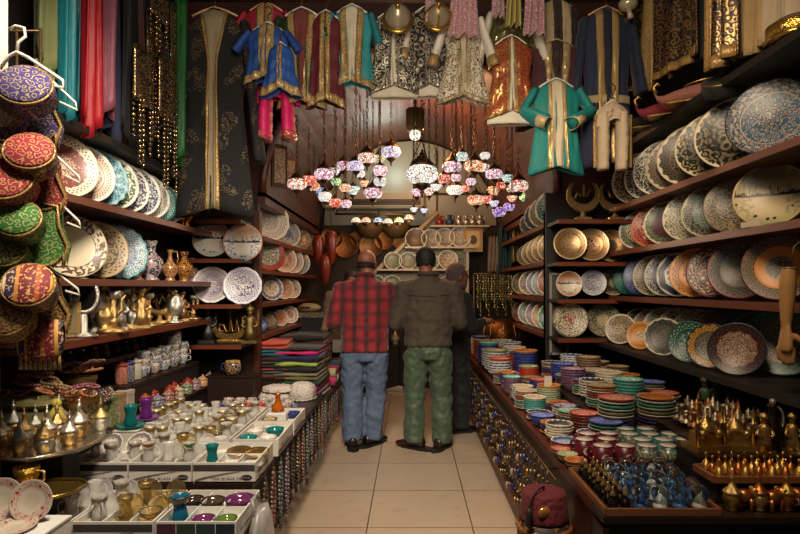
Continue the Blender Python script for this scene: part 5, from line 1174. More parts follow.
# ================================================================= left counter goods
CARD=plain('cfc8bc',.6,0,.12); CARDG=plain('6a625c',.6,0,.2); CARDD=plain('3c3733',.6); LOGO=plain('16110f',.5)
def text_mesh(s,size,mat):
    cu=bpy.data.curves.new('lettering','FONT'); cu.body=s; cu.size=size; cu.extrude=.0004; cu.space_character=1.5; cu.resolution_u=2
    t=bpy.data.objects.new('lettering_src',cu); COL.objects.link(t)
    dg=bpy.context.evaluated_depsgraph_get(); me=bpy.data.meshes.new_from_object(t.evaluated_get(dg)); me.materials.clear(); me.materials.append(mat)
    bpy.data.objects.remove(t); bpy.data.curves.remove(cu); return me
TXT=text_mesh('TEA GLASS SET',.017,plain('3a3430',.6)); LTX=text_mesh('GLASS',.010,plain('b8b0a8',.6))
def tea_box(label,c,w,d,h,div=(3,2),style=0,group='open cardboard boxes of tea glasses',yaw=0):
    """open white cardboard box with printed front; c = middle of its floor"""
    o=thing('cardboard_box',label,'box',c,yaw,group); t=.006
    m=MB(); m.box((0,0,t/2),(w,d,t)); m.box((0,-d/2+t/2,h/2),(w,t,h)); m.box((0,d/2-t/2,h/2),(w,t,h)); m.box((-w/2+t/2,0,h/2),(t,d-2*t,h)); m.box((w/2-t/2,0,h/2),(t,d-2*t,h))
    part('carton',m,CARD,o)
    m=MB(); m.box((0,0,h*.52),(w-2*t,d-2*t,.003))
    for i in range(1,div[0]): m.box((-w/2+w*i/div[0],0,h*.72),(.004,d-2*t,h*.4))
    for i in range(1,div[1]): m.box((0,-d/2+d*i/div[1],h*.72),(w-2*t,.004,h*.4))
    part('divider_insert',m,plain('d8d4cc',.5,0,.08),o)
    yf=-d/2-.0008
    if style==0:
        part('printed_band',MB().box((0,yf,h*.74),(w*.985,.001,h*.30)),CARDD,o)
        sw=[]; 
        N2=14
        for i in range(N2+1): u=i/N2; sw.append((-w*.49+w*.75*u,h*(.06+.52*u**.55)))
        for i in range(N2,-1,-1): u=i/N2; sw.append((-w*.49+w*.75*u,h*(.06+.52*u**.55)-h*.10*(1-u)-.0006))
        part('printed_swoosh',MB().prism(sw,.001),CARDG,o,(0,yf-.0006,0))
        l=part('lettering',TXT,None,o,(-w*.2,yf-.0006,h*.16),(PI/2,0,0)); l.scale=(.85,.85,.85)
        g=part('oval_logo',MB().prism([(.024*math.cos(k*PI/10),.0115*math.sin(k*PI/10)) for k in range(20)],.001),LOGO,o,(w*.36,yf-.0006,h*.27)); part('logo_lettering',LTX,None,g,(-.021,-.001,-.0035),(PI/2,0,0))
    else:
        for i,cc in enumerate(('4a2430','2c3a28','24383a','1c2430')): part('printed_square',MB().box((-w*.37+w*.245*i,yf,h*.70),(w*.235,.001,h*.42)),plain(cc,.6),o)
        l=part('lettering',TXT,None,o,(-w*.36,yf-.0006,h*.16),(PI/2,0,0))
    l=part('side_lettering',TXT,None,o,(w/2+.001,-d*.35,h*.35),(PI/2,0,PI/2)); return o
def tglass_mesh(): return MB().lathe([(0,0),(.021,0),(.024,.006),(.026,.02),(.022,.038),(.02,.05),(.025,.075),(.029,.088),(.0275,.088),(.0235,.075),(.0185,.05),(.0205,.038),(.0245,.02),(.0225,.008),(0,.006)],20).mesh('tea_glass',[plain('ffffff')])
def saucer_mesh(): return MB().lathe([(0,0),(.03,0),(.034,.004),(.05,.010),(.056,.014),(.055,.016),(.048,.012),(.032,.006),(0,.006)],24).mesh('saucer',[plain('ffffff')])
def bowl_mesh(): return MB().lathe([(0,0),(.022,0),(.024,.004),(.04,.02),(.046,.036),(.044,.036),(.038,.021),(.022,.007),(0,.007)],22).mesh('glass_bowl',[plain('ffffff')])
TGM,SAM,GBM=tglass_mesh(),saucer_mesh(),bowl_mesh()
BANDM=MB().lathe([(.0262,.066),(.0285,.080),(.0298,.0885),(.0302,.0885),(.029,.080),(.0268,.066)],20).mesh('gold_band',[plain('ffffff')])
HANDM=MB().tube([(.024,0,.02),(.042,0,.026),(.046,0,.05),(.038,0,.066),(.026,0,.068)],.003,6).mesh('handle',[plain('ffffff')])
G=glass('f6f2ec',.55); GT=glass('1f8a8a',.45); GA=glass('a86a2c',.5); GG=glass('6a8a3a',.5); GP_=glass('8a3a9a',.45); GV=glass('7a3a6a',.4); GY=glass('f0dca8',.8); GB=glass('1f7aa0',.35); GRD=glass('8a2a1c',.4)
GOLDR=metal('d8bc80',.35,.2,200)
ORN=brocade('c8bca8','8a6438',120,.4,.3,.6)
def tg(label,x,y,z,mat,group=None,band=None,handle=False,s=1.0,name='tea_glass'):
    o=thing(name,label,'glass',(x,y,z),RND.uniform(0,6),group,s)
    part('cup',TGM,mat,o); 
    if band: part('rim_band',BANDM,band,o)
    if handle: part('handle',HANDM,mat,o)
    return o
def sc(label,x,y,z,mat,group=None,s=1.0,tilt=(0,0,0)): return solo('saucer',SAM,mat,label,'saucer',(x,y,z),tilt,group,scale=s)
def gb(label,x,y,z,mat,group=None,s=1.0): return solo('glass_bowl',GBM,mat,label,'bowl',(x,y,z),(0,0,RND.uniform(0,6)),group,scale=s)
# ---- second tier of boxes (z .52) 
ZB=.521; HB=.088; ZI=ZB+HB*.52+.003
tea_box('open box of white patterned dishes, left of three boxes in the upper front tier',(-1.36,2.63,ZB),.272,.32,HB)
tea_box('open box of clear handled glasses, in the middle of the upper front tier',(-1.083,2.63,ZB),.272,.32,HB)
tea_box('open box with one teal glass and golden saucers, right in the upper front tier',(-.806,2.63,ZB),.272,.32,HB)
PATW=PM('d8d2c8','d4cec4','8a7e7c','dcd6cc','6a5a5c','8a7a70',12,6,(.5,.95),.4)
for i,(x,y) in enumerate(((-1.44,2.54),(-1.30,2.54))): put_plate('saucer',('left','right')[i]+' white lace-edged dish lying at the front of the left upper box','saucer',P_FLAT,PATW,(x,y,ZI+.001),.062,(0,-.12,1))
for i,(x,y) in enumerate(((-1.42,2.70),(-1.29,2.72))): put_plate('plate',('left','right')[i]+' white lace-edged dish leaning at the back of the left upper box','saucer',P_FLAT,PATW,(x,y,ZI+.05),.06,(0,-1,.9))
for i,(x,y) in enumerate(((-1.455,2.64),(-1.365,2.60),(-1.27,2.63))): tg('clear glass with frosted band among white dishes, %s of three'%('left','middle','right')[i],x,y,ZI,G,'clear glasses in the left upper box',ORN)
def fill(cx,cy,z,w,d,nm,cell):
    for j in range(2):
        for i in range(3):
            k=cell[j*3+i]
            if k is None: continue
            x=cx-w/3+w/3*i; y=cy-d/4+d/2*j; wh='%s %s compartment of the %s box'%(('front','back')[j],('left','middle','right')[i],nm)
            kind,mt,band,t=k
            sc(t+' saucer, '+wh,x,y-.012,z,mt,None,.80,(.12,0,0))
            if kind=='g': tg(t+' tea glass, '+wh,x,y+.01,z+.014,mt,None,band,True)
            elif kind=='b': gb(t+' bowl, '+wh,x,y+.01,z+.014,mt,None,.95)
            if d>.3: sc('upright '+t+' saucer behind the glass, '+wh,x+.01,y+.062,z+.046,mt,None,.75,(1.25,0,0))
GM={'c':('g',G,None,'clear'),'o':('g',G,ORN,'gold-banded'),'a':('g',GY,GOLDR,'amber'),'b':('g',G,GA,'brown-rimmed'),'n':('g',G,GG,'green-rimmed'),'w':('b',G,None,'clear'),'y':('b',GY,None,'amber glass'),'-':None}
fill(-1.083,2.63,ZI,.272,.32,'upper middle',[GM[q] for q in 'bcnoaw'])
sc('pale saucer under the teal glass in the right upper box',-.885,2.55,ZI,G); tg('teal-bottomed tea glass in the right upper box',-.885,2.55,ZI+.007,GT)
for i,(x,y) in enumerate(((-.80,2.67),(-.71,2.65))): sc('shiny golden saucer in the right upper box, %s of two'%('left','right')[i],x,y,ZI+.02,metal('c8a468',.2,.3,120),'golden saucers',1.05,(.12,0,0))
for i,(x,y) in enumerate(((-.885,2.70),(-.79,2.54),(-.71,2.53))): sc('clear glass saucer in the right upper box, %s'%('behind the teal glass','front middle','front right')[i],x,y,ZI,G)
# ---- front tier (low table z .42)
ZB=.421; ZI=ZB+HB*.52+.003
tea_box('open box of clear glasses and saucers, left in the lowest front tier',(-1.395,2.255,ZB),.295,.33,HB)
tea_box('open box of gold-rimmed glasses, in the middle of the lowest front tier',(-1.09,2.255,ZB),.295,.33,HB)
tea_box('open box with dark colour squares and violet bowls, right in the lowest front tier',(-.785,2.255,ZB),.295,.33,HB,style=1)
fill(-1.395,2.255,ZI,.295,.33,'lowest left',[GM[q] for q in 'cwcwcc'])
fill(-1.09,2.255,ZI,.295,.33,'lowest middle',[GM[q] for q in 'oayoay'])
sc('pale blue glass saucer in the right lowest box',-.875,2.17,ZI,glass('a8c8d0',.6),None,1.1); tg('bright turquoise tea glass in the right lowest box',-.875,2.17,ZI+.006,GB,None,metal('8a8478',.3,.3,200),s=1.15)
gb('violet glass bowl at the front of the right lowest box',-.775,2.14,ZI,GV,None,.95); gb('green glass bowl at the front right of the right lowest box',-.69,2.15,ZI,GG,None,.85)
gb('large violet ribbed glass bowl at the back right of the right lowest box',-.69,2.31,ZI,GV,None,1.3); gb('dark smoky glass bowl behind the turquoise glass',-.80,2.31,ZI,glass('5a4a3a',.5),None,1.1); gb('small smoky bowl at the back left of the right lowest box',-.89,2.33,ZI,glass('4a3a34',.5))
# front left corner: tulip plates and two trays of brassware
o=thing('cardboard_box','plain white box under the tulip plates at the lower left corner','box',(-1.37,1.965,.421)); part('carton',MB().box((0,0,.06),(.30,.17,.12)),CARD,o); part('lid',MB().box((0,0,.124),(.306,.176,.008)),plain('d8d4cc',.6,0,.1),o)
TUL=PM('b0a490','b8ac9c','b4a898','a89c90','a8645a','8a2420',5,2.2,(.55,.9),.04)
put_plate('plate','upright cream plate with red tulips, left at the lower left corner','plate',P_FLAT,TUL,(-1.44,2.02,.62),.073,(.1,-1,.2),'tulip plates'); put_plate('plate','upright cream plate with red tulips, right of its twin at the lower left corner','plate',P_FLAT,TUL,(-1.325,2.0,.62),.073,(.1,-1,.2),'tulip plates')
put_plate('plate','flat cream plate with red petals lying before the tulip plates','plate',P_FLAT,TUL,(-1.34,1.93,.552),.07,(0,-.1,1))
STEEL=metal('c8c0b0',.25,.15,40); BRS=metal('dcb878',.3,.6,70); BRS2=metal('c8a068',.32,.6,50); SLV=metal('e0dccf',.3,.6,70)
def tray(label,c,w,d,mat,cut=.06,group=None):
    o=thing('metal_tray',label,'tray',c,0,group)
    P=[(-w/2+cut,-d/2),(w/2-cut,-d/2),(w/2,-d/2+cut),(w/2,d/2-cut),(w/2-cut,d/2),(-w/2+cut,d/2),(-w/2,d/2-cut),(-w/2,-d/2+cut)]
    R_=Matrix.Translation((0,0,.004))@Matrix.Rotation(-PI/2,4,'X')
    part('plate',MB().prism([(x,-y) for x,y in P],.006,R_),mat,o); part('rim',MB().tube([(x,y,.012) for x,y in P],.006,6,True),mat,o)
    return o
o=thing('riser_block','dark block carrying the two brassware trays at the far left front','riser',(-1.62,2.13,.421)); part('body',MB().box((0,.21,.145),(.46,.12,.29)),WBLACK,o); part('step',MB().box((0.02,.04,.09),(.5,.2,.18)),WBLACK,o); part('label_card',MB().box((.02,-.062,.14),(.10,.003,.05)),plain('7a6a3a',.6),o)
tray('silver octagonal tray crowded with lidded brass pots, upper left front',(-1.575,2.38,.713),.52,.50,STEEL,.12)
tray('gold tray with two brass cups, below the silver tray',(-1.52,2.14,.603),.56,.2,metal('b0904c',.25,.2,40),.05)
def potmesh():
    m=MB().lathe([(0,0),(.026,0),(.03,.008),(.022,.016),(.034,.03),(.042,.055),(.040,.075),(.033,.085),(0,.085)],20); return m.mesh('bowl',[plain('ffffff')])
POT=potmesh(); LID=MB().lathe([(.04,.083),(.045,.088),(.040,.096),(.022,.112),(.012,.13),(.006,.146),(.011,.153),(.009,.162),(.004,.17),(.003,.19),(0,.195)],20).mesh('lid',[plain('ffffff')])
PHD=MB().tube([(.036,0,.07),(.058,0,.072),(.062,0,.05),(.04,0,.035)],.004,6).mesh('handle',[plain('ffffff')])
k=0
for j in range(4):
    for i in range(5):
        x=-1.775+.092*i+.03*(j%2); y=2.19+.115*j
        o=thing('lidded_brass_pot','pointed-lid brass pot, %s from left in the %s row of the silver tray'%(ORD[i],('front','second','third','back')[j]),'pot',(x,y,.721),RND.uniform(0,6),'lidded brass pots',(.78,.84,.9)[k%3])
        part('bowl',POT,(BRS,SLV,BRS2)[k%3],o); l=part('lid',LID,(SLV,BRS,SLV)[k%3],o); part('handle',PHD,BRS2,o); k+=1
for x,t in ((-1.70,'left'),(-1.44,'right')):
    o=thing('brass_cup','engraved golden handled cup, %s of two on the gold tray'%t,'cup',(x,2.14,.612)); part('bowl',MB().lathe([(0,0),(.03,0),(.036,.01),(.028,.02),(.042,.045),(.044,.085),(.041,.085),(.038,.045),(0,.02)],22),metal('b8903c',.25,.7,60),o); part('handle',MB().tube([(.042,0,.07),(.066,0,.065),(.066,0,.035),(.042,0,.03)],.005,6),BRS,o)
# ---- ranks of trays running away from the viewer, behind the front boxes
ZT=.521
def long_tray(label,x0,x1,y0,y1,z,h=.085,mat=None,group='white cardboard trays of glassware'):
    o=thing('display_tray',label,'tray',((x0+x1)/2,(y0+y1)/2,z),0,group); w,d=x1-x0,y1-y0; t=.007; m=MB()
    m.box((0,0,h*.5),(w-.002,d-.002,.004)); m.box((0,-d/2,h/2),(w,t,h)); m.box((0,d/2,h/2),(w,t,h)); m.box((-w/2,0,h/2),(t,d,h)); m.box((w/2,0,h/2),(t,d,h)); part('tray_shell',m,mat or CARD,o)
    l=part('side_lettering',TXT,None,o,(w/2+.0045,-d*.3,h*.35),(PI/2,0,PI/2)); part('printed_band',MB().box((w/2+.0042,0,h*.2),(.001,d*.98,h*.2)),CARDG,o); part('price_tag',MB().box((w/2+.0045,-d*.42,h*.6),(.001,.06,.045)),plain('d8d4cc',.5,0,.05),o)
    return o
long_tray('white tray of crystal trinkets and teal glass, nearest in the aisle-side rank',-.885,-.665,2.86,3.22,ZT)
long_tray('white tray with an orange bottle, farther in the aisle-side rank',-.885,-.665,3.25,3.60,ZT)
long_tray('long white tray of gold-decorated cups, second rank from the aisle',-1.135,-.91,2.86,3.62,ZT)
long_tray('long white tray of clear crystal glasses, third rank from the aisle',-1.385,-1.155,2.86,3.62,ZT)
long_tray('raised white tray with one teal and one purple glass, rank beside the wall',-1.475,-1.215,2.86,3.3,ZT+.10) if False else None
ZI=ZT+.046
k=0
for rk,(x0,x1,mats,nm) in enumerate(((-1.36,-1.18,(G,G,G),'clear crystal'),(-1.11,-.935,(G,GY,G),'gold-banded'))):
    for j in range(8):
        for i in range(3):
            x=x0+.032+(x1-x0-.064)*i/2; y=2.91+.092*j+.012*(i%2); mt=mats[k%3]; k+=1
            where='%s in the %s row of the long %s tray'%(('wall side','middle','aisle side')[i],ORD[j],('crystal','gold-decorated')[rk])
            if (j+i)%2==0: sc(nm+' saucer, '+where,x,y,ZI,mt,None,.72)
            z_=ZI+(.005 if (j+i)%2==0 else 0)
            if (j+i)%3==2: gb(nm+' glass bowl, '+where,x,y,z_,mt,None,.85)
            else: tg(nm+' tea glass, '+where,x,y,z_,mt,None,(ORN if rk else None) if j%2 else GOLDR)
for i,(x,y,mt,s,t) in enumerate(((-.83,2.93,GT,1.0,'teal glass bowl at the near left of the aisle-side tray'),(-.73,2.93,G,1.0,'clear crystal bowl at the near right of the aisle-side tray'),(-.83,3.06,G,1.0,'clear crystal bowl in the middle left of the aisle-side tray'),(-.73,3.08,GT,1.1,'teal green glass bowl in the middle right of the aisle-side tray'),(-.78,3.17,G,.9,'small clear bowl at the far end of the aisle-side tray'),(-.82,3.33,GY,1,'amber bowl beside the orange bottle'),(-.72,3.50,glass('3a4a8a',.4),1,'blue bowl behind the orange bottle'))): gb(t,x,y,ZI,mt,None,s)
o=thing('glass_bottle','amber orange glass bottle with pointed stopper on a white box','bottle',(-.80,3.45,ZI+.05)); part('body',MB().lathe([(0,0),(.035,0),(.04,.01),(.036,.03),(.02,.05),(.014,.075),(.018,.085),(0,.086)],20),glass('c86a14',.45),o); part('stopper',MB().lathe([(.012,.086),(.018,.096),(.01,.11),(0,.125)],16),glass('c86a14',.45),o)
o=thing('white_box','small white plastic box under the amber bottle','box',(-.80,3.45,ZI)); part('body',MB().box((0,0,.025),(.12,.10,.05),None,.008),plain('c8c4c0',.4,0,.1),o)
# raised glass pair
long_tray('narrow raised white tray of golden glasses beside the wall step',-1.498,-1.392,3.2,3.63,ZT,.12)
for i in range(5): tg('gold-banded amber glass in the narrow raised tray, %s from the viewer'%ORD[i],-1.445,3.245+.085*i,ZT+.063,GY if i%2 else G,None,GOLDR)
for x,y,mt,sm,t in ((-1.435,2.93,GT,glass('2a9a8a',.5),'teal'),(-1.435,3.10,GP_,glass('a86ab8',.5),'purple')):
    o=thing('pedestal_block','low white block under the %s tulip glass'%t,'block',(x,y,ZT)); part('body',MB().box((0,0,.06),(.12,.12,.12)),CARD,o); part('top_sheet',MB().box((0,0,.122),(.126,.126,.004)),plain('d8d4cc',.5,0,.08),o)
    sc('large %s saucer under the %s tulip glass'%(t,t),x,y,ZT+.124,sm,None,1.25); tg('large %s tulip-shaped tea glass left of the crystal trays'%t,x,y,ZT+.132,mt,None,None,False,1.25)
# ---- farther: red and blue ceramics, little cups
def pitcher(label,x,y,z,mat,s,group=None,name='ceramic_jug'):
    o=thing(name,label,'jug',(x,y,z),RND.uniform(0,6),group,s); part('body',POT,mat,o); part('handle',PHD,mat,o); part('lid',MB().lathe([(.036,.085),(.03,.094),(.012,.1),(.01,.108),(0,.112)],16),mat,o); return o
REDC=plain('a03428',.3,0,.4); BLUC=plain('2c4a6a',.3,0,.4); COB=plain('20308a',.25,0,.3)
for i,(x,y) in enumerate(((-1.62,3.25),(-1.58,3.4),(-1.6,3.55),(-1.56,3.7),(-1.60,3.85),(-1.56,4.0))): pitcher('red ceramic lidded pot on the wall step, %s back from the viewer'%ORD[i],x,y,.636,REDC if i!=1 else plain('b05a24',.3,0,.3),.9,'red ceramic pots on the step')
for i,(x,y) in enumerate(((-1.44,3.66),(-1.34,3.70),(-1.25,3.74),(-1.42,3.78))): pitcher('slate blue ceramic pot behind the crystal tray, %s from the left'%ORD[i],x,y,ZT,BLUC,.85,'slate blue ceramic pots')
for i,(x,y) in enumerate(((-1.06,3.70),(-.98,3.73))): pitcher('coral red ceramic pot behind the gold-banded tray, %s'%('left','right')[i],x,y,ZT,plain('b8483c',.3,0,.3),.95)
pitcher('cobalt blue ceramic pot near the amber bottle',-.86,3.68,ZT,COB,.95); pitcher('dark blue patterned pot right of the cobalt one',-.74,3.68,ZT,brocade('1c2448','8a98b8',60,.3,.3,0),.9)
CUPM=MB().lathe([(0,0),(.018,0),(.02,.004),(.03,.03),(.033,.055),(.031,.055),(.028,.03),(0,.008)],18).mesh('cup_bowl',[plain('ffffff')]); CHM=MB().tube([(.03,0,.044),(.046,0,.044),(.047,0,.024),(.026,0,.018)],.0035,6).mesh('handle',[plain('ffffff')])
def cup(label,x,y,z,mat,group=None,s=1.0,hm=None):
    o=thing('cup',label,'cup',(x,y,z),RND.uniform(-1,1),group,s); part('cup_bowl',CUPM,mat,o); part('handle',CHM,hm or mat,o); return o
FLW=brocade('d8d0c4','8a3a34',60,.3,.3,0); FLB=brocade('d8d4cc','2c4a7a',60,.34,.3,0); FLD=brocade('c8beb0','3a3430',70,.34,.3,0)
for j in range(3):
    for i in range(6): cup('little sprigged white cup, %s from left in the %s row behind coral pots'%(ORD[i],('front','middle','back')[j]),-1.30+.085*i+.02*(j%2),3.88+.10*j,ZT,(FLW,FLD,FLW)[(i+j)%3],'little sprigged cups')
o=thing('display_crate','dark crate holding up a blue and yellow mug at the back of the left table','crate',(-1.33,4.30,ZT)); part('body',MB().box((0,0,.09),(.34,.16,.18)),WDARK,o); part('lid',MB().box((0,0,.185),(.36,.18,.01)),WDARK,o)
m=PM('20305a','20305a','20305a','20305a','c89a3a','c89a3a',3,3)
o=thing('mug','dark blue mug with golden pattern on the dark crate','mug',(-1.33,4.28,ZT+.192)); part('mug_body',MB().lathe([(0,0),(.045,0),(.058,.03),(.06,.07),(.052,.1),(.048,.1),(.055,.07),(0,.01)],22),brocade('1c2c58','c89a44',30,.4,.3,0),o); part('handle',MB().tube([(-.055,0,.085),(-.085,0,.08),(-.085,0,.04),(-.055,0,.03)],.007,7),plain('1c2c58',.3),o); part('rim',MB().tube([(.05*math.cos(k*PI/10),.05*math.sin(k*PI/10),.1) for k in range(20)],.004,6,True),plain('c89a3a',.4),o)
# ---- step by the wall: boxes, bracelets, stacked cups, little bottles
shelf('thin ledge with tiny coloured bottles under the ornament shelf',-1.88,-1.74,2.95,4.3,.955,WBLACK,.02)
o=thing('display_step','second higher step by the wall under stacked painted cups','step',(-1.72,3.75,.636)); part('top_board',MB().box((0,0,.165),(.26,1.1,.02)),WDARK,o); part('riser',MB().box((.115,0,.078),(.02,1.1,.155)),WBLACK,o)
BC=('2c4a5a','5a4a3a','9a2838','b89a4a','6a2c8a','1c5a8a','b87a2c','8a8478','4a5a3a','a83a4a','c8b8a0')
for i,cc in enumerate(BC):
    y=3.0+.118*i; o=thing('little_bottle','tiny %s bottle on the thin ledge, %s from the viewer'%(('slate','brown','crimson','ochre','purple','blue','orange','grey','olive','pink','cream')[i],ORD[i]),'bottle',(-1.79,y,.956),0,'tiny coloured bottles',.9)
    part('body',MB().lathe([(0,0),(.02,0),(.026,.02),(.024,.045),(.01,.058),(.009,.07),(0,.07)],16),glass('%s'%cc,.3),o); part('stopper',MB().lathe([(.011,.07),(.013,.078),(0,.09)],12),BRS,o)
k=0
for j in range(5):
    for q in range(3):
        mt=(FLB,FLW,FLB,FLD)[(j+q)%4]; cup('painted cup, %s from the bottom in the %s stack on the higher step'%(ORD[q],ORD[j]),-1.66,3.55+.15*j,.812+.046*q,mt,'stacked painted cups',1.25)
for i,(y,cc,t) in enumerate(((3.28,'a83a2c','red'),(3.36,'2c3a7a','blue'),(3.45,'c8c0b0','white'))):
    o=thing('painted_tin','%s painted tin on the higher step'%t,'tin',(-1.66,y,.812)); part('body',MB().lathe([(0,0),(.032,0),(.034,.005),(.034,.1),(.03,.105),(0,.105)],20),brocade('%s'%cc,'d8c8a8',50,.25,.4,0),o); part('lid',MB().lathe([(.036,.1),(.036,.115),(.01,.12),(.01,.128),(0,.13)],20),plain(cc,.4),o)
cards=[('6a8a3a','green'),('a8805c','tan'),('c8c0b0','white')]
for i,(cc,t) in enumerate(cards):
    o=thing('gift_box','%s patterned upright gift box left of the painted tins'%t,'box',(-1.60,3.02+.09*i,.636)); part('body',MB().box((0,0,.07),(.07,.075,.14)),brocade(cc,'d8ccb0',40,.2,.5,0),o); part('lid',MB().box((0,0,.145),(.074,.079,.02)),plain(cc,.5),o)
o=thing('gold_lattice_box','gold lattice trinket box at the near end of the wall step','box',(-1.62,2.72,.636)); part('body',MB().box((0,0,.09),(.2,.2,.18)),brocade('3a2c18','c8a860',34,.45,.4,.7),o); part('lid',MB().box((0,0,.185),(.21,.21,.02)),metal('a8884c',.35,.6,50),o)
o=thing('gold_lattice_box','smaller gold lattice trinket box behind, under the bead heap','box',(-1.73,2.9,.636)); part('body',MB().box((0,0,.13),(.18,.16,.26)),brocade('4a3018','c8a058',34,.45,.4,.7),o); part('lid',MB().box((0,0,.265),(.19,.17,.02)),metal('a8884c',.35,.6,50),o)
o=thing('folded_cloth','yellow-green folded cloth under the bead heap at the far left','cloth',(-1.70,2.52,.71)); part('cloth_body',MB().box((0,0,.07),(.30,.20,.14),None,.05),cloth('6a6434'),o); part('top_fold',MB().box((0,0,.15),(.27,.18,.03),None,.03),cloth('7a7440'),o)
o=thing('tassel','yellow silk tassel lying on the yellow-green cloth','tassel',(-1.55,2.50,.80)); part('knot',MB().ball((0,0,.06),(.02,.02,.02)),cloth('c8b848'),o); part('skirt',MB().lathe([(.045,-.05),(.035,0),(.015,.045)],16),cloth('b8a83c'),o)
o=thing('rolled_cloth','orange-brown rolled cloth below the yellow-green cloth','cloth',(-1.68,2.515,.521)); part('roll',MB().tube([(-.16,0,.09),(.14,0,.09)],.085,16),cloth('8a5030'),o); part('inner_roll',MB().tube([(.1,0,.09),(.15,0,.09)],.05,14),cloth('6a3a22'),o)
BRC=[brocade('8a2420','e0a878',80,.4,.3,.3),brocade('a83a20','f0c890',80,.4,.3,.3),brocade('7a4a2c','e8c898',80,.4,.3,.4),brocade('6a1c38','d89aa8',80,.4,.3,.2),brocade('4a3028','c8a878',80,.4,.3,.4)]
BRM=[]
m=MB()
for k in range(16): m.ball((.034*math.cos(k*PI/8),.034*math.sin(k*PI/8),0),.0075,7,5)
BRMESH=m.mesh('bead_bracelet',[plain('ffffff')])
q=[]
for i in range(34):
    x=-1.80+.26*((i*37)%34)/34; y=2.50+.44*((i*11)%34)/34; z=(.885 if y<2.62 else (.835 if y<2.82 and x>-1.72 else .93))+.013*(i%5)
    solo('bead_bracelet',BRMESH,BRC[i%5],'red and amber bead bracelet in the heap at the far left under the ornament shelf','bracelet',(x,y,z+.012),(RND.uniform(-.4,.4),RND.uniform(-.4,.4),RND.uniform(0,6)),'heap of bead bracelets')
# strings of bracelets hanging from a stand beside the gift boxes
o=thing('bracelet_stand','dark T-shaped stand holding bracelets near the gift boxes','stand',(-1.58,2.90,.636)); part('base',MB().lathe([(0,0),(.05,0),(.05,.01),(0,.014)],18),WBLACK,o); part('post',MB().tube([(0,0,.01),(0,0,.2)],.008,8),WBLACK,o); part('arm',MB().tube([(0,-.1,.2),(0,.1,.2)],.018,10),WBLACK,o)
for i in range(6): solo('bead_bracelet',BRMESH,[brocade('7a8a8a','d8d4c8',80,.4,.3,.1),BRC[2],brocade('2c4a5a','b8c8c8',80,.4,.3,.1),brocade('8a3a5a','e8c0c8',80,.4,.3,.1),BRC[4],brocade('c8c0b0','8a7a6a',80,.4,.3,.1)][i],'%s bead bracelet hanging on the dark T-shaped stand'%('grey','amber','slate blue','pink','brown','white')[i],'bracelet',(-1.58,2.82+.03*i,.812),(0,PI/2,PI/2),'bracelets on the stand')
# ---- shelf B: painted vases; shelf A end: copper jug; shelf C: brass and silver ornaments
def vase(label,px,X,z,h,mat,neck=BRS,kind=0,group='painted vases on the middle left shelf'):
    Y=YX(px,X); o=thing('painted_vase',label,'vase',(X,Y,z+.002),RND.uniform(0,6),group,h)
    p=[(0,0),(.17,0),(.18,.03),(.12,.08),(.2,.18),(.28,.34),(.26,.48),(.13,.62),(.09,.7),(.1,.8),(.15,.92),(.13,.92),(.07,.8),(0,.7)] if kind==0 else [(0,0),(.15,0),(.16,.04),(.1,.1),(.22,.28),(.24,.42),(.1,.58),(.06,.7),(.06,.86),(.11,.95),(.09,.95),(.04,.85),(0,.75)]
    part('body',MB().lathe(p,24),mat,o); part('foot_ring',MB().lathe([(0,-.002),(.18,-.002),(.185,.015),(.17,.03),(0,.03)],24),neck,o)
    if kind: part('handle',MB().tube([(.05,0,.88),(.2,0,.9),(.24,0,.7),(.2,0,.5)],.02,6),mat,o)
    return o
VP1=brocade('8a3028','d8c8b0',7,.4,.3,0,'5a2a3a'); VP2=brocade('c8c4bc','3a4a6a',7,.4,.3,0,'8a3a34'); VP3=brocade('a05a34','d8b880',7,.4,.3,.2,'6a2c20'); VP4=brocade('b87a34','4a2c1c',7,.35,.3,.3); VP5=brocade('b8a8a0','7a3a3a',7,.4,.3,0)
Zb=LZ['B']
vase('slim red and white painted vase beside the navy dotted plate',136,-1.68,Zb,.25,VP1,kind=1); vase('big white vase with blue and red flowers',151,-1.68,Zb,.28,VP2); vase('red-brown painted ewer between the big white vase and the orange one',170,-1.68,Zb,.23,VP3,kind=1); vase('orange and gold painted vase at the right end of the middle shelf',184,-1.68,Zb,.24,VP4); vase('small pale painted vase farthest on the middle left shelf',192,-1.72,Zb,.2,VP5)
Y=YX(184,-1.66); o=thing('copper_jug','polished orange copper jug at the far end of the upper left shelf','jug',(-1.655,Y-.03,LZ['A']+.002)); part('body',MB().lathe([(0,0),(.05,0),(.055,.01),(.04,.03),(.07,.08),(.075,.12),(.05,.17),(.045,.19),(.06,.22),(.055,.22),(.04,.19),(0,.18)],24),metal('b8742c',.25,.2,20),o); part('handle',MB().tube([(-.05,0,.2),(-.1,0,.19),(-.11,0,.12),(-.07,0,.08)],.008,7),metal('b8742c',.25),o)
Zc=LZ['C']
def orn(name,label,cat,px,parts_,s,X=-1.66,yaw=.4,group='ornaments on the lowest left shelf'):
    o=thing(name,label,cat,(X,YX(px,X),Zc+.002),yaw,group,s)
    for nm,mb,mt in parts_: part(nm,mb,mt,o)
    return o
def candlestick(): return [('base',MB().lathe([(0,0),(.3,0),(.32,.04),(.12,.1),(.08,.14),(0,.14)],18),BRS),('stem',MB().lathe([(.07,.14),(.12,.24),(.06,.3),(.1,.45),(.05,.52),(.07,.66),(0,.66)],18),BRS),('cup',MB().lathe([(.05,.66),(.14,.72),(.15,.84),(.12,.84),(.1,.74),(0,.72)],18),SLV)]
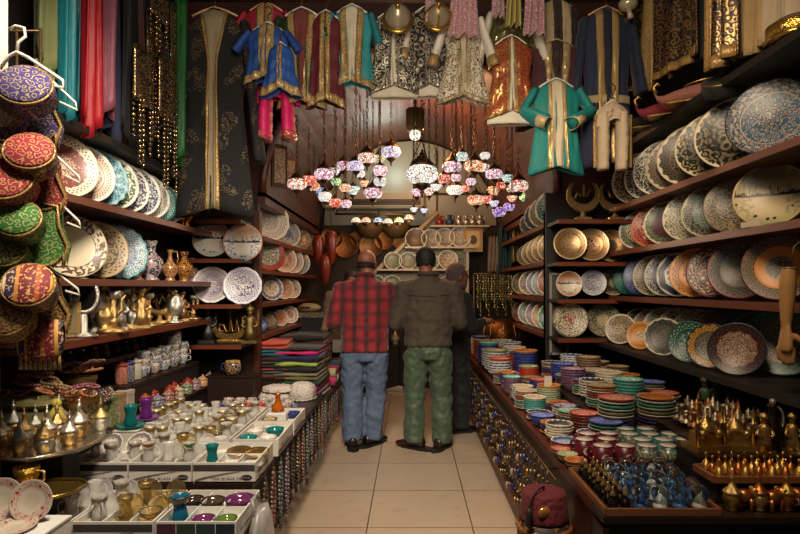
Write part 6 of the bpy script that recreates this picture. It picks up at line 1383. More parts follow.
def mirror(mt): 
    r=MB().tube([(.2*math.cos(t*PI/14),0,.68+.27*math.sin(t*PI/14)) for t in range(28)],.035,7,True)
    return [('base',MB().lathe([(0,0),(.2,0),(.22,.03),(.06,.08),(.05,.36),(0,.4)],18),mt),('frame',r,mt),('mirror_glass',MB().prism([(.19*math.cos(t*PI/12),.68+.26*math.sin(t*PI/12)) for t in range(24)],.02),metal('5a5650',.08))]
def egg(mt): return [('foot',MB().lathe([(0,0),(.2,0),(.22,.03),(.08,.1),(.1,.18),(0,.2)],18),mt),('egg_body',MB().lathe([(.08,.16),(.22,.32),(.25,.5),(.19,.7),(.09,.84),(0,.88)],22),mt),('finial',MB().lathe([(.05,.86),(.08,.9),(.03,.96),(0,1.02)],12),BRS)]
def ewer(mt): return [('body',MB().lathe([(0,0),(.16,0),(.17,.04),(.08,.1),(.2,.26),(.2,.36),(.08,.52),(.06,.72),(.1,.8),(0,.8)],20),mt),('spout',MB().tube([(.17,0,.3),(.3,0,.42),(.3,0,.62),(.36,0,.7)],[.05,.035,.025,.02],8),mt),('handle',MB().tube([(-.08,0,.76),(-.28,0,.72),(-.3,0,.45),(-.18,0,.3)],.025,7),mt),('lid',MB().lathe([(.1,.8),(.06,.9),(.03,.92),(.04,.97),(0,1.02)],14),BRS)]
def crescentm(mt): 
    P=[(.3*math.cos(a),.5+.3*math.sin(a)) for a in [math.radians(130-280*i/24+0) for i in range(25)]]; Q=[(.05+.21*math.cos(a),.56+.22*math.sin(a)) for a in [math.radians(-150+280*i/24) for i in range(25)]]
    return [('base',MB().lathe([(0,0),(.22,0),(.24,.03),(.06,.08),(.05,.22),(0,.24)],18),mt),('crescent',MB().tube([(.28*math.cos(math.radians(a)),0,.5+.28*math.sin(math.radians(a))) for a in range(120,421,15)],[.02+.05*math.sin(PI*i/20) for i in range(21)],8),mt),('ornament',MB().tube([(-.12,0,.42),(-.05,0,.5),(0,0,.38),(.06,0,.56),(.12,0,.44)],.025,6),mt)]
def figure(mt): return [('base',MB().box((0,0,.04),(.4,.3,.08)),mt),('robe',MB().lathe([(.17,.08),(.15,.3),(.11,.5),(.13,.62),(.06,.7),(0,.7)],16),mt),('head',MB().ball((0,0,.77),(.07,.07,.085)),mt),('turban',MB().lathe([(.075,.8),(.11,.84),(.09,.9),(.03,.95),(0,.97)],14),mt),('arm',MB().tube([(.12,0,.58),(.2,-.05,.45),(.1,-.12,.4)],.04,7),mt),('arm',MB().tube([(-.12,0,.58),(-.2,-.05,.45),(-.1,-.12,.4)],.04,7),mt)]
def frame(mt): return [('frame',MB().box((0,0,.4),(.5,.06,.78)),mt),('panel',MB().box((0,-.035,.4),(.36,.02,.6)),plain('8a7a58',.4)),('strut',MB().box((0,.12,.25),(.05,.2,.04)),mt)]
SPEC=[(68,'picture_frame','gold picture frame at the near end of the ornament shelf','frame',frame(BRS),.22),(84,'table_mirror','silver oval standing mirror on the ornament shelf','mirror',mirror(SLV),.30),(76,'candlestick','brass candlestick behind the gold frame','candlestick',candlestick(),.24),(96,'ornamental_egg','silver filigree egg on a foot','ornament',egg(SLV),.29),(104,'ewer','slim brass ewer right of the silver egg','ewer',ewer(BRS),.29),(113,'candlestick','silver and brass candlestick, fourth from the mirror','candlestick',candlestick(),.27),
 (119,'statuette','silver-grey robed statuette beside a candlestick','statuette',figure(SLV),.25),(127,'candlestick','tall brass candlestick in the middle of the ornament shelf','candlestick',candlestick(),.30),(133,'ewer','little silver ewer in the middle of the ornament shelf','ewer',ewer(SLV),.23),(141,'statuette','brass robed statuette left of the crescent','statuette',figure(BRS),.27),(148,'candlestick','brass candlestick left of the crescent','candlestick',candlestick(),.25),(159,'crescent_ornament','golden ring-shaped crescent ornament on the ornament shelf','ornament',crescentm(BRS),.34),(169,'ewer','brass ewer right of the crescent','ewer',ewer(BRS2),.27),(175,'ornamental_egg','small silver egg near the far end','ornament',egg(SLV),.24),(182,'statuette','small brass statuette near the far end','statuette',figure(BRS2),.24),(188,'crescent_ornament','small brass crescent at the far end of the ornament shelf','ornament',crescentm(BRS),.25),(193,'candlestick','small brass candlestick farthest on the ornament shelf','candlestick',candlestick(),.22)]
for i,(px,nm,lb,ct,ps,s) in enumerate(SPEC): orn(nm,lb,ct,px,ps,s,-1.665+.045*(i%2)*(-1 if i%4>1 else 1))
# white mug hanging under the shelf end
o=thing('mug','white mug with black painted marks under the far end of the ornament shelf','mug',(-1.66,YX(174,-1.66),.97)); part('mug_body',MB().lathe([(0,0),(.045,0),(.047,.005),(.047,.1),(.044,.1),(.044,.01),(0,.01)],22),brocade('c8c0b4','3a3430',40,.25,.4,0),o); part('handle',MB().tube([(-.045,0,.08),(-.075,0,.075),(-.075,0,.03),(-.045,0,.022)],.006,7),plain('c8c0b4',.4),o); part('hook',MB().tube([(0,0,.1),(0,0,.13),(-.03,0,.145)],.003,5),BRASSD,o)
# statuettes on the ledge left of the passage
PEW=metal('5a5854',.4,.5,30)
for px,ps,s,nm,t,ct in ((208,figure(PEW),.32,'statuette','grey metal knight-like statuette on the black ledge','statuette'),(250,figure(metal('8a7448',.4,.5,30)),.31,'statuette','brass-coloured robed statuette right of the calligraphy ship','statuette')):
    o=thing(nm,t,ct,(W(px,343,4.5).x,4.5,.928),0,None,s)
    for a,b,c in ps: part(a,b,c,o)
    part('helmet_spike' if px<220 else 'finial',MB().lathe([(.03,.95),(.015,1.0),(0,1.08)],10),ps[0][2],o); part('staff',MB().tube([(.22,-.05,.08),(.22,-.05,.85)],.014,6),ps[0][2],o)
OG=metal('a8844c',.35,.5,30)
o=thing('calligraphy_ship','brass ship-shaped calligraphy ornament between the two statuettes','ornament',(W(230,343,4.5).x,4.5,.928))
part('base',MB().box((0,0,.015),(.2,.08,.03),None,.01),OG,o)
part('hull',MB().prism([(-.14,.12),(-.10,.05),(-.05,.03),(.05,.03),(.10,.05),(.14,.13),(.11,.14),(.08,.09),(0,.07),(-.08,.09),(-.115,.135)],.04),OG,o)
part('calligraphy',MB().tube([(.10,0,.21),(.10,0,.10),(.07,0,.09),(.05,0,.19),(.05,0,.10),(.02,0,.09),(0,0,.22),(0,0,.1),(-.03,0,.09),(-.05,0,.14),(-.08,0,.15),(-.085,0,.10),(-.05,0,.09)],.0085,7),OG,o)
part('mast',MB().tube([(0,0,.2),(0,0,.29),(.01,0,.27)],.006,6),OG,o); part('bow_scroll',MB().tube([(-.13,0,.13),(-.15,0,.17),(-.12,0,.2),(-.10,0,.17)],.008,6),OG,o); part('stern_scroll',MB().tube([(.13,0,.13),(.155,0,.18),(.12,0,.21),(.10,0,.18)],.008,6),OG,o)
# ---- textiles
def folded(label,x,y,z,w,d,h,c,group,yaw=0):
    o=thing('folded_textile',label,'textile',(x,y,z),yaw,group); mt=cloth(c,.8,.3,10,.35)
    n_=14; prof=[]
    for i in range(n_+1):
        a=-PI/2+PI*i/n_; prof.append((-d/2-.012*math.cos(a)*1.2,h/2+h/2*math.sin(a)))
    sec=[(d/2,0)]+prof+[(d/2,h)]
    ph=RND.uniform(0,6); rings=[]
    for k in range(9):
        x_=-w/2+w*k/8; rings.append([(x_,p[0]+.006*math.sin(x_*25+ph),p[1]*(1+.12*math.sin(x_*19+ph*2))) for p in sec])
    part('folded_body',MB().loft(rings),mt,o)
    part('inner_fold',MB().box((0,-d/2+.01-.014,h*.5),(w*.96,.03,h*.16),None,.005),cloth(c,.9,.2,30,.6),o); return o
A=[('5a3020','brown-orange',.032),('3a5a5c','grey teal',.02),('8a2420','red',.022),('241c1c','black',.03),('4a4a30','olive black',.02),('3a1a1c','dark maroon',.035),('0e5a68','deep teal',.03),('146a78','bright teal',.02),('a84a3c','salmon',.03),('c8482c','orange-red, topmost',.03)]
z=.42
o=thing('display_crate','dark crate under the orange-topped textile stack','crate',(-1.24,5.0,.421)); part('body',MB().box((0,0,.085),(.36,.42,.17)),WDARK,o); part('lid',MB().box((0,0,.175),(.38,.44,.012)),WDARK,o)
z=.421+.182
for c,t,h in A: folded('%s folded textile in the left stack behind the little cups'%t,-1.22+RND.uniform(-.01,.01),5.0,z,.34,.40,h,c,'folded textiles in the left stack',.08); z+=h*1.14
z=.421; B=[('c8c0b0','white, lowest',.03),('5a2c6a','purple',.03),('b01a4a','crimson pink',.045),('1c3a24','dark green',.035),('6a6a3a','olive',.03),('8a7a5a','tan',.03),('141214','black, below the lime one',.045),('9ab048','lime green',.035),('181a48','navy',.05),('d01a6a','hot pink',.03),('1c1618','black, topmost',.025)]
for c,t,h in B: folded('%s folded textile in the right stack beside the aisle'%t,-.94+RND.uniform(-.012,.012),5.05,z,.36,.5,h,c,'folded textiles in the right stack',-.06); z+=h*1.14
z=.421
for c,t,h in (('3a1c1c','dark red',.08),('2c3a2c','dark green',.08),('5a1c24','wine red',.08),('1c2430','blue-black',.08),('6a2424','brick red',.06),('241a1a','brown black, topmost',.05)): folded('%s folded textile in the far stack behind the two front stacks'%t,-1.08,5.75,z,.5,.6,h,c,'folded textiles in the far stack'); z+=h*1.14
for i in range(9):
    c=('c83a6a','2c8a8a','d8c8a0','8a2c3a','3a4a8a','b8a04a','4a7a3a','c86a3c','6a3a6a')[i]
    o=thing('rolled_textile','%s rolled scarf in the rank along the aisle edge of the textile table'%('pink','teal','cream','wine','blue','mustard','green','orange','plum')[i],'textile',(-.775,5.4+.1*i+.05,.421),0,'rolled scarves along the aisle'); part('roll',MB().tube([(-.10,0,.045),(.06,0,.045)],.044,12),cloth(c),o); part('inner_roll',MB().tube([(.055,0,.045),(.066,0,.045)],.024,10),cloth(c,.9,.2,30,.7),o)
    if i%2==0:
        p=thing('rolled_textile','%s rolled scarf on top of the rank along the aisle edge'%('cream','pink','blue','teal','wine')[i//2],'textile',(-.775,5.45+.1*i+.05,.421+.078),0,'rolled scarves on top'); part('roll',MB().tube([(-.10,0,.045),(.06,0,.045)],.044,12),cloth(('c8b890','b83a5a','2c3a7a','1c6a70','7a2430')[i//2]),p); part('inner_roll',MB().tube([(.055,0,.045),(.066,0,.045)],.024,10),cloth('3a2420'),p)
# crocheted whites in front of the stacks
n=NT('crochet'); v=n.coord('Object'); d=n.voro(v,70); n.bump(d,.8,.01); CRO=n.fin(n.mix(d,hx('d8ccc4'),hx('a89a92')),.9)
for i,(x,y,z,w,d_,h) in enumerate(((-1.02,4.36,.521,.26,.22,.05),(-1.0,4.36,.575,.24,.2,.045),(-.82,4.34,.521,.2,.24,.12))):
    o=thing('crochet_cloth',('lower folded white crochet cloth before the textile stacks','upper folded grey-white crochet cloth before the textile stacks','heaped pinkish crochet cloth beside the aisle before the textile stacks')[i],'cloth',(x,y,z)); ph=i*2.1
    part('folds',MB().loft([[(w/2*s_*math.cos(t*PI/12)*(1+.08*math.sin(t*1.9+ph)),d_/2*s_*math.sin(t*PI/12)*(1+.08*math.sin(t*2.3+ph)),zz*h+.004*math.sin(t*3)*(zz>0)) for t in range(24)] for s_,zz in ((.95,0),(1.02,.2),(1,.5),(.93,.8),(.6,1.0),(.2,1.04))]),CRO,o)
    part('lace_edge',MB().tube([(w/2*1.03*math.cos(t*PI/18),d_/2*1.03*math.sin(t*PI/18),.006+.004*(t%2)) for t in range(36)],.006,5,True),CRO,o)
for i in range(5):
    o=thing('beaded_purse','%s patterned little purse lying behind the amber bottle'%('navy','teal','wine','ochre','grey')[i],'purse',(-1.12+.105*i,3.80+.02*(i%2)-.02,.521),.2*i,'little patterned purses',.8) if False else None
# hanging strings along the side of the left table
HM_=[brocade('4a4038','b8a078',60,.4,.5,.5),brocade('6a3a34','c8a090',60,.4,.5,.3),brocade('3a4a4a','a8b0a0',60,.4,.5,.3),brocade('5a4a5a','c8b0b8',60,.4,.5,.3),brocade('2c2420','8a7a5c',60,.4,.5,.5)]
for i in range(26):
    y=2.62+.155*i; L=.28+.08*((i*5)%4)/3; z=.50 if y<4.5 else .40
    if y>4.5: L-=.06
    x=-.668 if y<4.5 else -.70
    o=thing('hanging_necklace','beaded necklace hanging on the aisle side of the left table','necklace',(x,y,z),0,'necklaces along the left table side')
    m=MB()
    for s in (-1,1):
        for k in range(int(L/.022)): u=k*.022/L; m.ball((.003,s*.032*math.sin(PI*min(1,u*1.02)),-.012-u*L),(.009,.009,.011),6,4)
    part('beads',m,HM_[i%5],o); part('pendant',MB().ball((.004,0,-L-.02),(.010,.018,.026),10,8),HM_[(i+2)%5],o); part('hook',MB().tube([(.0,0,-.01),(.006,0,.004),(-.012,0,.008)],.003,5),BRASSD,o)
# plastic bag at the corner
n=NT('thin_plastic'); BAGM=n.fin(hx('a8a29c'),.35,0,Transmission_Weight=.35)
o=thing('plastic_bag','crumpled translucent white plastic bag hanging at the corner of the front boxes','bag',(-.585,2.25,.40)); part('pouch',MB().loft([[(w*math.cos(t*PI/10)*(1+.12*math.sin(t*2.2)),d*math.sin(t*PI/10)*(1+.1*math.cos(t*1.7)),z) for t in range(20)] for w,d,z in ((.02,.06,.1),(.035,.10,.04),(.045,.12,-.06),(.05,.13,-.2),(.045,.12,-.33),(.03,.1,-.395))]),BAGM,o); part('handle',MB().tube([(-.01,-.05,.09),(-.03,-.03,.14),(-.03,.03,.14),(-.01,.05,.09)],.008,6,flat=.5),BAGM,o)
# beige iron-like holder and camera box on the low inner shelf end
o=thing('tissue_holder','beige rounded wooden holder with a dark slot at the end of the inner left shelf','holder',W(309,312,6.6)); part('body',MB().ball((0,0,.05),(.14,.09,.055),20,12),plain('a08c68',.5),o); part('slot',MB().box((-.03,-.085,.055),(.12,.02,.02),None,.008),plain('1c1410',.6),o)
o=thing('display_cabinet','dark cabinet with a pale speckled cloth at the end of the inner left aisle','cabinet',(W(309,312,6.6).x,6.62,0)); zt=W(309,312,6.6).z; part('body',MB().box((0,0,zt/2-.01),(.34,.3,zt-.03)),WBLACK,o); part('cover_cloth',MB().box((0,0,zt-.03),(.36,.32,.055)),brocade('4a4438','a89c80',30,.4,.7,0),o)

cols=[('b05a2c','orange'),('3a5a8a','blue'),('8a2c3a','wine'),('c8b48a','cream'),('4a6a4a','green'),('7a4a7a','purple'),('c87a3a','amber'),('2c3a5a','navy')]
for i,(c,t) in enumerate(cols):
    o=thing('trinket_box','%s patterned round trinket box along the front of the wall step, %s from the viewer'%(t,ORD[i]),'box',(-1.535,3.32+.15*i,.636),0,None); part('body',MB().lathe([(0,0),(.034,0),(.036,.006),(.036,.05),(0,.05)],20),brocade(c,'d8c8a8',60,.3,.5,0),o); part('lid',MB().lathe([(.038,.048),(.038,.058),(.02,.07),(.006,.074),(.007,.084),(0,.088)],20),brocade(c,'e0d0b0',60,.3,.5,.1),o)
# ================================================================= right counter goods
ZC=.6185
BWM=MB().lathe([(0,0),(.45,0),(.48,.06),(.78,.28),(1.0,.56),(1.0,.6),(.95,.6),(.72,.32),(.42,.12),(0,.09)],28).mesh('bowl',[plain('ffffff')])
SHM=MB().lathe([(0,0),(.6,0),(.64,.04),(.92,.14),(1.0,.22),(1.0,.25),(.95,.24),(.66,.1),(0,.07)],28).mesh('shallow_dish',[plain('ffffff')])
BM=[('white and blue',PM('c8ccd0','b8c0cc','30487a','c8c8c4','28407a','8a3a34',12,6)),('cream floral',PM('c8bca4','c0b298','b0a084',CR,'7a3a2c','3a4a3a',10,6)),('red',PM('a82a20','9a241c','8a2018','b83a28','d8c8b0','5a1410',10,5,(0,.7),.2)),
 ('deep blue',PM('1c2c78','22348a','1a2868','2c3c8a','8a98c8','101840',12,6,(0,.9),.3)),('turquoise',PM('2a8078','2f8a80','247068','4a9a90','c8d8cc','1a4a44',12,6,(0,.9),.25)),('orange',PM('c87428','b8682a','a85c24','c88a4a','5a2c14','e0c090',12,5,(0,.6),.25)),
 ('olive green',PM('5a6a38','6a7644','4a5a30','8a8a60','c8c09a','2c341c',12,6,(0,.9),.25)),('dark brown',PM('4a3424','3a281c','50382a','7a624a','c0a880','1c120c',12,7,(0,.9),.3)),('violet',PM('4a2a4a','5a3458','3c2240','6a4a64','c0a8b8','1c101c',12,6,(0,.9),.3)),
 ('white and black',PM('c8c4b8','b8b4a8','3a3838','c8c4b8','1c1a1a','6a6a64',14,7)),('maroon',PM('4c1a1c','5a2020','3c1416','6a3028','c0a080','1c0a0a',12,6,(0,.9),.25)),('pale green',PM('9aa88a','8a9a7a','6a8066','b0b89a','3a5a3c','c8ccb0',12,6,(0,.9),.3))]
def stack(x,y,z,r,n,ci,where,top=None,mesh=None,step=.17):
    me=mesh or BWM; g='bowls in the stack '+where
    nm,mt=BM[ci%len(BM)]
    for k in range(n):
        tp=k==n-1; cj=ci if not tp or top is None else top; a,mtt=BM[cj%len(BM)]
        if not tp and me is SHM: a,mtt=BM[(ci+k*5)%len(BM)] 
        lab=('topmost '+a+' bowl, '+where) if tp else ('%s bowl %s from bottom, %s'%(a,ORD[k],where))
        solo('bowl' if me is BWM else 'plate',me,mtt,lab,'bowl' if me is BWM else 'plate',(x+RND.uniform(-.003,.003),y+RND.uniform(-.003,.003),z),(0,0,RND.uniform(0,6)),g,scale=r); z+=r*step
rows=[(.725,.066,13,2.62,'aisle row'),(.875,.072,12,2.58,'second row'),(1.035,.078,9,3.05,'third row'),(1.205,.082,8,3.12,'fourth row')]
o=thing('display_step','raised dark step along the middle of the right counter under inner bowl piles','step',(1.19,3.62,ZC)); part('top_board',MB().box((0,0,.095),(.50,1.32,.015)),WDARK,o); part('riser',MB().box((-.235,0,.044),(.015,1.32,.086)),WBLACK,o); part('end_panel',MB().box((0,-.65,.044),(.46,.015,.086)),WBLACK,o)
k=0
seq=[0,1,5,3,9,4,1,0,6,8,2,3,1,7,0,10,4,9,5,11,1,3,7,2,0,6,9,1,8,5,3,0,4,10,1,2,7,9,0,6,11,5,1,3]
tops=[2,5,6,3,9,1,4,0,8,2,7,11,3,1,5]
for ri,(x,r,n,y0,wh) in enumerate(rows):
    for j in range(n):
        y=y0+j*(2*r+.018)
        if x>.93 and y>4.22: break
        nb=(4,6,3,5,7,4,5)[(j*3+ri*2)%7]+(2 if x>.93 else 0); me=BWM if (j+ri)%2 else SHM
        if j>5 and ri<2: nb+=3
        stack(x+.012*((j*7)%3-1),y,ZC+(.104 if x>.93 else 0),r,nb,seq[k%len(seq)],'%s pile from the mugs, %s'%(ORD[j],wh),tops[(k*4)%len(tops)] if k%2 else None,me,.2 if me is BWM else .17); k+=1
for i,x in enumerate((.745,.955)):
    for j in range(7): stack(x,4.72+.225*j,ZC,.098,(6,8,7,9,7,8,9)[(j+3*i)%7],seq[(j*7+i*3)%len(seq)],'%s far pile along the aisle, %s file'%(ORD[j],('aisle','inner')[i]),tops[(j*2+i)%len(tops)],BWM,.22)
# wide plates lying along the back of the counter in piles
for j in range(7):
    y=3.03+.175*j; stack(1.358,y-.0,ZC+.104,.072,(6,8,5,7,9,6,8)[j],seq[(j*5+2)%len(seq)],'%s pile by the wall shelf'%ORD[j],(2,3,2,5,7,0,6)[j],SHM,.2)
# the two red dishes and the blue bowl that stand out
for x,y,ci,t,r,n_ in ((1.025,2.84,2,'red-topped pile left of the chess pieces',.088,12),(1.235,2.86,5,'orange-topped pile behind the chess pieces',.088,12),(1.36,2.98-.06,7,'brown-topped pile by the wall',.07,9),(.94,2.74,3,'blue-topped pile behind the mugs',.08,7)):
    stack(x,y,ZC,r,n_,seq[(n_*3)%len(seq)],t,ci,SHM,.19)
# white tag cards between stacks
for i,(px,py,Y) in enumerate(((548,385,3.6),(547,372,4.15))):
    c=W(px,py,Y); o=solo('price_card',MB().box((0,0,.0),(.05,.003,.11)),plain('c8c0b4',.5,0,.1),'upright white price card between the stacks, %s'%('nearer','farther')[i],'card',(c.x,Y,max(c.z,ZC+.056)),(0,0,.1))
# ---- mugs
MUGM=MB().lathe([(0,0),(.033,0),(.036,.004),(.041,.095),(.038,.095),(.033,.008),(0,.008)],26).mesh('mug_body',[plain('ffffff')])
MHM=MB().tube([(0,.038,.078),(0,.06,.076),(0,.066,.05),(0,.056,.028),(0,.036,.024)],.0055,7).mesh('handle',[plain('ffffff')])
RIMM=MB().lathe([(.0372,.08),(.0375,.0955),(.0412,.0962),(.0416,.0935),(.0412,.0925)],26).mesh('rim',[plain('ffffff')])
INM=MB().lathe([(0,.07),(.0355,.07),(.0368,.094)],24).mesh('white_inside',[plain('ffffff')])
WHT=plain('d0c4b8',.35,0,.1); MAR=plain('5a1420',.35,0,.25); TEALM=plain('3a6a68',.35,0,.4)
def crescent_decal(r,h,off,star=False):
    """crescent wrapped on the mug wall, facing -y"""
    m=MB()
    pts=[(.017*math.cos(math.radians(a)),.017*math.sin(math.radians(a))) for a in range(40,321,20)]+[(.006+.0135*math.cos(math.radians(a)),.0135*math.sin(math.radians(a))) for a in range(305,54,-25)]
    n_=len(pts); N3=15
    out=pts[:N3]; inn=pts[N3:][::-1]
    def wr(x,z): a=-PI/2+x/r+off; rr=r+ .0012+(z+h-.05)*.055; return (rr*math.cos(a),rr*math.sin(a),h+z)
    vs=[]; fs=[]
    for i in range(N3):
        q=inn[min(len(inn)-1,round(i*(len(inn)-1)/(N3-1)))]; vs+= [wr(*out[i]),wr(*q)]
    for i in range(N3-1): fs.append((2*i,2*i+1,2*i+3,2*i+2))
    m.add(vs,fs,False)
    s=[(.018+.0075*(1 if k%2==0 else .4)*math.cos(PI*k/5+PI),.0075*(1 if k%2==0 else .4)*math.sin(PI*k/5)) for k in range(10)]
    m.add([wr(*p) for p in s],[list(range(10))],False); return m.mesh('crescent_and_star',[WHT])
CREM=crescent_decal(.0385,.05,.15)
SKYM=scene_plate('4a7a80','2c4a48','1c2422','3a6a68','7a8a6a')
mm=[(.735,2.34),(.84,2.34),(.69+.06,2.445),(.865,2.445),(.76,2.55),(.885,2.545),(.70,2.54)]
mm=[(.80,2.37,'front left'),(.895,2.37,'front right'),(.755,2.47,'second-row left'),(.855,2.475,'second-row right'),(.80,2.565,'third-row left'),(.895,2.57,'third-row right')]
for x,y,w in mm:
    if x<.8 and False: continue
    o=thing('mug','maroon mug with white crescent and star, %s of the maroon block'%w,'mug',(x,y,ZC),(0,0,-.1),'maroon crescent mugs'); part('mug_body',MUGM,MAR,o); part('handle',MHM,MAR,o,rot=(0,0,.9)); part('rim',RIMM,MAR,o); part('white_inside',INM,WHT,o); part('crescent_and_star',CREM,None,o)
k=0
for j in range(4):
    for i in range(3 if j<3 else 2):
        x=.985+.092*i+(.02 if j%2 else 0); y=2.37+.095*j; k+=1
        o=thing('mug','teal picture mug, %s from the left in the %s row of the teal block'%(ORD[i],ORD[j]),'mug',(x,y,ZC),(0,0,RND.uniform(-.3,.3)),'teal picture mugs'); part('mug_body',MUGM,(TEALM,brocade('3a5a58','a89a78',30,.3,.4,0),TEALM)[k%3],o); part('handle',MHM,TEALM,o,rot=(0,0,-.6)); part('rim',RIMM,TEALM,o); part('white_inside',INM,WHT,o)
        if j==0: part('picture_band',MB().lathe([(.0375,.025),(.0408,.078)],24),brocade('4a6a64','b8ac88',40,.35,.4,0),o)
# little bowls left of the mugs
for x,y,z,ci,t in ((.685,2.36,ZC,5,'orange little dish at the corner before the mugs'),(.675,2.445,ZC,6,'green-rimmed little bowl behind the orange dish'),(.67,2.53,ZC,2,'coral little bowl at the aisle edge behind the green one')):
    solo('bowl',BWM,BM[7][1],'dark bowl under the '+t.split(' at')[0].split(' behind')[0],'bowl',(x,y,z),0,None,scale=.042); solo('bowl',BWM,BM[ci][1],t,'bowl',(x,y,z+.012),0,None,scale=.045)
# ---- tray with snow globes, perfume bottles and glass trinkets (front ledge)
def rim_tray(label,x0,x1,y0,y1,z,mat):
    o=thing('wooden_tray',label,'tray',((x0+x1)/2,(y0+y1)/2,z)); w,d=x1-x0,y1-y0
    part('base',MB().box((0,0,.005),(w,d,.01)),mat,o)
    for c,s in (((0,-d/2,.012),(w,.012,.022)),((0,d/2,.012),(w,.012,.022)),((-w/2,0,.012),(.012,d,.022)),((w/2,0,.012),(.012,d,.022))): part('rim',MB().box(c,s),wood('8a5a38','5a341c','x'),o)
    return o
rim_tray('wooden tray of snow globes and little dark bottles at the lower right',.645,1.02,1.875,2.30,ZC,WDARK)
GLB=glass('c8d8e0',.85,.02)
GL_SPH=MB().lathe([(.012,.014),(.021,.022),(.027,.036),(.0275,.046),(.023,.06),(.012,.07),(0,.0725)],20).mesh('glass_dome',[plain('ffffff')]); GL_BASE=MB().lathe([(0,0),(.022,0),(.024,.004),(.019,.016),(.012,.018),(0,.018)],18).mesh('base',[plain('ffffff')])
MINI=MB(); MINI.lathe([(0,.016),(.012,.016),(.013,.024),(.009,.034),(.004,.042),(0,.045)],12); MINI.tube([(.011,0,.016),(.011,0,.046)],.0014,5); MINI.tube([(-.011,0,.016),(-.011,0,.046)],.0014,5); MINI=MINI.mesh('mosque_figure',[plain('ffffff')])
k=0
for j in range(5):
    for i in range(4):
        x=.775+.066*i+.012*(j%2); y=1.915+.078*j; c=('2a5a98','d0d4d8','3a6aa0','b8b4a0','4a7ab0')[(i+2*j)%5]; cn=('blue','white','sky blue','cream','pale blue')[(i+2*j)%5]
        o=thing('snow_globe','snow globe with %s mosque, %s from left in the %s row of globes'%(cn,ORD[i],ORD[j]),'snow globe',(x,y,ZC+.011),RND.uniform(0,6),'snow globes on the tray',1.05)
        part('base',GL_BASE,plain(c,.4),o); part('glass_dome',GL_SPH,GLB,o); part('mosque_figure',MINI,plain(c,.4),o)
PB=MB().lathe([(0,0),(.014,0),(.017,.01),(.014,.024),(.006,.032),(.005,.04),(0,.04)],14).mesh('body',[plain('ffffff')]); PS=MB().lathe([(.006,.04),(.011,.046),(.006,.056),(.003,.062),(.006,.068),(0,.075)],12).mesh('stopper',[plain('ffffff')])
for j in range(8):
    for i in range(2): 
        o=thing('perfume_bottle','tiny dark perfume bottle, %s in the %s file beside the snow globes'%(ORD[j],('left','right')[i]),'bottle',(.68+.042*i,1.91+.048*j,ZC+.011),0,'tiny dark perfume bottles'); part('body',PB,metal('3a2c20',.2,.5,200) if (i+j)%3 else glass('2a2420',.4),o); part('stopper',PS,BRS,o)
# lower ledge under the tray: row of glass trinkets
for i in range(16):
    x=.69+.062*i; c=('3a4a4a','2c3a3c','4a4a3c','2a3040')[i%4]
    o=thing('glass_figurine','small glass figurine, %s from the left on the ledge under the trays'%ORD[i],'figurine',(x,1.905,.387),RND.uniform(0,6),'glass figurines on the lower ledge',1.25); part('base',GL_BASE,plain(c,.3),o); part('glass_dome',GL_SPH,glass(('8a9a98','a8b0a8','7a8a90','9a9a88')[i%4],.8,.03),o); part('figure',MINI,plain(('8a8a70','6a7a6a','4a5a7a','a89a70')[i%4],.4),o)
# ---- brass corner, far right front
o=thing('riser_block','low dark riser under the tray of brass bells','riser',(1.23,2.055,ZC)); part('body',MB().box((0,0,.03),(.32,.13,.06)),WBLACK,o); part('top_board',MB().box((0,0,.064),(.33,.135,.008)),WDARK,o)
rim_tray('dark tray of small brass bells at the right front',1.06,1.40,1.985,2.125,ZC+.069,WBLACK)
BELL=MB().lathe([(.022,0),(.02,.006),(.015,.02),(.010,.032),(.004,.036),(.003,.05),(.006,.055),(.004,.062),(0,.066)],16).mesh('bell_body',[plain('ffffff')]); CLAP=MB().ball((0,0,.004),(.005,.005,.005),8,6).mesh('clapper',[plain('ffffff')])
COP=metal('b8743c',.28,.3,120); BB=metal('c8a050',.28,.4,120)
for j in range(3):
    for i in range(7):
        o=thing('brass_bell','small brass hand bell, %s from the left in the %s row of the dark tray'%(ORD[i],('front','middle','back')[j]),'bell',(1.09+.047*i,2.01+.044*j,ZC+.081),RND.uniform(0,6),'small brass bells',1.0); part('bell_body',BELL,(BB,COP)[(i+j)%2],o); part('clapper',CLAP,BRASSD,o)
o=thing('riser_block','dark riser carrying the brass mosque models and the tall ewer','riser',(1.30,2.235,ZC)); part('body',MB().box((0,0,.055),(.42,.20,.11)),WBLACK,o); part('top_board',MB().box((0,0,.115),(.44,.21,.01)),WDARK,o)
GMOS=metal('b89858',.3,.4,80)
def mosque(label,x,y,z,s,mt,group=None):
    o=thing('mosque_model',label,'model',(x,y,z),RND.uniform(-.3,.3),group,s)
    part('base',MB().box((0,0,.01),(.12,.09,.02)),mt,o); part('hall',MB().box((0,0,.04),(.08,.06,.04)),mt,o); part('dome',MB().lathe([(.034,.06),(.033,.072),(.024,.09),(.008,.1),(.004,.112),(0,.118)],18),mt,o)
    for sx in (-1,1): part('minaret',MB().lathe([(.007,.02),(.006,.09),(.009,.092),(.009,.097),(.005,.1),(.005,.13),(0,.155)],10,Matrix.Translation((sx*.05,-.03,0))),mt,o)
    for sx in (-1,1): part('half_dome',MB().ball((sx*.03,-.03,.058),(.016,.014,.016),10,8),mt,o)
    return o
mosque('brass mosque model with slender minarets, left of two on the dark riser',1.15,2.22,ZC+.121,1.15,GMOS); mosque('brass mosque model with slender minarets, right of two on the dark riser',1.27,2.23,ZC+.121,1.1,GMOS)
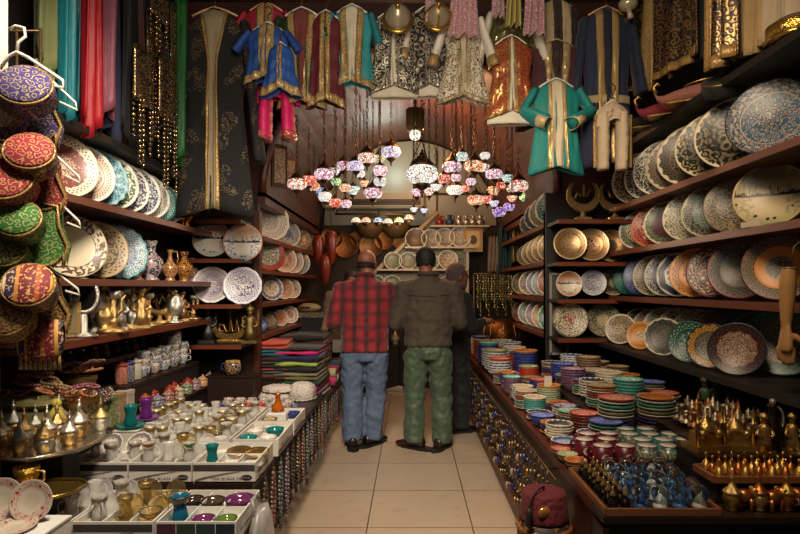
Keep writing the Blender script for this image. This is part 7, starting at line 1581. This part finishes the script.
o=thing('tall_ewer','dark tall ewer with silver ring handle on the riser','ewer',(1.40,2.20,ZC+.121)); part('body',MB().lathe([(0,0),(.03,0),(.032,.006),(.02,.02),(.036,.06),(.036,.09),(.016,.13),(.013,.165),(.018,.175),(0,.175)],20),metal('3a2c22',.3,.4,60),o); part('handle',MB().tube([(.014+.028*math.sin(a),0,.118+.05*math.cos(a)) for a in [PI*q/9 for q in range(10)]],.005,7),SLV,o); part('spout',MB().tube([(-.033,0,.08),(-.055,0,.11),(-.056,0,.16)],[.008,.006,.005],7),metal('3a2c22',.3,.4,60),o); part('finial',MB().ball((0,0,.187),(.012,.012,.014)),SLV,o)
for x,y,t in ((1.345,2.165,'left of the tall dark ewer'),(1.455,2.17,'right of the tall dark ewer')): 
    o=thing('statuette','slim brass dancer statuette '+t,'statuette',(x,y,ZC+.121),0,None,.16)
    for a,b,c in figure(GMOS): part(a,b,c,o)
# chess pieces on boards
def chess_mesh(kind): return {'pawn':MB().lathe([(0,0),(.4,0),(.42,.08),(.2,.2),(.14,.5),(.24,.58),(.12,.62),(.2,.78),(.16,.9),(0,.96)],14),'king':MB().lathe([(0,0),(.3,0),(.32,.06),(.18,.14),(.1,.5),(.2,.6),(.1,.64),(.16,.8),(.06,.88),(.04,1.0),(0,1.02)],14),'rook':MB().lathe([(0,0),(.34,0),(.36,.08),(.2,.18),(.16,.6),(.24,.7),(.24,.86),(.16,.86),(.15,.76),(0,.76)],14)}[kind].mesh('piece',[plain('ffffff')])
o=thing('riser_block','dark riser lifting the two chess boards behind the brass mosques','riser',(1.40,2.555,ZC)); part('body',MB().box((0,0,.05),(.42,.40,.10)),WBLACK,o); part('top_board',MB().box((0,0,.105),(.43,.41,.01)),WDARK,o)
o=thing('riser_block','small dark riser under the three green soldier figurines','riser',(1.51,2.82,ZC)); part('body',MB().box((0,0,.05),(.22,.10,.10)),WBLACK,o); part('top_board',MB().box((0,0,.105),(.23,.11,.01)),WDARK,o)
CM={k:chess_mesh(k) for k in ('pawn','king','rook')}
CHB=metal('c0b090',.35,.3,200); CHB2=metal('8a7a64',.4,.3,200); CHC=metal('a8683c',.35,.3,200)
for b,(x0,y0,z,n_,m_) in enumerate(((1.275,2.40,ZC,7,4),(1.275,2.60,ZC,6,3))):
    o=thing('chess_board','dark chess board with metal pieces, %s of two behind the brass mosques'%('nearer','farther')[b],'board',(x0+.13,y0+.06,z)); part('board_top',MB().box((0,0,.012),(.36,.17 if b==0 else .13,.016)),brocade('2a1a10','6a4a2c',20,.3,.4,0),o); part('frame',MB().box((0,0,.005),(.38,.185 if b==0 else .145,.01)),WDARK,o)
    for j in range(m_):
        for i in range(n_):
            kd=('pawn','king','rook','king')[(i+2*j)%4]; s=(.055,.095,.08,.085)[(i+2*j)%4]*(1.15 if b else 1)
            q=thing('chess_piece','metal chess %s, %s from the left in the %s row of the %s board'%(kd,ORD[i],ORD[j],('nearer','farther')[b]),'chess piece',(x0-.015+.048*i,y0+.0+.042*j,z+.1315),RND.uniform(0,6),'metal chess pieces',s)
            part('piece',CM[kd],(CHB,CHB2,CHB,CHC)[(i*3+j)%4],q); part('felt_base',MB().lathe([(0,-.01),(.36,-.01),(.38,.01),(0,.01)],14) if (b,i,j)==(0,0,0) else part_fb,plain('2a1c14'),q) if False else None
for i,(x,y) in enumerate(((1.45,2.80),(1.51,2.81),(1.57,2.80))):
    o=thing('soldier_figurine','green-coated soldier figurine, %s of three behind the chess boards'%('left','middle','right')[i],'figurine',(x,y,ZC+.112),0,None,.21)
    for a,b,c in figure(metal('6a5a40',.35,.4,60)): part(a,b,plain('2c4a30',.5) if a=='robe' else c,o)
TOWC=plain('4a2a1e',.45,.3,.5)
def tower(label,px,h,w,X,Y,z):
    o=thing('tower_model',label,'model',(X,Y,z)); part('shaft',MB().lathe([(0,0),(w,0),(w,.02),(w*.8,.03),(w*.72,h*.62),(w*.95,h*.64),(w*.95,h*.7),(w*.66,h*.71),(w*.6,h*.8)],16),TOWC,o); part('cone_roof',MB().lathe([(w*.74,h*.79),(w*.4,h*.9),(w*.08,h*.98),(0,h*1.05)],16),metal('5a4a3a',.35,.3,60),o); part('base',MB().box((0,0,-.004),(w*2.6,w*2.6,.008)),WDARK,o); 
    for k in range(3): part('balcony_ring',MB().lathe([(w*.78,h*(.2+.15*k)),(w*.9,h*(.205+.15*k)),(w*.78,h*(.22+.15*k))],16),metal('8a6a48',.35,.3,60),o)
    return o
for i,(X,Y,h,w) in enumerate(((1.585,2.52,.24,.024),(1.56,2.32,.22,.026),(1.60,2.24,.2,.02),(1.60,2.40,.24,.02))): tower('red-brown round tower model, %s of four at the right end of the counter'%ORD[i],0,h,w,X,Y,ZC+.009)
o=thing('domed_house_model','dark red domed house model with silver dome at the right edge','model',(1.53,2.13,ZC)); part('base',MB().box((0,0,.03),(.15,.13,.06)),plain('3a1c16',.5,0,.4),o); part('storey',MB().box((0,0,.09),(.11,.1,.06)),plain('4a241a',.5,0,.4),o); part('dome',MB().lathe([(.05,.12),(.052,.13),(.04,.155),(.014,.17),(.004,.185),(0,.19)],18),metal('8a8074',.3,.2,60),o); part('colonnade',MB().lathe([(.062,.116),(.062,.124),(.05,.126),(0,.126)],18),SLV,o)
for k in range(4): part('column',MB().tube([(.062*math.cos(k*PI/2+.7),-.0+.062*math.sin(k*PI/2+.7),.06),(.062*math.cos(k*PI/2+.7),.062*math.sin(k*PI/2+.7),.12)],.006,6),SLV,o)
o=thing('display_tray','pale pinkish display tray with a dark slot at the right picture edge','tray',(1.53,1.97,ZC)); part('body',MB().box((0,0,.02),(.2,.16,.04),None,.01),plain('a88470',.5,0,.15),o); part('slot',MB().box((0,-.02,.0405),(.09,.035,.003),None,.012),plain('1c100c',.5),o)
for i in range(3): 
    q=thing('small_ornament','tiny golden ornament standing on the pale tray, %s from the left'%ORD[i],'ornament',(1.49+.035*i,2.02,ZC+.041),0,'tiny ornaments on the pale tray',.045); part('body',CM['king'],BB,q); part('base',MB().lathe([(0,-.01),(.36,-.01),(.36,.03),(0,.03)],12),BRS2,q)
# lower right: brass pots and animals on the ledge
for i in range(9):
    x=1.085+.046*i
    if i%2: 
        o=thing('brass_elephant','small brass elephant in front of the bell tray, %s from the left'%ORD[i//2],'figurine',(x,1.915+.012*(i%3),ZC+.001),RND.uniform(-.6,.6),'small brass elephants',.9)
        part('body',MB().ball((0,0,.05),(.036,.024,.026),14,10),COP,o); part('head',MB().ball((.036,0,.066),(.02,.018,.02),12,8),COP,o); part('trunk',MB().tube([(.052,0,.064),(.066,0,.045),(.066,0,.02),(.074,0,.012)],[.008,.006,.004,.003],7),COP,o)
        for a in (-1,1): part('ear',MB().ball((.03,a*.02,.068),(.012,.004,.016),10,8),BB,o)
        for a,b in ((1,1),(1,-1),(-1,1),(-1,-1)): part('leg',MB().tube([(a*.02,b*.013,.045),(a*.02,b*.013,.001)],[.010,.009],8),COP,o)
    else:
        o=thing('brass_pot','round brass lidded pot in front of the bell tray, %s from the left'%ORD[i//2],'pot',(x,1.92,ZC+.001),RND.uniform(0,6),'round brass pots',.68); part('bowl',POT,(BB,COP,BRS)[i%3],o); part('lid',LID,(BRS,BB,COP)[i%3],o); part('handle',PHD,BRS,o)
# ---- key chains along the aisle edge of the counter
KEYB=[('blue eye',plain('1a2c6a',.15)),('brass',metal('a8884c',.4)),('pewter',metal('7a7468',.4)),('dark brass',metal('7a5c34',.4)),('cream',plain('8a8070',.4)),('copper',metal('8a5a38',.4))]
KCH=None; KR=MB().tube([(0,.010*math.cos(k*PI/6),-.008+.010*math.sin(k*PI/6)) for k in range(12)],.0015,5,True).mesh('key_ring',[SLV])
KC2={}
for L in (.06,.085,.11):
    KC2[L]=(lambda m,L:[m.tube([(.003*math.cos(q*2.4+j*PI),.003*math.sin(q*2.4+j*PI),-.018-L*q/12) for q in range(13)],.0016,4) for j in range(2)] and m)(MB(),L).mesh('chain_strand',[CHAINM])
KBD=MB().lathe([(0,-.03),(.008,-.026),(.0125,-.012),(.010,.002),(.003,.01),(0,.011)],12).mesh('pendant',[plain('ffffff')]); KBM=MB().ball((0,0,0),(.008,.008,.008),10,8).mesh('bead',[plain('ffffff')])
railx=.60
for lv,z in enumerate((.575,.44,.305)):
    o=thing('hanging_rail','thin brass rail for key chains on the counter side, %s of three'%('top','middle','lowest')[lv],'rail',(railx,4.1,z)); part('bar',MB().tube([(0,-1.75,0),(0,1.9,0)],.004,6),BRASSD,o); part('bracket',MB().box((.03,-1.6,0),(.06,.01,.01)),BRASSD,o); part('bracket',MB().box((.03,1.6,0),(.06,.01,.01)),BRASSD,o)
    for i in range(42):
        y=2.48+.085*i
        if y>5.9: break
        nm,mt=KEYB[(i*5+lv*2)%6]; L=(.06,.085,.11)[(i+lv)%3]
        o=thing('key_chain',nm+' key chain on the %s rail along the counter side'%('top','middle','lowest')[lv],'key chain',(railx-.002,y,z-.004),RND.uniform(-.5,.5),nm+' key chains on the %s rail'%('top','middle','lowest')[lv])
        part('key_ring',KR,None,o); part('chain_strand',KC2[L],None,o); part('bead',KBM,KEYB[(i+2)%6][1],o,(0,0,-.018-L*.55)); p=part('pendant',KBD,mt,o,(0,0,-.018-L-.008)); p.scale=(1.25,)*3
# ---- fez on an embroidered stand at the aisle corner
VEL=cloth('5c1018',.8,.1,20,.3)
x,y=.545,2.32
o=thing('embroidered_pouf','tall black gold-embroidered round stool at the aisle corner of the right counter','stool',(x,y,0)); part('side',MB().lathe([(0,.0),(.10,.0),(.108,.02),(.10,.2),(.108,.38),(.10,.425),(.05,.432),(0,.432)],32),brocade('14100e','a07c48',16,.36,.6,.5,'3a1014'),o); part('top_band',MB().tube([(.106*math.cos(k*PI/14),.106*math.sin(k*PI/14),.40) for k in range(28)],.01,6,True),brocade('6a2a14','c8883c',60,.5,.5,.5),o)
o=thing('fez','maroon velvet fez with gold badge and tassel on the embroidered stool','hat',(x,y,.434),(math.radians(-6)*0,0,.3)); part('felt_body',MB().lathe([(0,.004),(.098,0),(.100,.004),(.098,.02),(.088,.10),(.084,.108),(.06,.112),(0,.110)],36),VEL,o); part('gold_badge',MB().ball((-.045,-.082,.055),(.03,.012,.022),12,8),brocade('a8682c','e8b860',90,.5,.4,.8),o); part('stem',MB().tube([(0,0,.108),(0,0,.125)],.004,6),VEL,o)
t=part('tassel_cord',MB().tube([(0,0,.124),(-.04,-.03,.128),(-.08,-.05,.112),(-.098,-.06,.07)],.004,6),plain('16100e',.6),o); part('tassel',MB().lathe([(.004,.02),(.012,.008),(.016,-.05),(0,-.052)],10,Matrix.Translation((-.102,-.062,.05))),plain('16100e',.6),t)
for i,(yy,cc,t) in enumerate(((2.12,brocade('2a1a14','a8844c',16,.36,.6,.5,'5a1a1c'),'dark red and gold embroidered cushion leaning on the counter end'),)):
    o=thing('embroidered_cushion',t,'cushion',(.55,2.08,.12),(.15,0,.4)); part('cushion_body',MB().ball((0,0,0),(.12,.06,.12),20,14),cc,o); part('piping',MB().tube([(.119*math.cos(k*PI/14),0,.119*math.sin(k*PI/14)) for k in range(28)],.006,6,True),GOLDT,o)
# ---- wooden mannequin forearm hanging at the right edge
m=MB(); a=Vector((0,0,.0)); m.tube([a,a+V(-.004,0,-.06),a+V(-.008,0,-.15),a+V(-.012,0,-.23)],[.026,.03,.026,.017],14); hand(m,a+V(-.012,0,-.235),(-.06,-.05,-1),(.6,-.8,0),(.75,.6,.1),.92,.22)
o=thing('mannequin_arm','tan wooden mannequin forearm hanging hand-down at the right edge','mannequin arm',W(789,268,2.2)); skinned('forearm',m,plain('a07848',.4,0,.2),o,.006,3); dz=RZ['B']-.035-W(789,268,2.2).z; part('cord',MB().tube([(0,0,-.01),(.02,0,dz*.5),(.125,.0,dz)],.003,5),BRASSD,o); part('wrist_cap',MB().lathe([(0,.003),(.026,.003),(.026,-.006)],14),plain('7a5830',.4),o)
# price cards at shelf edges, lower right
o=solo('price_card',MB().box((0,0,0),(.12,.003,.025)),plain('c8b8a0',.5,0,.1),'small cream card under the skyline plate on the second right shelf','card',(1.565,2.62,RZ['B']+.014),(0,0,-PI/2*.9))
# low chest with pots between the men at the back
o=thing('side_table','low dark chest with pale pots seen between the two men','table',(W(395,380,7.35).x-.25,7.5,0)); part('body',MB().box((0,0,.3),(.6,.3,.6)),plain('1c140f'),o); part('top',MB().box((0,0,.61),(.64,.34,.02)),WDARK,o)
for i in range(5): 
    q=thing('lidded_pot','cream and brass pot on the low chest between the men, %s from the left'%ORD[i],'pot',(W(395,380,7.35).x-.5+.125*i,7.46,.622),i,'pots on the low chest',1.3); part('bowl',POT,(plain('a89a84',.3),BRS)[i%2],q); part('lid',LID,BRS,q)

# ---- golden crescents on the upper shelf right of the passage
CGM=brocade('8a6838','d8b070',60,.5,.4,.6)
for px,t,arm in ((583,'left',1),(615,'right',-1)):
    c=W(px,221,4.42); o=thing('crescent_ornament','%s of two openwork golden crescents with calligraphy above the golden plates'%t,'ornament',(c.x,4.42,1.886),0,'golden crescents')
    part('base',MB().box((0,0,.012),(.13,.07,.024),None,.008),CGM,o); part('stem',MB().lathe([(.03,.024),(.015,.05),(.022,.07),(0,.075)],14),CGM,o)
    R1,R2=.128,.096; P=[(R1*math.cos(math.radians(a)),.195+R1*math.sin(math.radians(a))) for a in range(128,413,12)]
    Q=[(R2*math.cos(math.radians(a)),.222+R2*math.sin(math.radians(a))) for a in range(405,131,-12)]
    m=MB(); n1=len(P); Qr=Q[::-1]
    for i in range(n1-1):
        f=lambda q:Qr[min(len(Qr)-1,int(q*(len(Qr)-1)/(n1-1)+.5))]
        m.prism([P[i],P[i+1],f(i+1),f(i)] if f(i+1)!=f(i) else [P[i],P[i+1],f(i)],.02)
    part('crescent',m,CGM,o); part('edge_bead',MB().tube([(x,-.008,z) for x,z in P],.006,6),GMOS,o)
    part('calligraphy',MB().tube([(-.06,0,.17),(-.045,0,.215),(-.02,0,.19),(0,0,.2),(.005,0,.29),(.008,0,.185),(.035,0,.19),(.05,0,.225),(.06,0,.24)] if arm>0 else [(-.05,0,.24),(-.04,0,.18),(-.01,0,.18),(-.01,0,.23),(.015,0,.18),(.04,0,.185),(.045,0,.23)],.009,7),GMOS,o)
# ---- wire rack behind the caps at the left front
o=thing('hat_rack','dark wire rack at the left front on which the embroidered caps and vests hang','rack',(-1.55,2.16,0))
for x in (-.2,-.07,.06,.15): part('upright_wire',MB().tube([(x,0,1.12),(x,0,2.35)],.006,6),BRASSD,o)
part('upright_wire',MB().tube([(-.3,0,1.0),(-.3,0,2.35)],.012,8),BRASSD,o)
for z in (1.13,1.25,1.5,1.72,1.95,2.2,2.34): part('cross_wire',MB().tube([(-.31,0,z),(.15,0,z)],.005,6),BRASSD,o)
for x,z in ((.13,2.1),(.13,1.86),(.12,1.64),(.12,1.38),(.0,2.0),(.0,1.78),(0,1.5),(.02,1.3),(.1,1.28)): part('peg',MB().tube([(x,0,z),(x,-.2,z+.015)],.005,6),BRASSD,o)
# duplicate labels without a shared group are reported while building
for _l,_o in LABELS.items():
    if len(_o)>1 and len(set(g for _,g in _o))!=1 or (len(_o)>1 and _o[0][1] is None): print('DUPLABEL',_l,len(_o))
for _l in LABELS:
    if not 4<=len(_l.split())<=16: print('LABELLEN',len(_l.split()),_l)
